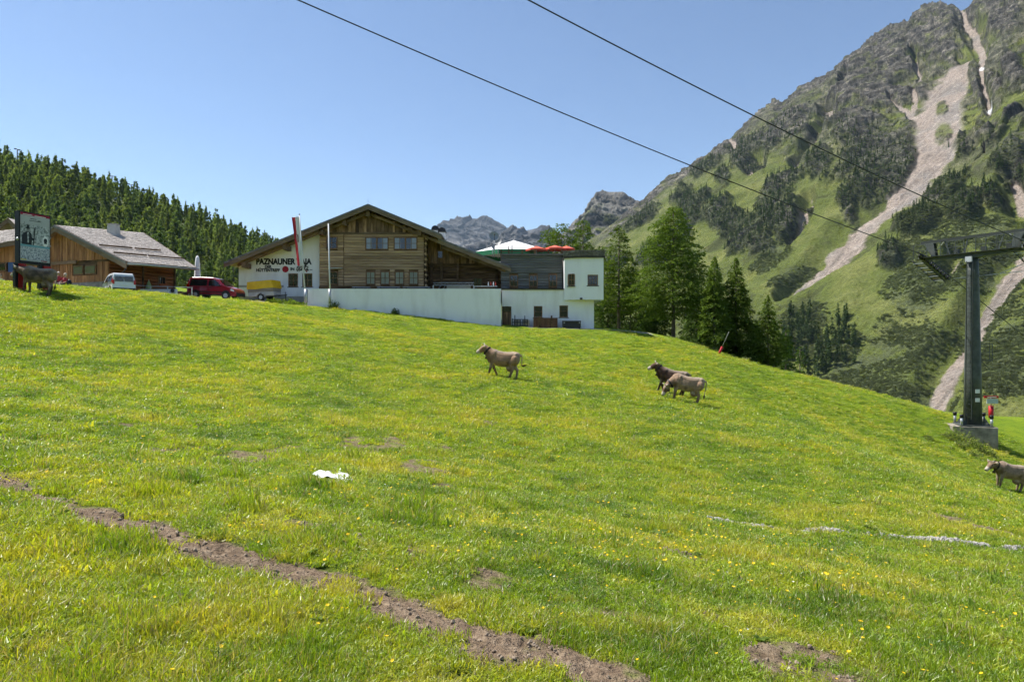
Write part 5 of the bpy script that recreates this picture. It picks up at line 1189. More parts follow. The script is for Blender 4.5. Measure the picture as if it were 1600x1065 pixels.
wallpiece('beam', -hw*.7, u_at(122), zsplit-.12, zsplit-.12, zsplit+.12, zsplit+.12, soffit_m, .2)
stone_b = mk('stone_base', (.2, .185, .165), (.36, .335, .3), 3, rough=.95, bump=.6, dist=.03)
wallpiece('stone_base', -hw*.78, u_r+.02, zg, zg, 4.6, 4.6, stone_b, .14)
for a, b in wr:
    f = wallpiece('window', a, b, wz[0], wz[0], wz[1], wz[1], frame_m, .07)
    wallpiece('pane', a+.08, b-.08, wz[0]+.08, wz[0]+.08, wz[1]-.08, wz[1]-.08, lodge_glass, .03, -.065, f)
for u in (0, u_at(123), u_r*.97): 
    p = gp(u, zroofL(u)-.12); mb = MB(); mb.bar(p+rh*.2, p-rh*.7, .24, .24); mb.build('purlin_end', soffit_m, lodge)
# log side wall receding from the corner
c0 = gp(u_r, 0); 
px_end = 271; ts = np.linspace(0, 14, 400); L_ = ts[np.argmin([abs(px_of(c0+rh*t)-px_end) for t in ts])]
eave = Ld.z-.05
for i in range(13):
    z = zg+.1+i*.27
    if z > eave+.1: break
    a, b = c0+rh*.02, c0+rh*L_; mb = MB(); mb.prism([Vector((a.x, a.y, z))+sd*0, Vector((a.x, a.y, z))+sd*.10+Vector((0, 0, .05)), Vector((a.x, a.y, z+.2))+sd*.10, Vector((a.x, a.y, z+.255))], (b-a)); mb.build('log', log_red, lodge)
mb = MB(); a, b = c0-sd*.05, c0+rh*L_-sd*.05; mb.prism([Vector((a.x, a.y, zg)), Vector((b.x, b.y, zg)), Vector((b.x, b.y, eave+.9)), Vector((a.x, a.y, eave+.9))], -sd*.1); mb.build('wall_core', wood_dark, lodge)
def side_piece(name, px0, px1, py0, py1, mat, th, out, parent=None):
    ta = ts[np.argmin([abs(px_of(c0+rh*t)-px0) for t in ts])]; tb_ = ts[np.argmin([abs(px_of(c0+rh*t)-px1) for t in ts])]
    a, b = c0+rh*ta+sd*out, c0+rh*tb_+sd*out; z0, z1 = hz(py1, a.y), hz(py0, a.y)
    mb = MB(); mb.prism([Vector((a.x, a.y, z0)), Vector((b.x, b.y, z0)), Vector((b.x, b.y, z1)), Vector((a.x, a.y, z1))], sd*th); return mb.build(name, mat, parent or lodge)
w1 = side_piece('window', 245, 257, 431, 447, frame_m, .05, .11); side_piece('pane', 246.5, 255.5, 433, 445.5, glass_dark, .02, .15, w1); side_piece('shutter', 251, 251.8, 433, 445, frame_m, .02, .165, w1)
redf = mk('red_flowers', (.5, .03, .04), (.25, .2, .05), 30); side_piece('flower_box', 246, 256, 443, 446.5, redf, .18, .17, w1)
w2 = side_piece('window', 185, 198, 426, 431, frame_m, .05, .11); side_piece('pane', 186, 197, 427, 430.5, glass_dark, .02, .15, w2)
side_piece('corner_post', 220.5, 222.5, 410, 452, wood_dark, .1, .1); side_piece('corner_post', 269.5, 271.5, 412, 452, wood_dark, .12, .1)

# ---------------------------------------------------------------- second lodge at the picture edge
lod2 = thing('neighbour_lodge', 'timber lodge with small gable and low shingle roof behind the notice board', 'house', (-42, 58, 4.8))
d2 = 61; ap = PX(13, 340.5, d2); er = PX(48, 374, d2-1); el = PX(-30, 377, d2-1)
for Q in (er, el):
    mb = MB(); mb.prism([ap, Q, Q-Vector((0, 0, .22)), ap-Vector((0, 0, .22))], (0, 8, 0)); mb.build('roof', shingle_m, lod2)
    mb = MB(); mb.prism([ap+Vector((0, -.08, .02)), Q+Vector((0, -.08, .02)), Q+Vector((0, -.08, -.42)), ap+Vector((0, -.08, -.42))], (0, .07, 0)); mb.build('fascia', fascia_m, lod2)
mb = MB(); mb.prism([ap+Vector((0, 1, -.5)), er+Vector((-.6, 1, -.2)), Vector((er.x-.6, d2, 4)), Vector((el.x+.6, d2, 4)), el+Vector((.6, 1, -.2))], (0, .2, 0)); mb.build('wall', wood_orange, lod2)
for k in range(3): mb = MB(); p = ap.lerp(er, .3*k+.15)+Vector((0, 0, -.5)); mb.bar(p, p+Vector((0, 1.2, 0)), .2, .2); mb.build('purlin_end', soffit_m, lod2)
# low roof in front, its eave towards the viewer
e0, e1 = PX(-45, 388, 53.5), PX(26, 375.5, 55.0); r0_, r1_ = PX(-45, 366, 58), PX(26, 358, 59)
mb = MB(); mb.prism([e0, e1, r1_, r0_], (0, 0, -.2)); mb.build('low_roof', soffit_m, lod2)
mb = MB(); rs = random.Random(4); nv = (e1-e0).cross(r0_-e0).normalized(); nv = nv if nv.z > 0 else -nv
for i in range(12):
    a0, b0 = r0_.lerp(e0, i/12), r1_.lerp(e1, i/12); a1, b1 = r0_.lerp(e0, (i+1.2)/12), r1_.lerp(e1, (i+1.2)/12); u = 0
    while u < 1:
        v = min(1, u+rs.uniform(.03, .07)); l = .06+rs.uniform(0, .03); q = [a0.lerp(b0, u+.002)+nv*.02, a0.lerp(b0, v-.002)+nv*.02, a1.lerp(b1, v-.002)+nv*l, a1.lerp(b1, u+.002)+nv*l]; mb.add(q+[q[3]-nv*.05, q[2]-nv*.05], [(0, 1, 2, 3), (3, 2, 5, 4)]); u = v
s2 = mb.build('shingles', MATS['shingle_pieces'], lod2); s2['kind'] = 'stuff'
mb = MB(); mb.prism([e0+Vector((0, -.05, .03)), e1+Vector((0, -.05, .03)), e1+Vector((0, -.05, -.36)), e0+Vector((0, -.05, -.36))], (0, .06, 0)); mb.build('fascia', fascia_m, lod2)
yw = 55.3; rs = random.Random(7); x = hx(-40, yw); xe = hx(82, yw)
mb = MB(); mb.box2((x, yw+.08, 3.6), (xe, yw+.2, hz(383, yw))); mb.build('wall_core', wood_dark, lod2)
wx = (hx(-12, yw), hx(10.5, yw), hz(424, yw), hz(410, yw)); bx2 = (hx(13.5, yw), hx(22, yw), hz(425, yw), hz(410, yw))
while x < xe:
    v = min(x+rs.uniform(.2, .34), xe); t_ = rs.uniform(.03, .08); zt_ = hz(381, yw)
    if v > wx[0] and x < bx2[1]:
        segs = ((3.8, wx[2]-.03), (wx[3]+.03, zt_))
    else: segs = ((3.8, zt_),)
    for a, b in segs: mb = MB(); mb.box2((x+.01, yw-t_, a), (v-.01, yw+.07, b)); mb.build('board', wood_orange, lod2)
    x = v
window(lod2, wx, yw, 2, 1, .06, glass_dark, False, None, fw=.1)
blue_m = mk('blue_shutter', (.07, .13, .28), rough=.6); mb = MB(); mb.box2((bx2[0], yw-.06, bx2[2]), (bx2[1], yw+.06, bx2[3])); mb.build('blue_panel', blue_m, lod2)
# ================================================================ ANIMALS
def remesh_body(name, shells, voxel, mat, colfn, smooth=6):
    """union of closed shells as ONE continuous skin"""
    me = shells.mesh(name); o = bpy.data.objects.new(name, me); COL.objects.link(o)
    bm = bmesh.new(); bm.from_mesh(me); bmesh.ops.recalc_face_normals(bm, faces=bm.faces); bm.to_mesh(me); bm.free()
    r = o.modifiers.new('r', 'REMESH'); r.mode = 'VOXEL'; r.voxel_size = voxel; r.use_smooth_shade = True
    s = o.modifiers.new('s', 'SMOOTH'); s.iterations = smooth; s.factor = .5
    dg = bpy.context.evaluated_depsgraph_get(); out = bpy.data.meshes.new_from_object(o.evaluated_get(dg)); bpy.data.objects.remove(o)
    c = np.empty(len(out.vertices)*3, np.float32); out.vertices.foreach_get('co', c); c = c.reshape(-1, 3)
    col = np.asarray(colfn(c), np.float32); at = out.color_attributes.new('Col', 'FLOAT_COLOR', 'POINT'); at.data.foreach_set('color', np.c_[col, np.ones(len(col))].astype(np.float32).ravel())
    out.polygons.foreach_set('use_smooth', [True]*len(out.polygons)); out.materials.clear(); out.materials.append(mat); out.name = name
    return out
hide_t = NT('cow_hide'); ca = hide_t.n('VertexColor', layer_name='Col').outputs[0]
hide_t.l(hide_t.mix(.5, ca, hide_t.ramp(hide_t.noise(hide_t.coords((1, 1, 1)), 14, 4, .6), [(.3, (.55, .55, .55)), (.7, (1.35, 1.35, 1.35))]), 'MULTIPLY'), hide_t.b.inputs['Base Color'])
hide_t.b.inputs['Roughness'].default_value = .75; hide_t.b.inputs['Specular IOR Level'].default_value = .2
horn_m = mk('horn', (.5, .46, .38), rough=.5); hoof_m = mk('hoof', (.05, .04, .035)); strap_m = mk('leather_strap', (.02, .016, .014), rough=.6); bell_m = mk('bell_metal', (.09, .075, .055), rough=.4, metal=.7)
def cow_mesh(name, head, legs, base, dark, tail='down', bend=0.0):
    """head: 'up', 'mid' or 'graze'. legs: fore/aft swing of the four feet. The animal looks along +x."""
    sh = MB(); secs = [(-.86, 1.27, 1.0, .10), (-.82, 1.36, .80, .22), (-.68, 1.41, .70, .30), (-.46, 1.40, .66, .33), (-.2, 1.35, .585, .37), (.05, 1.33, .55, .39), (.3, 1.35, .56, .36), (.5, 1.40, .59, .30), (.66, 1.40, .63, .26), (.8, 1.34, .68, .2), (.9, 1.26, .8, .12)]
    n = 14; vs = []; fs = []
    for x, zt, zb, hw in secs:
        zc, rz = (zt+zb)/2, (zt-zb)/2
        for k in range(n):
            a = 2*math.pi*k/n; sx, cz = math.sin(a), math.cos(a)
            wv = hw*(abs(sx)**.85)*(1 if sx > 0 else -1)*(1.0 if cz < 0 else .9); vs.append((x, wv, zc+rz*cz))
    for i in range(len(secs)-1):
        for k in range(n): fs.append((i*n+k, i*n+(k+1) % n, (i+1)*n+(k+1) % n, (i+1)*n+k))
    fs.append(tuple(range(n-1, -1, -1))); fs.append(tuple((len(secs)-1)*n+k for k in range(n))); sh.add(vs, fs)
    H = {'up': [(.62, 1.06, .33), (.82, 1.17, .27), (1.0, 1.30, .205), (1.12, 1.38, .175)], 'mid': [(.62, 1.03, .33), (.85, 1.07, .26), (1.06, 1.1, .20), (1.2, 1.12, .165)], 'graze': [(.60, 1.0, .33), (.82, .92, .26), (1.0, .74, .2), (1.1, .60, .165)]}[head]
    sh.tube([(x, 0, z) for x, z, r in H], [r for _, _, r in H], 12)
    sh.ball((H[0][0], 0, H[0][1]), H[0][2], 10, 8)
    hd = {'up': Vector((.80, 0, -.60)), 'mid': Vector((.62, 0, -.78)), 'graze': Vector((.25, 0, -.97))}[head].normalized(); p0 = Vector((H[-1][0], 0, H[-1][1])); upv = Vector((0, 1, 0)).cross(hd); upv = -upv if upv.dot(Vector((1, 0, .6))) < 0 else upv
    L = .42; hp = [p0-hd*.04, p0+hd*.10, p0+hd*.22, p0+hd*.34, p0+hd*L]
    sh.tube(hp, [.15, .165, .14, .115, .10], 12); sh.ball(p0-hd*.03, .152, 10, 8); sh.ball(hp[-1], .104, 10, 8)
    sh.tube([p0+hd*.05-upv*.06, p0+hd*.3-upv*.05], [.08, .06], 8)       # jaw
    ears = []
    for sy in (-1, 1):
        e0 = p0-hd*.03+Vector((0, sy*.12, 0))+upv*.07; e1 = e0+Vector((0, sy*.25, 0))-hd*.06-upv*.02
        sh.tube([e0, e0.lerp(e1, .5), e1], [.045, .085, .035], 8); ears.append(e1)
    # legs
    for (sx, sy), sw in zip(((1, 1), (1, -1), (-1, 1), (-1, -1)), legs):
        if sx > 0:
            y = sy*.16; P_ = [(.62, y, .95), (.60, y, .72), (.60+sw*.45, y*.95, .42), (.60+sw*.9-max(sw, 0)*.0-(.08 if sw < -.1 else 0), y*.95, .14), (.62+sw*.95, y*.95, .035)]; R_ = [.18, .115, .072, .055, .068]
        else:
            y = sy*.17; P_ = [(-.62, y, 1.0), (-.47+sw*.3, y*1.05, .75), (-.70+sw*.65, y, .47), (-.665+sw*.9, y, .14), (-.63+sw*.95, y, .035)]; R_ = [.25, .175, .078, .057, .068]
        sh.tube(P_, R_, 10); sh.ball(P_[0], R_[0], 8, 6); sh.ball(P_[2], R_[2]*1.05, 8, 6); sh.tube([P_[3], P_[4], (P_[4][0]+.03, P_[4][1], 0.0)], [.06, .07, .078], 8)
    sh.ball((-.42, 0, .53), (.22, .19, .17), 10, 8)                          # udder
    for sy in (-1, 1): sh.ball((-.62, sy*.2, 1.28), (.09, .07, .07), 8, 6); sh.ball((.50, sy*.2, 1.12), (.12, .07, .2), 8, 6)
    tl = {'down': [(-.88, 0, 1.30), (-.96, .0, 1.2), (-.985, .02, .9), (-.97, .03, .6)], 'out': [(-.88, 0, 1.3), (-.97, .0, 1.18), (-1.0, .02, .86), (-1.02, .03, .74)]}[tail]
    sh.tube(tl, [.05, .035, .03, .03], 8)
    tp = Vector(tl[-1]); te = tp+(Vector((-.02, .02, -.26)) if tail == 'down' else Vector((-.28, .05, .10)))
    sh.tube([tp, tp.lerp(te, .5), te], [.032, .055, .02], 8)
    muz = hp[-1]; base = np.array(base); dark = np.array(dark); pale = np.array([.46, .38, .285])
    def colf(c):
        n1 = fbm(c[:, 0]*2.2+base[0]*50, c[:, 1]*2.2, c[:, 2]*2.2, o=3)
        out = np.ones((len(c), 3))*base
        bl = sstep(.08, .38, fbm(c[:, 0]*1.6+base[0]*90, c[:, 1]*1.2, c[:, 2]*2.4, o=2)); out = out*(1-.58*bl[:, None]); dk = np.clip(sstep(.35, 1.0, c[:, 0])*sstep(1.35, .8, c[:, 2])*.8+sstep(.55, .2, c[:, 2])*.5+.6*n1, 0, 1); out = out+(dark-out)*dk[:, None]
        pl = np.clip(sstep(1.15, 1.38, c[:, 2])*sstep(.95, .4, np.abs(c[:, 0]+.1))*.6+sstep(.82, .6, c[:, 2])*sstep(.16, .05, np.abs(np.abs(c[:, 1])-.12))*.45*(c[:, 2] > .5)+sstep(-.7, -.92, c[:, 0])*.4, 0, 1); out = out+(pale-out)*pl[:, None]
        dm = np.linalg.norm(c-np.array(muz), axis=1); ring = sstep(.19, .13, dm); out = out+(np.array([.56, .5, .42])-out)*ring[:, None]*.75; nose = sstep(.075, .055, np.linalg.norm(c-np.array(muz+hd*.06), axis=1)); out = out+(np.array([.03, .025, .025])-out)*nose[:, None]
        for e in ears: k = sstep(.14, .08, np.linalg.norm(c-np.array(e), axis=1)); out = out+(np.array([.55, .48, .38])-out)*k[:, None]*.6
        hf = sstep(.075, .05, c[:, 2]); out = out+(np.array([.04, .033, .03])-out)*hf[:, None]
        tt_ = np.linalg.norm(c-np.array(te.lerp(tp, .4)), axis=1); k = sstep(.2, .12, tt_); out = out+(np.array([.06, .035, .025])-out)*k[:, None]
        for sy in (-1, 1):
            ey = np.array(p0+hd*.11+Vector((0, sy*.14, 0))+upv*.055); k = sstep(.035, .022, np.linalg.norm(c-ey, axis=1)); out = out+(np.array([.01, .008, .008])-out)*k[:, None]
        return out
    me = remesh_body(name, sh, .024, hide_t.m, colf, 3)
    return me, p0, hd, upv, H
def cow(label, px, py, d, rz, head, legs, base, dark, tail='down', s=1.0, bell=True, pitch=None):
    x, y = hx(px, d), d; z = gz(x, y)
    t = thing('cow', label, 'cow', (x, y, z), rz, 'cows grazing on the meadow'); t.scale = (s, s, s*1.07)
    # stand along the slope
    f = Vector((math.cos(rz), math.sin(rz), 0)); dz = (gz(x+f.x*.7, y+f.y*.7)-gz(x-f.x*.7, y-f.y*.7))/1.4
    t.rotation_euler = (0, -math.atan(dz), rz); t.location.z = (gz(x+f.x*.65, y+f.y*.65)+gz(x-f.x*.65, y-f.y*.65))/2-.03
    me, p0, hd, up, H = cow_mesh('cow_body', head, legs, base, dark, tail)
    o = bpy.data.objects.new('body', me); put(o, t, True)
    for sy in (-1, 1):
        mb = MB(); a = p0-hd*.06+Vector((0, sy*.09, 0))+up*.12; mb.tube([a, a+Vector((0, sy*.11, 0))+up*.05, a+Vector((0, sy*.14, 0))+up*.14], [.03, .022, .007], 7); mb.build('horn', horn_m, t, True)
    if bell:
        a, b = Vector((H[1][0], 0, H[1][1])), Vector((H[2][0], 0, H[2][1])); c = a.lerp(b, .75); dv = (b-a).normalized(); u2 = Vector((0, 1, 0)); v2 = dv.cross(u2); R_ = H[1][2]*.25+H[2][2]*.75+.025
        mb = MB(); n = 14; vs = []
        for k in range(n):
            an = 2*math.pi*k/n; q = c+(u2*math.cos(an)+v2*math.sin(an))*R_*1.06; vs += [q-dv*.045, q+dv*.045]
        mb.add(vs, [(2*k, 2*((k+1) % n), 2*((k+1) % n)+1, 2*k+1) for k in range(n)], True); col = mb.build('collar', strap_m, t, True)
        bt_ = c+Vector((0, 0, -R_*1.25)); mb = MB(); mb.tube([bt_+Vector((0, 0, .07)), bt_, bt_-Vector((0, 0, .12))], [.03, .06, .085], 9); mb.build('bell', bell_m, t, True)
    return t
PI = math.pi
cow('grey-brown cow walking uphill with raised head, below the middle of the white wall', 783, 589, 37, PI-.10, 'up', (.10, -.28, .22, -.16), (.29, .18, .108), (.13, .075, .044), 'out', 1.0)
cow('dark brown cow with raised head behind the grazing cow', 1046, 607, 39.0, PI-.12, 'up', (.12, -.16, .1, -.1), (.095, .052, .034), (.04, .022, .016), 'down', .99)
cow('pale brown cow grazing with lowered head in front of the dark brown cow', 1069, 627, 37, PI-.06, 'graze', (.04, -.06, .05, -.08), (.30, .2, .128), (.15, .092, .057), 'down', .99)
cow('grey cow cut by the picture edge below the concrete pylon base', 1574, 766, 40, PI+.10, 'mid', (.03, -.1, .05, -.05), (.27, .19, .13), (.14, .092, .06), 'down', 1.06)
cow('shaded dark grey-brown cow standing under the notice board', 57, 462, 39.3, PI+.0, 'mid', (.05, -.1, -.1, .06), (.15, .108, .074), (.07, .048, .034), 'down', 1.04, False)

# ================================================================ VEHICLES
glass_car = mk('car_glass', (.012, .014, .016), rough=.04, spec=.7); tyre_m = mk('tyre_rubber', (.02, .02, .02), rough=.85); rim_m = mk('wheel_rim', (.45, .46, .48), rough=.35, metal=.7)
plastic_m = mk('black_plastic', (.025, .025, .027), rough=.6); tail_m = mk('tail_light', (.45, .015, .012), rough=.2); head_m = mk('head_light', (.7, .72, .75), rough=.1, spec=.8); plate_m = mk('number_plate', (.75, .75, .72))
def car_paint(name, c):
    t = NT(name); t.b.inputs['Base Color'].default_value = (*c, 1); t.b.inputs['Roughness'].default_value = .28; t.b.inputs['Coat Weight'].default_value = .6; t.b.inputs['Coat Roughness'].default_value = .06; return t.m
def van(label, loc, rz, paint, L=4.4, Hh=1.82, name='van', cat='van'):
    t = thing(name, label, cat, loc, rz)
    prof = [(-2.16, .30), (-2.2, .55), (-2.18, .95), (-2.12, 1.40), (-2.02, 1.70), (-1.85, 1.79), (-1.0, 1.82), (.05, 1.80), (.42, 1.70), (.78, 1.42), (1.16, 1.12), (1.75, .98), (2.05, .84), (2.18, .62), (2.18, .36), (2.08, .27)]
    sx = L/4.36; sz = Hh/1.82; prof = [(x*sx, z*sz) for x, z in prof]
    hwf = lambda x, z: (.885 if z < 1.0*sz else .885-.20*((z/sz-1.0)/.82)**1.3)-.10*max(0, (x/sx-1.5)/.68)**2-.03*max(0, (-x/sx-1.9)/.3)
    mb = MB(); n = len(prof); rows = (1.0, .965, .80, 0, -.80, -.965, -1.0); vs = []
    cx_ = sum(p[0] for p in prof)/n; cz = sum(p[1] for p in prof)/n
    for r in rows:
        for x, z in prof:
            k = 1.0 if abs(r) < .98 else .985
            e = .035 if abs(r) > .99 else 0
            vs.append((x*(1-e*.5), r*hwf(x, z), cz+(z-cz)*(1-e)))
    fs = []
    for j in range(len(rows)-1):
        for i in range(n): fs.append((j*n+i, j*n+(i+1) % n, (j+1)*n+(i+1) % n, (j+1)*n+i))
    fs.append(tuple(range(n))); fs.append(tuple((len(rows)-1)*n+i for i in range(n-1, -1, -1))); mb.add(vs, fs, False); mb.build('body', paint, t, True)
    for s in (1, -1):
        def side(name, pts, mat, out=.006, par=None):
            m_ = MB(); q = [(x*sx, s*(hwf(x*sx, z*sz)+out), z*sz) for x, z in pts]; q2 = [(a, b-s*.02, c) for a, b, c in q]; k = len(q)
            m_.add(q+q2, [tuple(range(k))]+[(i, (i+1) % k, k+(i+1) % k, k+i) for i in range(k)]); return m_.build(name, mat, par or t, True)
        side('window', [(-1.92, 1.08), (-.42, 1.08), (-.42, 1.62), (-1.78, 1.62)], glass_car); side('window', [(-.25, 1.08), (.86, 1.08), (.62, 1.34), (.28, 1.6), (-.25, 1.62)], glass_car)
        dd = side('door', [(-.33, .42), (-.33, 1.05), (-.31, 1.05), (-.31, .42)], plastic_m, .004); side('handle', [(-.12, .93), (.1, .93), (.1, .98), (-.12, .98)], plastic_m, .02, dd)
        side('trim', [(-1.3, .52), (1.0, .52), (1.0, .6), (-1.3, .6)], plastic_m, .012); side('sill', [(-1.0, .28), (.9, .28), (.9, .38), (-1.0, .38)], plastic_m, .008)
        side('headlight', [(1.72, .72), (2.02, .66), (2.0, .8), (1.76, .92)], head_m, .004); side('tail_light', [(-2.16, .95), (-2.02, .95), (-1.99, 1.35), (-2.1, 1.35)], tail_m, .006)
        m_ = MB(); m_.ball((.72*sx, s*1.0, 1.12*sz), (.07, .09, .07), 8, 6); m_.build('mirror', plastic_m, t, True)
        for wx in (-1.38*sx, 1.32*sx):
            y0 = s*.80; m_ = MB(); m_.tube([(wx, s*.70, .36), (wx, s*.896, .36)], .375, 20, False); m_.build('wheel_arch', plastic_m, t, True)
            m_ = MB(); vs2 = []; m_.tube([(wx, s*.68, .31), (wx, s*.72, .31), (wx, s*.87, .31), (wx, s*.905, .31)], [.28, .312, .312, .285], 20); w_ = m_.build('wheel', tyre_m, t, True)
            m_ = MB(); m_.tube([(wx, s*.89, .31), (wx, s*.915, .31)], .2, 16, False); m_.build('rim', rim_m, w_, True)
    m_ = MB(); m_.add([(.50*sx, -.60, 1.68*sz), (.50*sx, .60, 1.68*sz), (1.12*sx, .72, 1.19*sz), (1.12*sx, -.72, 1.19*sz)], [(0, 1, 2, 3)]); m_.add([(v[0]-.06, v[1], v[2]-.06) for v in m_.v[:4]], [(3, 2, 1, 0)]); 
    for v in range(4): m_.v[v] = (m_.v[v][0]+.035, m_.v[v][1], m_.v[v][2]+.03)
    m_.build('windscreen', glass_car, t, True)
    m_ = MB(); m_.box2((-2.23*sx, -.66, 1.08*sz), (-2.10*sx, -.03, 1.52*sz)); m_.build('rear_window', glass_car, t, True); m_ = MB(); m_.box2((-2.23*sx, .03, 1.08*sz), (-2.10*sx, .66, 1.52*sz)); m_.build('rear_window', glass_car, t, True)
    for s in (1, -1): m_ = MB(); m_.box2((-2.235*sx, s*.70, .85*sz), (-2.12*sx, s*.84, 1.2*sz)); m_.build('tail_light', tail_m, t, True)
    m_ = MB(); m_.box2((-2.24*sx, -.26, .72*sz), (-2.19*sx, .26, .83*sz)); m_.build('number_plate', plate_m, t, True)
    m_ = MB(); m_.box2((-2.25*sx, -.82, .3), (-2.08*sx, .82, .52)); m_.box2((2.06*sx, -.72, .28), (2.215*sx, .72, .58)); m_.build('bumper', plastic_m, t, True)
    return t
xx = hx(338, 58.6); rv = van('dark red van parked between the lodge and the house', (xx, 58.6, gz(xx, 58.6)), -.12, car_paint('red_car_paint', (.28, .008, .022)))
dzs = (gz(xx+1.4, 58.5)-gz(xx-1.4, 58.7))/2.8; rv.rotation_euler = (0, -math.atan(dzs), -.12)
xx = hx(185, 51.2); van('white van seen from behind at the lodge corner', (xx, 51.2, gz(xx, 51.2)-.05), 2.3, car_paint('white_car_paint', (.72, .73, .74)), 3.9, 1.75).scale = (.9, .9, .9)
# trailer with a yellow tarpaulin
dtt = 59.6; xc = hx(414, dtt); z0 = gz(xc, dtt)
tl_ = thing('box_trailer', 'small grey cargo trailer under a yellow tarpaulin at the house wall', 'trailer', (xc, dtt, z0), -.18); tl_.rotation_euler = (0, -.05, -.18)
yel_t = mk('yellow_tarpaulin', (.68, .40, .008), (.8, .5, .015), 2, rough=.5); tr_grey = mk('trailer_grey', (.38, .37, .35), (.5, .49, .46), 4, rough=.6); tr_board = mk('trailer_boards', (.22, .19, .16), (.33, .29, .25), 3, (.3, 1, 2), .8)
mb = MB(); mb.box2((-1.2, -.62, .42), (1.2, .62, .78)); mb.build('body', tr_grey, tl_, True, .02)
for k in range(3): mb = MB(); mb.box2((-1.2, -.65, .79+k*.15), (1.2, -.6, .93+k*.15)); mb.build('board', tr_board, tl_, True); mb = MB(); mb.box2((-1.2, .6, .79+k*.15), (1.2, .65, .93+k*.15)); mb.build('board', tr_board, tl_, True)
for xx in (-1.2, 1.17): mb = MB(); mb.box2((xx, -.6, .79), (xx+.04, .6, 1.23)); mb.build('end_board', tr_board, tl_, True)
mb = MB(); P_ = [(-1.27, -.70, 1.08), (1.27, -.70, 1.06), (1.27, .70, 1.06), (-1.27, .70, 1.08)]; T_ = [(-1.24, -.64, 1.70), (1.0, -.62, 1.76), (1.2, .62, 1.74), (-1.24, .64, 1.70)]
mb.add(P_+T_+[(-.4, -.72, 1.02), (.4, -.715, 1.07), (-.4, -.64, 1.73), (.4, -.63, 1.72)], [(0, 8, 10, 4), (8, 9, 11, 10), (9, 1, 5, 11), (1, 2, 6, 5), (2, 3, 7, 6), (3, 0, 4, 7), (4, 10, 11, 5, 6, 7)]); mb.build('tarpaulin', yel_t, tl_, True)
for s in (-1, 1):
    mb = MB(); mb.tube([(.1, s*.66, .3), (.1, s*.84, .3)], .29, 18); w_ = mb.build('wheel', tyre_m, tl_, True); mb = MB(); mb.tube([(.1, s*.83, .3), (.1, s*.86, .3)], .17, 12); mb.build('rim', rim_m, w_, True)
    mb = MB(); n = 8
    for k in range(n):
        a0, a1 = math.pi*k/n, math.pi*(k+1)/n; q = [(.1+.36*math.cos(a), s*yy, .3+.36*math.sin(a)) for a in (a0, a1) for yy in (.64, .88)]; mb.add(q, [(0, 1, 3, 2)])
    mb.build('mudguard', tr_grey, tl_, True)
mb = MB(); mb.tube([(1.1, .35, .42), (2.1, 0, .42)], .04, 6); mb.tube([(1.1, -.35, .42), (2.1, 0, .42)], .04, 6); mb.build('drawbar', dark_m, tl_, True)
mb = MB(); mb.tube([(1.9, .12, -.12), (1.9, .12, .7)], .03, 6); mb.build('jockey_leg', dark_m, tl_, True)

# ================================================================ ROPEWAY PYLON
py_paint = mk('pylon_green_grey', (.045, .055, .05), (.085, .095, .088), 2.5, rough=.5, spec=.4); py_dark = mk('pylon_dark', (.03, .036, .032), rough=.55); concrete = mk('concrete', (.17, .15, .122), (.34, .305, .255), 2.5, rough=.95, bump=.3, dist=.02)
pc = Vector((33.75, 50.0, 0)); zblk = hz(664, 50); arm = Vector((.45, -.893, 0)); rope = Vector((-.893, -.45, 0))
MA = Matrix((arm, -rope, Vector((0, 0, 1)))).transposed()
pyl = thing('ropeway_pylon', 'dark green steel ropeway pylon on a concrete block', 'pylon', (pc.x, pc.y, zblk-1.6))
mb = MB(); M0 = Matrix.Rotation(-.35, 3, 'Z'); mb.box(Vector((pc.x-.1, pc.y, zblk-1.25)), (2.75, 2.1, 2.5), M0); mb.build('foundation', concrete, pyl, bevel=.03)
zt = hz(404, 50); ht = zt-zblk
mb = MB(); mb.tube([(pc.x, pc.y, zblk+.06), (pc.x, pc.y, zblk+ht*.3), (pc.x, pc.y, zblk+ht*.9), (pc.x, pc.y, zt)], [.60, .54, .39, .36], 24); col_ = mb.build('column', py_paint, pyl)
mb = MB(); mb.box(Vector((pc.x, pc.y, zblk+.035)), (2.1, 2.1, .07), M0); mb.build('base_plate', py_paint, pyl)
for a in range(4):
    v = M0 @ Vector((math.cos(a*PI/2+PI/4)*1.3, math.sin(a*PI/2+PI/4)*1.3, 0)); mb = MB(); mb.tube([pc+v+Vector((0, 0, zblk+.07)), pc+v+Vector((0, 0, zblk+.62))], .09, 8); b_ = mb.build('anchor_bolt', steel_m, pyl)
    mb = MB(); mb.tube([pc+v+Vector((0, 0, zblk+.62)), pc+v+Vector((0, 0, zblk+.86))], .13, 8); mb.build('cap', black_m, b_)
    q = v*.72; mb = MB(); mb.prism([pc+v*.95+Vector((0, 0, zblk+.07)), pc+v*.55+Vector((0, 0, zblk+.07)), pc+v*.55+Vector((0, 0, zblk+.75))], M0 @ Vector((.04, .04, 0))); mb.build('gusset', py_paint, pyl)
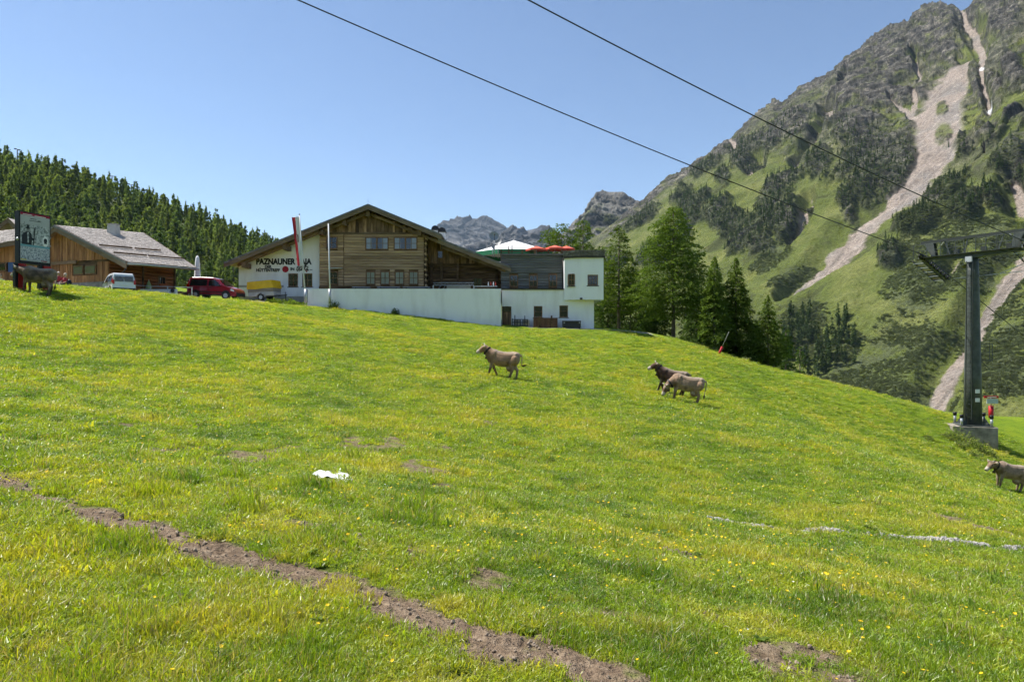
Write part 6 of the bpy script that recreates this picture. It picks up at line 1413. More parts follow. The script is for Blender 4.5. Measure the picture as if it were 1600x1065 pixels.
# ladder on the viewer's side, with its cage platform
ld = Vector((-.80, -.6, 0)).normalized(); lt = Vector((.6, -.8, 0)); lad = MB(); b0 = pc+ld*.8+Vector((0, 0, zblk+.5)); b1 = pc+ld*.52+Vector((0, 0, zt-.2))
for s in (-1, 1): lad.bar(b0+lt*.2*s, b1+lt*.2*s, .05)
lo = lad.build('ladder', py_dark, pyl)
for k in range(38): mb = MB(); c = b0.lerp(b1, (k+.5)/38); mb.bar(c-lt*.2, c+lt*.2, .03); mb.build('rung', py_dark, lo)
for k in range(7): mb = MB(); c = b0.lerp(b1, (k+.7)/7.4); mb.bar(c, pc+Vector((0, 0, c.z)), .04); mb.build('bracket', py_dark, lo)
cg = MB(); zc = hz(550, 50); cdir = Vector((.93, -.37, 0)); ct = Vector((.37, .93, 0)); c0 = pc+cdir*.5
for zz in (0, .6, 1.2):
    pts_ = [c0+ct*-.35, c0+ct*-.35+cdir*.62, c0+ct*.35+cdir*.62, c0+ct*.35]
    for a, b in zip(pts_[:-1], pts_[1:]): cg.bar(a+Vector((0, 0, zc-.6+zz)), b+Vector((0, 0, zc-.6+zz)), .045)
for p in (c0+ct*-.35+cdir*.62, c0+ct*.35+cdir*.62, c0+ct*.35+cdir*.05): cg.bar(p+Vector((0, 0, zc-.6)), p+Vector((0, 0, zc+.62)), .045)
cg.build('rest_platform', py_paint, pyl); mb = MB(); mb.bar(c0+Vector((0, 0, zc-.65)), c0+cdir*.55+Vector((0, 0, zc-1.25)), .05); mb.build('platform_brace', py_paint, pyl)
for py_, nm in ((610, 'number_sign'), (623.5, 'warning_sign')):
    c = pc+Vector((-.10, -.655, hz(py_, 50))); mb = MB(); mb.box(c, (.3, .02, .28), Matrix.Rotation(-.1, 3, 'Z')); mb.build(nm, plate_m, pyl)
# yoke: tapered cross arm
def arm_pt(u, z, v=0): return pc+arm*u-rope*v+Vector((0, 0, z))
za = hz(398, 50)
mb = MB(); n = [(-3.7, .12, .16), (-1.0, .22, .2), (0, .34, .26), (1.0, .22, .2), (3.7, .12, .16)]
vs = []
for u, h_, w_ in n: vs += [arm_pt(u, za+.1, -w_), arm_pt(u, za+.1, w_), arm_pt(u, za+.1-h_*1.2, w_), arm_pt(u, za+.1-h_*1.2, -w_)]
mb.add(vs, [(4*i+k, 4*i+(k+1) % 4, 4*i+4+(k+1) % 4, 4*i+4+k) for i in range(len(n)-1) for k in range(4)]+[(0, 1, 2, 3), (19, 18, 17, 16)]); mb.build('cross_arm', py_paint, pyl)
mb = MB(); mb.box(arm_pt(0, za-.35, -.5), (.45, .12, .4), MA); mb.build('clamp_plate', steel_m, pyl)
# top gantry: V brackets and a long beam
zb_ = hz(369.5, 50)
mb = MB(); mb.box(arm_pt(0, zb_+.0), (7.6, .2, .2), MA); mb.build('gantry_beam', py_dark, pyl)
for u in (-2.75, 2.75):
    s = 1 if u > 0 else -1
    for vv in (-.16, .16):
        mb = MB(); mb.add([arm_pt(u-s*.15, za+.1, vv), arm_pt(u+s*.15, za+.1, vv), arm_pt(u+s*.75, zb_-.1, vv), arm_pt(u+s*.05, zb_-.1, vv)], [(0, 1, 2, 3)]); mb.add([v-rope*.03 for v in [Vector(q) for q in mb.v[:4]]], [(3, 2, 1, 0)]); mb.build('bracket_plate', py_paint, pyl)
for u0, u1 in ((-3.4, -2.2), (3.4, 2.2)): mb = MB(); mb.bar(arm_pt(u0*.98, za, .3), arm_pt(u1*.97, zb_+.1, .3), .05); mb.build('steel_strut', steel_m, pyl)
for u0, u1 in ((-1.6, -2.0), (-.6, -.35), (1.7, 2.1)): mb = MB(); mb.bar(arm_pt(u0, za+.1), arm_pt(u1, zb_-.1), .07); mb.build('strut', py_paint, pyl)
# catwalk railings
for u0, u1 in ((-4.1, -2.0), (-1.5, -.3), (.5, 1.9), (2.0, 4.1)):
    r_ = MB()
    for z in (.55, 1.05): r_.bar(arm_pt(u0, za+.1+z, -.55), arm_pt(u1, za+.1+z, -.55), .04)
    for k in range(3): u = u0+(u1-u0)*k/2; r_.bar(arm_pt(u, za+.1, -.55), arm_pt(u, za+1.15, -.55), .04)
    r_.build('railing', py_paint, pyl)
mb = MB(); mb.box(arm_pt(0, za+.13, -.4), (7.2, .45, .04), MA); mb.build('catwalk', py_dark, pyl)
for u in (-1.2, .7, 2.4): mb = MB(); mb.box(arm_pt(u, za+.4, .1), (.3, .25, .3), MA); mb.build('control_box', py_dark, pyl)
mb = MB(); mb.tube([arm_pt(-1.6, za-1.6, .3), arm_pt(4.3, za-1.45, .3)], .025, 5); mb.tube([arm_pt(1.4, za-1.6, .3), arm_pt(3.2, za-.95, .3)], .025, 5); mb.build('cable_rail', steel_m, pyl)
# sheave trains: a sloping beam with wheels and steps under each end of the arm
yel_s = mk('sheave_rubber', (.16, .15, .03), rough=.7)
REND = [[PX(465, 0, 32)], [PX(825, 0, 29.3)]]
trains = []
for u, out in ((-3.6, REND[0][0]), (3.6, REND[1][0])):
    c = arm_pt(u, za-.02); dl = Vector((rope.x, rope.y, .2)).normalized(); dr_ = Vector((-rope.x, -rope.y, -.46)).normalized()
    f0 = c+dl*.7+Vector((0, 0, .02)); f1 = c+dr_*3.3
    mb = MB(); mb.bar(f0, c, .1, .2); mb.bar(c, f1, .1, .2); mb.build('sheave_beam', py_paint, pyl)
    for k in range(10):
        q = f0.lerp(c, k/2) if k < 2 else c.lerp(f1, (k-2)/7.2); q = q+arm*.14+Vector((0, 0, .10)); mb = MB(); mb.tube([q-arm*.05, q+arm*.05], .19, 12); w_ = mb.build('sheave_wheel', black_m, pyl); mb = MB(); mb.tube([q-arm*.056, q+arm*.056], .08, 8); mb.build('hub', yel_s, w_)
    for k in range(9): q = c.lerp(f1, (k+.5)/9)-arm*.55+Vector((0, 0, -.12)); mb = MB(); mb.box(q, (.75, .2, .03), MA); mb.build('step', yel_s if k % 2 else steel_m, pyl)
    for s_ in (-.18, -.92): mb = MB(); mb.bar(c+arm*s_, f1+arm*s_-Vector((0, 0, .15)), .05, .1); mb.build('walkway_rail', py_dark, pyl)
    trains.append((f0+arm*.14+Vector((0, 0, .31)), c+arm*.14+Vector((0, 0, .31)), f1+arm*.14+Vector((0, 0, .31)), dr_))
mb = MB(); mb.ball(arm_pt(-.75, za-.75, .3), .16, 8, 6); mb.build('lamp', yel_s, pyl)
cab_m = mk('steel_rope', (.025, .026, .028), rough=.5)
for i, (f0, c, f1, dr_) in enumerate(trains):
    far = REND[i][0]; dv = (far-f0); pts_ = []
    for k in range(41):
        t = k/40*2.6; q = f0+dv*t; sag = -.35*4*t*(1-t); pts_.append(q+Vector((0, 0, sag)))
    # keep the traced far point on the line
    corr = Vector((0, 0, 0))
    pass
    down = [f1+dr_*s_+Vector((0, 0, .0012*s_*s_)) for s_ in (2, 10, 30, 70, 150)]
    mb = MB(); mb.tube(list(reversed(pts_))+[c, f1]+down, .032 if 1 else .02, 6); o = mb.build('haul_rope', cab_m)
    tag(o, ['lower of the two dark ropeway cables crossing the sky', 'upper of the two dark ropeway cables crossing the sky'][i], 'cable', 'ropeway cables')
# red padded post with a board behind the pylon
sg = thing('slope_sign', 'red padded post with a red and grey board behind the pylon', 'sign', (hx(1548, 61), 61, gz(hx(1548, 61), 61)))
red_pad = mk('red_padding', (.42, .012, .02), rough=.55); x = hx(1548.5, 61); z0 = gz(x, 61)-.1
mb = MB(); mb.tube([(x, 61, z0), (x, 61, hz(634, 61))], .2, 10); mb.build('padded_post', red_pad, sg); mb = MB(); mb.tube([(x, 61, hz(634, 61)), (x, 61, hz(619, 61))], .05, 8); mb.build('pole', steel_m, sg)
mb = MB(); mb.box2((hx(1537, 61), 60.9, hz(621.5, 61)), (hx(1559, 61), 60.98, hz(618, 61))); mb.build('red_board', red_pad, sg); mb = MB(); mb.box2((hx(1541, 61), 60.88, hz(630, 61)), (hx(1558, 61), 60.95, hz(622.5, 61))); mb.build('grey_board', mk('map_board', (.35, .42, .45), (.5, .55, .55), 8), sg)
for pxp in (1545, 1552): mb = MB(); mb.box2((hx(pxp, 61)-.2, 60.87, hz(620.6, 61)), (hx(pxp, 61)+.2, 60.895, hz(619.4, 61))); mb.build('white_stripe', plate_m, sg)
# slanting red pole at the trees
o = thing('piste_pole', 'slanting pole with red padded foot at the edge of the trees', 'pole', PX(1121, 553, 57)); a, b = PX(1122, 556, 58.2), PX(1139, 518, 58.2); c = a.lerp(b, .38)
mb = MB(); mb.tube([a, c], .10, 8); mb.build('red_pad', red_pad, o); mb = MB(); mb.tube([c, b], .018, 6); mb.build('shaft', mk('pale_pole', (.3, .32, .27)), o)
# tiny ropeway pylons along the wooded ridge
for i, (px, pyt, pyb, w_, lab) in enumerate(((175, 272.5, 286, 10, 'tiny ropeway pylon on the wooded ridge, nearer the notice board'), (205, 286, 298, 8, 'tiny ropeway pylon on the wooded ridge, nearer the lodge chimney'), (27, 231, 244, 6, 'tiny ropeway pylon above the trees at the picture edge'))):
    d = 470; t = thing('ridge_pylon', lab, 'pylon', PX(px, pyb+12, d), 0, 'ropeway pylons on the ridge'); mb = MB(); mb.tube([PX(px, pyb+14, d), PX(px, pyt+2, d)], .32, 6); mb.build('column', py_paint, t)
    mb = MB(); mb.bar(PX(px-w_/2, pyt+1.6, d), PX(px+w_/2, pyt+3.4, d), .4, .35); mb.build('cross_arm', py_paint, t)
    for s in (-1, 1): mb = MB(); c = PX(px+s*w_/2, pyt+2.5+s*.9, d); mb.box(c, (1.3, .8, .6)); mb.build('sheave_train', py_dark, t)
# ================================================================ NOTICE BOARD, FLAGS, FURNITURE, PEOPLE
nb = thing('notice_board', 'tall black framed notice board on red posts in front of the lodges', 'notice board', (hx(50, 40.5), 40.5, gz(hx(50, 40.5), 40.5)))
red_post = mk('red_post_paint', (.30, .012, .012), (.38, .018, .016), 3, rough=.5)
dl_, dr2 = 39.3, 41.0
P0, P1, P2, P3 = PX(30.5, 329.5, dl_), PX(78, 338.5, dr2), PX(77, 414.5, dr2), PX(29, 406, dl_)
zt0, zb0 = (P0.z+P1.z)/2, (P2.z+P3.z)/2; bA, bB = Vector((P0.x, P0.y, 0)), Vector((P1.x, P1.y, 0)); bd = (bB-bA).normalized(); bn = Vector((bd.y, -bd.x, 0)); bw = (bB-bA).length
def bp(u, z, out=0): return bA+bd*(u*bw)+bn*out+Vector((0, 0, z))
def board(name, u0, u1, z0, z1, o0, o1, mat, par):
    mb = MB(); mb.prism([bp(u0, z0, o0), bp(u1, z0, o0), bp(u1, z1, o0), bp(u0, z1, o0)], bn*(o1-o0)); return mb.build(name, mat, par)
Hb = zt0-zb0
case = board('case', -.02, 1.02, zb0-.12, zt0+.04, -.34, 0, black_m, nb)
face = board('poster', .025, .985, zb0+.06, zt0-.02, 0, .012, mk('poster_green_grey', (.36, .375, .355), (.45, .46, .44), 1.2, rough=.4, spec=.4), nb)
zf = lambda t: zt0-.02-(Hb-.08)*t
board('red_band', .025, .985, zf(.052), zf(0), .012, .016, mk('poster_red', (.30, .012, .03), rough=.4), face)
board('snow_print', .025, .985, zf(.66), zf(.24), .012, .015, mk('poster_snow_print', (.16, .18, .17), (.5, .52, .5), 9, rough=.4, contrast=(.42, .56)), face)
board('cyan_band', .025, .985, zf(.70), zf(.66), .012, .016, mk('poster_cyan', (.14, .33, .38), rough=.4), face)
for k in range(3): board('map_panel', .03+k*.32, .03+k*.32+.31, zf(.965), zf(.705), .012, .016, mk('poster_map', (.16, .19, .22), (.55, .57, .58), 14, rough=.4, contrast=(.43, .55)), face)
board('yellow_mark', .03, .22, zf(.985), zf(.967), .012, .017, mk('poster_yellow', (.6, .5, .03)), face); board('red_mark', .70, .90, zf(.985), zf(.967), .012, .017, MATS['poster_red'], face)
ink = mk('poster_ink', (.015, .018, .018), rough=.4)
def flat(name, pts, out, mat, th=.003):
    mb = MB(); mb.prism([bp(u, zf(t), out) for u, t in pts], bn*th); return mb.build(name, mat, face)
flat('printed_figure', [(.07, .66), (.065, .54), (.08, .46), (.13, .415), (.20, .395), (.235, .385), (.29, .385), (.33, .40), (.37, .43), (.385, .49), (.43, .515), (.47, .49), (.485, .52), (.44, .565), (.39, .56), (.385, .66)], .0155, ink); flat('printed_face', [(.225, .39), (.215, .345), (.225, .315), (.30, .315), (.31, .345), (.295, .39)], .0175, mk('poster_face', (.2, .21, .2))); flat('printed_hat', [(.185, .322), (.215, .305), (.235, .25), (.262, .225), (.29, .26), (.305, .305), (.34, .318), (.30, .332), (.22, .334)], .0195, ink)
flat('printed_skis', [(.425, .66), (.47, .30), (.50, .265), (.515, .28), (.50, .36), (.455, .66)], .0155, ink); flat('printed_staff', [(.125, .38), (.14, .19), (.15, .19), (.135, .38)], .0155, ink)
flat('printed_shirt', [(.245, .62), (.235, .42), (.27, .40), (.30, .42), (.285, .62)], .019, MATS['poster_snow_print'])
flat('printed_oval', [(.84+.105*math.cos(a*.3927), .55+.115*math.sin(a*.3927)) for a in range(16)], .0155, plate_m); flat('printed_badge', [(.84+.06*math.cos(a*.5236), .535+.05*math.sin(a*.5236)) for a in range(12)], .019, ink)
flat('printed_badge', [(.78, .60), (.90, .60), (.88, .575), (.80, .575)], .019, ink)
for t_, u0, u1 in ((.105, .34, .54), (.128, .58, .68), (.145, .30, .70), (.03, .10, .40), (.035, .48, .85)):
    board('text_line', u0, u1, zf(t_+.012), zf(t_), .0165, .018, ink if t_ > .06 else plate_m, face)
for u, s_ in ((-.02, -1), (1.02, 1)):
    for t_ in ((.56,) if s_ < 0 else (.45, .62)): mb = MB(); mb.ball(bp(u, zf(t_), -.1), .09, 8, 6); mb.build('floodlight', steel_m, nb)
for (px, dd, wpx, pyb) in ((33.5, 39.5, 11, 449), (70.5, 40.9, 12, 453)):
    x = hx(px, dd); g = gz(x, dd); u_ = (Vector((x, dd, 0))-bA).dot(bd)/bw; wd = wpx/F*dd/bw*.5
    mb = MB(); mb.prism([bp(u_-wd, g-.3, .02), bp(u_+wd, g-.3, .02), bp(u_+wd, zb0-.13, .02), bp(u_-wd, zb0-.13, .02)], bn*-.32); mb.build('post', red_post, nb)
    mb = MB(); mb.prism([bp(u_-wd*1.9, g-.3, -.05), bp(u_-wd*1.08, g-.3, -.05), bp(u_-wd*1.08, zb0-.13, -.05), bp(u_-wd*1.9, zb0-.13, -.05)], bn*-.2); mb.build('post_web', black_m, nb)
# flag and poles
DP = 58.4
fp = thing('flagpole', 'leaning white flagpole carrying the red and white banner', 'flagpole', (hx(478, DP), DP, gz(hx(478, DP), DP)))
pole_m = mk('white_pole', (.62, .63, .64), rough=.4); a, b = PX(478, 472, DP), PX(467.8, 335, DP); a.z = gz(a.x, DP)-.1
mb = MB(); mb.tube([a, b], [.075, .045], 10); mb.build('pole', pole_m, fp); mb = MB(); mb.tube([PX(478, 452, DP), PX(478.3, 473, DP)], .16, 10); mb.build('sleeve', steel_m, fp); mb = MB(); mb.tube([PX(467.6, 338.3, DP), PX(456, 340, DP)], .025, 6); mb.build('banner_arm', pole_m, fp); mb = MB(); mb.ball(b, .07, 8, 6); mb.build('finial', dark_m, fp)
fl_ = thing('banner_flag', 'long red and white banner with a coat of arms hanging from the leaning pole', 'flag', PX(464, 415, DP))
def strip(name, ul, ur, mat, ph=0.0, par=None, t0=0, t1=1, out=0):
    mb = MB(); n = 26; m = 5; vs = []
    for i in range(n+1):
        t = t0+(t1-t0)*i/n; L0 = 456.3+(465.0-456.3)*t**.9; R0 = 469.0+(475.0-469.0)*t; py_ = 339.5+t*75+(1.5*math.sin(t*3) if t > .9 else 0)
        for k in range(m+1):
            u = ul+(ur-ul)*k/m; px = L0+(R0-L0)*u; yy = DP-.12-out+.10*math.sin(u*9+t*2.2)+.04*math.sin(u*17-t*3); v = PX(px, py_+1.2*math.sin(u*3)*(t > .95), DP); vs.append((v.x, yy, v.z))
    mb.add(vs, [(i*(m+1)+k, i*(m+1)+k+1, (i+1)*(m+1)+k+1, (i+1)*(m+1)+k) for i in range(n) for k in range(m)], True); return mb.build(name, mat, par or fl_)
strip('red_stripe', 0, .45, mk('flag_red', (.52, .035, .05), rough=.8)); wh = strip('white_stripe', .452, 1, mk('flag_white', (.74, .73, .72), rough=.8))
mb = MB()
ce = PX(464.8, 372, DP); strip('coat_of_arms', .36, .62, mk('flag_arms', (.25, .03, .04), (.5, .45, .4), 16, contrast=(.4, .6)), par=wh, t0=.36, t1=.52, out=.025)
fp2 = thing('flagpole', 'bare white flagpole in front of the timber bay', 'flagpole', (hx(515.5, DP), DP, gz(hx(515.5, DP), DP)))
a = PX(516, 480, DP); a.z = gz(a.x, DP)-.1; mb = MB(); mb.tube([a, PX(513.2, 349, DP)], [.07, .05], 10); mb.build('pole', pole_m, fp2); mb = MB(); mb.tube([PX(515.2, 452, DP), PX(515.7, 474, DP)], .12, 10); mb.build('sleeve', steel_m, fp2)
mb = MB(); mb.ball(PX(513.2, 348.8, DP), .06, 8, 6); mb.build('finial', dark_m, fp2)
# closed parasols, planter, rope fence by the lodge
def closed_parasol(px, pyt, pyb, d, hw, mat, label, flare=1.0):
    x = hx(px, d); t = thing('closed_parasol', label, 'parasol', (x, d, hz(pyb, d))); zt, zb = hz(pyt, d), hz(pyb, d); R = hw/F*d; mb = MB(); n = 12; vs = []
    prof_ = [(0, .25), (.06, .5), (.3, .7), (.6, .85), (.85, 1.0), (1.0, 1.25)] if flare > .5 else [(0, .08), (.15, .3), (.5, .75), (.8, 1.0), (1.0, .85)]
    for t_, rr_ in prof_:
        for k in range(n): a = 2*PI*k/n; r_ = R*rr_*(1+.16*(k % 2)); vs.append((x+r_*math.cos(a), d+r_*math.sin(a), zt+(zb-zt)*t_))
    mb.add(vs, [(i*n+k, i*n+(k+1) % n, (i+1)*n+(k+1) % n, (i+1)*n+k) for i in range(len(prof_)-1) for k in range(n)]+[tuple(range(n))], True); mb.build('canvas', mat, t)
    mb = MB(); mb.tube([(x, d, gz(x, d)-.1), (x, d, zt+.06)], .03, 6); mb.build('pole', pole_m, t)
closed_parasol(308.5, 400, 441, 60.5, 4.4, canvas, 'tall closed white parasol behind the red van')
closed_parasol(232.5, 438, 452.5, 55.5, 4.0, mk('lime_canvas', (.32, .42, .16), (.42, .5, .24), 8), 'small closed lime green parasol in front of the log wall', .2)
pl_ = thing('planter_wall', 'low white planter wall below the log side of the lodge', 'planter', (hx(248, 54.6), 54.6, gz(hx(248, 54.6), 54.6))); x0, x1 = hx(220, 54.6), hx(276, 54.6); g = gz((x0+x1)/2, 54.6)
mb = MB(); mb.box2((x0, 54.5, g-.4), (x1, 54.75, hz(452, 54.6))); mb.build('wall', white_wall, pl_); mb = MB(); mb.box2((x0, 54.52, hz(451.9, 54.6)), (x1, 54.73, hz(451.2, 54.6))); mb.build('soil', grey_plinth, pl_)
mb = MB(); mb.ball(PX(269.5, 454, 54.4), .16, 8, 6); o = mb.build('lantern', dark_m, pl_)
fe = thing('rope_fence', 'thin pale rope fence strung between the white van and the red van', 'fence', (hx(250, 54), 54, gz(hx(250, 54), 54)))
ps = [(203, 447), (235, 449.5), (262, 450), (300, 451.5)]
for (px, py_) in ps: mb = MB(); v = PX(px, py_-3, 54.0); mb.tube([(v.x, v.y, gz(v.x, 54.0)-.1), v], .03, 6); mb.build('post', pole_m, fe)
mb = MB(); mb.tube([PX(px, py_-2.4, 53.97) for px, py_ in ps], .022, 5); mb.build('rope', pole_m, fe)
bd_ = mk('flower_bed', (.15, .09, .05), (.2, .18, .09), 6)
rkm = mk('bed_stone', (.15, .08, .05), (.3, .2, .14), 4, rough=.95, orand=.3); rs = random.Random(5)
sb = thing('stone_border', 'low heap of reddish boulders edging the flower bed beside the red van', 'stone border', (hx(291, 57), 57, gz(hx(291, 57), 57)))
for i in range(16):
    px = 278+i*1.6; x = hx(px, 57); o = bpy.data.objects.new('boulder', rockmesh('bed_rock', 60+i, rkm)); put(o, sb); o.location = (x, 57+rs.uniform(-.2, .2), gz(x, 57)+.16+.16*(i % 3)); s_ = rs.uniform(.2, .34); o.scale = (s_, s_, s_*.9)
# people resting by the lodge wall
skin = (.55, .33, .24); pm = NT('person_skin_and_hair'); pm.l(pm.n('VertexColor', layer_name='Col').outputs[0], pm.b.inputs['Base Color']); pm.b.inputs['Roughness'].default_value = .7
def person(label, px, pyhead, d, rz, shirt, hair, trousers, arm=0.0):
    x = hx(px, d); zs = hz(pyhead, d)-1.22
    t = thing('person', label, 'person', (x, d, zs), rz, None); sh = MB()
    sh.tube([(0, 0, .42), (0, 0, .6), (0, .02, .82), (0, .01, .98)], [.16, .15, .175, .12], 10); sh.ball((0, 0, .46), (.18, .17, .13), 10, 7); sh.tube([(0, .0, .96), (0, .02, 1.10)], [.06, .055], 8)
    sh.ball((0, .03, 1.20), (.085, .1, .118), 12, 9); sh.ball((0, .135, 1.19), (.018, .025, .025), 6, 5); sh.ball((0, .10, 1.12), (.05, .04, .035), 8, 6)
    for s in (-1, 1):
        sh.ball((s*.088, .02, 1.20), (.018, .03, .035), 6, 5)
        sh.tube([(s*.19, .0, .93), (s*.24, .05, .68), (s*.18, .28+arm, .60)], [.062, .05, .038], 8); hd = Vector((s*.18, .28+arm, .60)); sh.ball(hd+Vector((0, .05, 0)), (.042, .055, .022), 8, 6)
        for k in range(4): sh.tube([hd+Vector((-.03+k*.02, .09, 0)), hd+Vector((-.032+k*.021, .13+(.012 if k in (1, 2) else 0), -.008)), hd+Vector((-.033+k*.022, .155+(.015 if k in (1, 2) else 0), -.03))], [.0125, .0115, .010], 6)
        sh.tube([hd+Vector((-s*.035, .03, 0)), hd+Vector((-s*.07, .07, -.01)), hd+Vector((-s*.075, .10, -.02))], [.014, .0125, .011], 6)
        sh.tube([(s*.10, .05, .46), (s*.12, .46, .50), (s*.12, .50, .44), (s*.12, .46, .06)], [.09, .07, .065, .042], 10); sh.tube([(s*.12, .43, .05), (s*.125, .62, .035)], [.045, .035], 8)
    def colf(c):
        out = np.ones((len(c), 3))*np.array(skin); rad = np.hypot(c[:, 0], c[:, 1])
        tor = (c[:, 2] > .5) & (c[:, 2] < 1.0) & (np.abs(c[:, 0]) < .23) & (c[:, 1] < .2); slv = (c[:, 2] > .72) & (c[:, 2] < 1.0)
        out[tor | slv] = shirt; leg = ((c[:, 2] <= .57) & (np.abs(c[:, 0]) < .21) & (c[:, 1] < .52) & ~((np.abs(c[:, 0]) > .14) & (c[:, 1] > .2) & (c[:, 2] > .56))); out[leg] = trousers; out[c[:, 2] < .09] = (.05, .04, .04)
        hr = (c[:, 2] > 1.11) & ((c[:, 1] < .03) | (c[:, 2] > 1.255)); out[hr] = hair
        for s in (-1, 1): out[np.linalg.norm(c-np.array([s*.035, .125, 1.21]), axis=1) < .016] = (.02, .02, .02)
        out[np.linalg.norm((c-np.array([0, .135, 1.135]))*np.array([.5, 1, 1.6]), axis=1) < .016] = (.35, .1, .09)
        return out
    me = remesh_body('person_body', sh, .0115, pm.m, colf, 2); o = bpy.data.objects.new('body', me); put(o, t, True)
    hm_ = MB(); hm_.ball((0, -.005, 1.235), (.098, .105, .105), 12, 8); 
    for i, v in enumerate(hm_.v):
        if v[1] > .06 and v[2] < 1.27: hm_.v[i] = (v[0]*.9, .04, max(v[2], 1.2))
    hm_.build('hair', mk('hair_%02d' % int(hair[0]*100), hair, rough=.7), t, True)
    return t, zs
p1, z1 = person('person with pale hair in a red top sitting by the lodge wall, nearer the board', 91.5, 426.5, 49.5, PI+.5, (.42, .04, .05), (.55, .5, .42), (.05, .06, .09))
p2, z2 = person('person with pale hair and red top beside a dark rucksack, nearer the white van', 102, 429.0, 49.5, PI-.4, (.40, .035, .045), (.6, .52, .42), (.05, .05, .06))
p3, z3 = person('person in a pale top at the picture edge beside the lodge window', 1.0, 430.0, 47.5, PI+.2, (.62, .6, .58), (.12, .08, .05), (.05, .05, .06))
bench_w = mk('bench_wood', (.2, .13, .08), (.32, .22, .14), 3, (.3, 1, 1), .8)
for (xa_, xb_, zz, dd, lab) in ((hx(86, 49.5), hx(111, 49.5), (z1+z2)/2+.42, 49.5, 'low wooden bench by the lodge wall carrying two people in red'), (hx(-9, 47.5), hx(9, 47.5), z3+.42, 47.5, 'low wooden bench at the picture edge')):
    t = thing('bench', lab, 'bench', ((xa_+xb_)/2, dd, gz((xa_+xb_)/2, dd))); mb = MB(); mb.box2((xa_, dd-.16, zz-.12), (xb_, dd+.2, zz-.07)); mb.build('seat', bench_w, t)
    for xx in (xa_+.12, xb_-.12): mb = MB(); mb.box2((xx-.04, dd-.12, gz(xx, dd)-.1), (xx+.04, dd+.16, zz-.121)); mb.build('leg', bench_w, t)
rb = thing('rucksack', 'small dark rucksack on the bench beside the person in red', 'rucksack', (hx(108, 49.4), 49.4, z2+.36)); mb = MB(); c = Vector((hx(108, 49.4), 49.4, z2+.62)); mb.ball(c, (.16, .13, .26), 10, 8); mb.build('bag', black_m, rb); mb = MB(); mb.ball(c+Vector((0, -.1, -.06)), (.11, .06, .12), 8, 6); mb.build('pocket', dark_m, rb)
for s in (-.07, .07): mb = MB(); mb.tube([c+Vector((s, .1, .2)), c+Vector((s, .19, 0)), c+Vector((s, .11, -.2))], .015, 5); mb.build('strap', dark_m, rb)
# white sheet lying in the grass
h = hit(518, 750); sv = thing('white_sheet', 'crumpled white sheet lying in the meadow grass', 'sheet', h); mb = MB(); n, m = 14, 8; vs = []
hs_ = [hit(486, 744), hit(533, 742), hit(552, 757), hit(500, 753)]
for i in range(n+1):
    for k in range(m+1):
        u, v = i/n, k/m; A_ = Vector(hs_[0]).lerp(Vector(hs_[1]), u); B_ = Vector(hs_[3]).lerp(Vector(hs_[2]), u); q = A_.lerp(B_, v); q.x += .05*math.sin(v*7+u*3); q.z = gz(q.x, q.y)+.05+.05*mnoise.noise((u*5, v*5, 0))+.05*math.sin(v*3.1)+(.03*math.sin(u*6)); vs.append(q)
mb.add(vs, [(i*(m+1)+k, i*(m+1)+k+1, (i+1)*(m+1)+k+1, (i+1)*(m+1)+k) for i in range(n) for k in range(m)], True); mb.build('cloth', mk('white_plastic', (.74, .75, .77), (.82, .83, .85), 6, rough=.5, bump=.3), sv)
# shrubs: at the terrace wall, at the trailer, at the pylon foot
bush_m = foliage_mat('bush_leaves', (.12, .18, .03), (.2, .26, .05), .45, .2, None, .6, 2.0); dark_bush = foliage_mat('dark_bush_leaves', (.05, .085, .03), (.09, .13, .045), .35, .2, None, .6, 2.0)
def bush(px, py, d, hw, hh, mat, label, seed, n=420, up=.4):
    x = hx(px, d); R = hw/F*d; Hh = hh/F*d; me = shrub_mesh('bush%d' % seed, seed, n, mat, Hh/R, .13/R*.9 if R > .3 else .22, 1.0)
    t = thing('bush', label, 'bush', (x, d, gz(x, d)-.05), seed); o = bpy.data.objects.new('foliage', me); put(o, t, True); o.scale = (R, R, R)
    mb = MB()
    for k in range(4): a = k*1.57+.4; mb.tube([(0, 0, -.05), (R*.4*math.cos(a), R*.4*math.sin(a), Hh*.6)], [.02, .008], 5)
    mb.build('stems', bark, t, True)
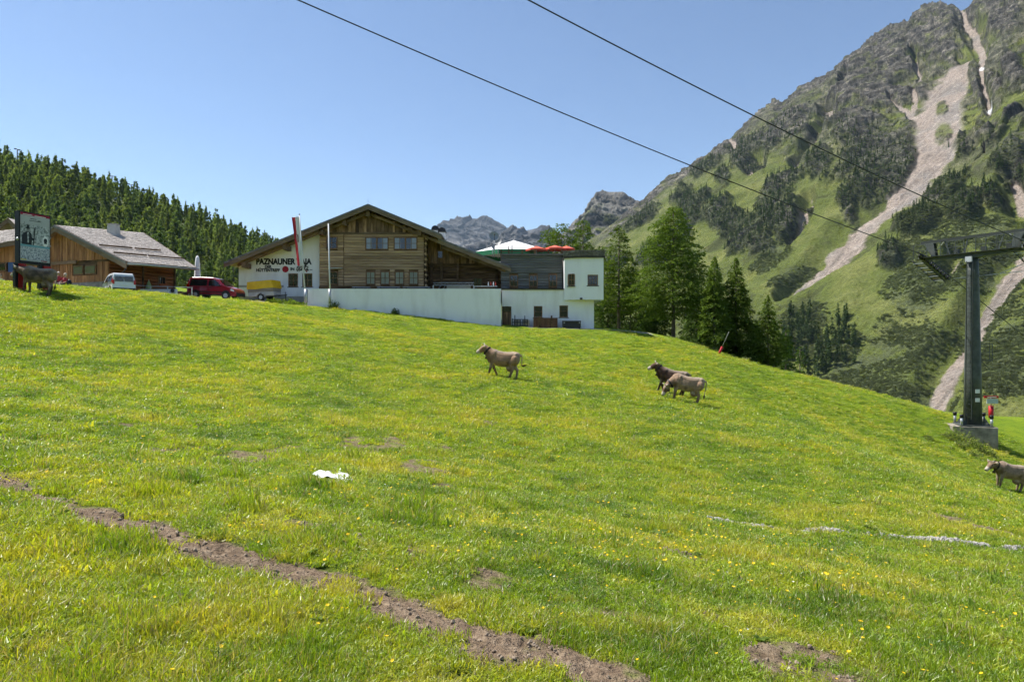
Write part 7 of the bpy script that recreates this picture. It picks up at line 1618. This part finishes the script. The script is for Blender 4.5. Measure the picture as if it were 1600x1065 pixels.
bush(522, 477, 58.3, 9, 11, dark_bush, 'dark green bush at the foot of the bare flagpole', 401); bush(617, 490, 58.4, 7, 10, dark_bush, 'dark green bush against the middle of the white terrace wall', 402)
bush(452, 474, 57.6, 16, 9, bush_m, 'bright green leafy mound between trailer and flagpole', 403, 900); bush(428, 474, 57.2, 12, 8, bush_m, 'bright green leafy mound in front of the trailer wheel', 404, 700); bush(470, 477, 57.4, 9, 6, bush_m, 'small bright green mound at the foot of the leaning flagpole', 405, 400); bush(371, 470, 56.8, 8, 5, bush_m, 'small green clump at the bonnet of the red van', 406, 350)
bush(555, 484, 58.4, 4, 4, dark_bush, 'tiny green shrub at the terrace wall beside the bare flagpole', 407, 160); bush(690, 500, 58.4, 8, 3, bush_m, 'flat green clump at the foot of the terrace wall, downhill part', 408, 250)
for i, (px, py, d, hw, hh) in enumerate([(1492, 686, 48.3, 16, 18), (1512, 694, 47.6, 18, 21), (1530, 704, 47.0, 16, 19), (1500, 700, 46.8, 12, 9), (1545, 712, 46.6, 12, 12), (1478, 690, 48.0, 12, 8), (1520, 715, 45.8, 12, 7), (1450, 692, 46.5, 9, 6)]):
    bush(px, py, d, hw, hh, foliage_mat('pylon_weed%d' % i, (.13, .17, .05), (.24, .27, .10), .4, .2, None, .6, 3.0), ['leafy weeds at the uphill corner of the concrete block', 'tall leafy weeds against the front of the concrete block', 'tall leafy weeds at the front corner of the concrete block', 'lower weeds below the front of the concrete block', 'weeds at the downhill corner of the concrete block', 'weed clump just uphill of the concrete block', 'lowest weed clump below the concrete block', 'lone weed clump uphill of the block'][i], 420+i, 420)
# ================================================================ HAZE
hz_t = NT('haze_air'); hz_t.t.nodes.remove(hz_t.b); pv = hz_t.n('VolumePrincipled'); pv.inputs['Color'].default_value = (.58, .78, 1, 1); pv.inputs['Density'].default_value = 3.0e-5; pv.inputs['Anisotropy'].default_value = .2
hz_t.l(pv.outputs[0], hz_t.out.inputs['Volume'])
mb = MB(); mb.box2((-34000, -34000, -220), (34000, 36000, 1450)); o = mb.build('haze', hz_t.m); tag(o, 'thin blue summer haze filling the valley air', None, None, 'stuff')
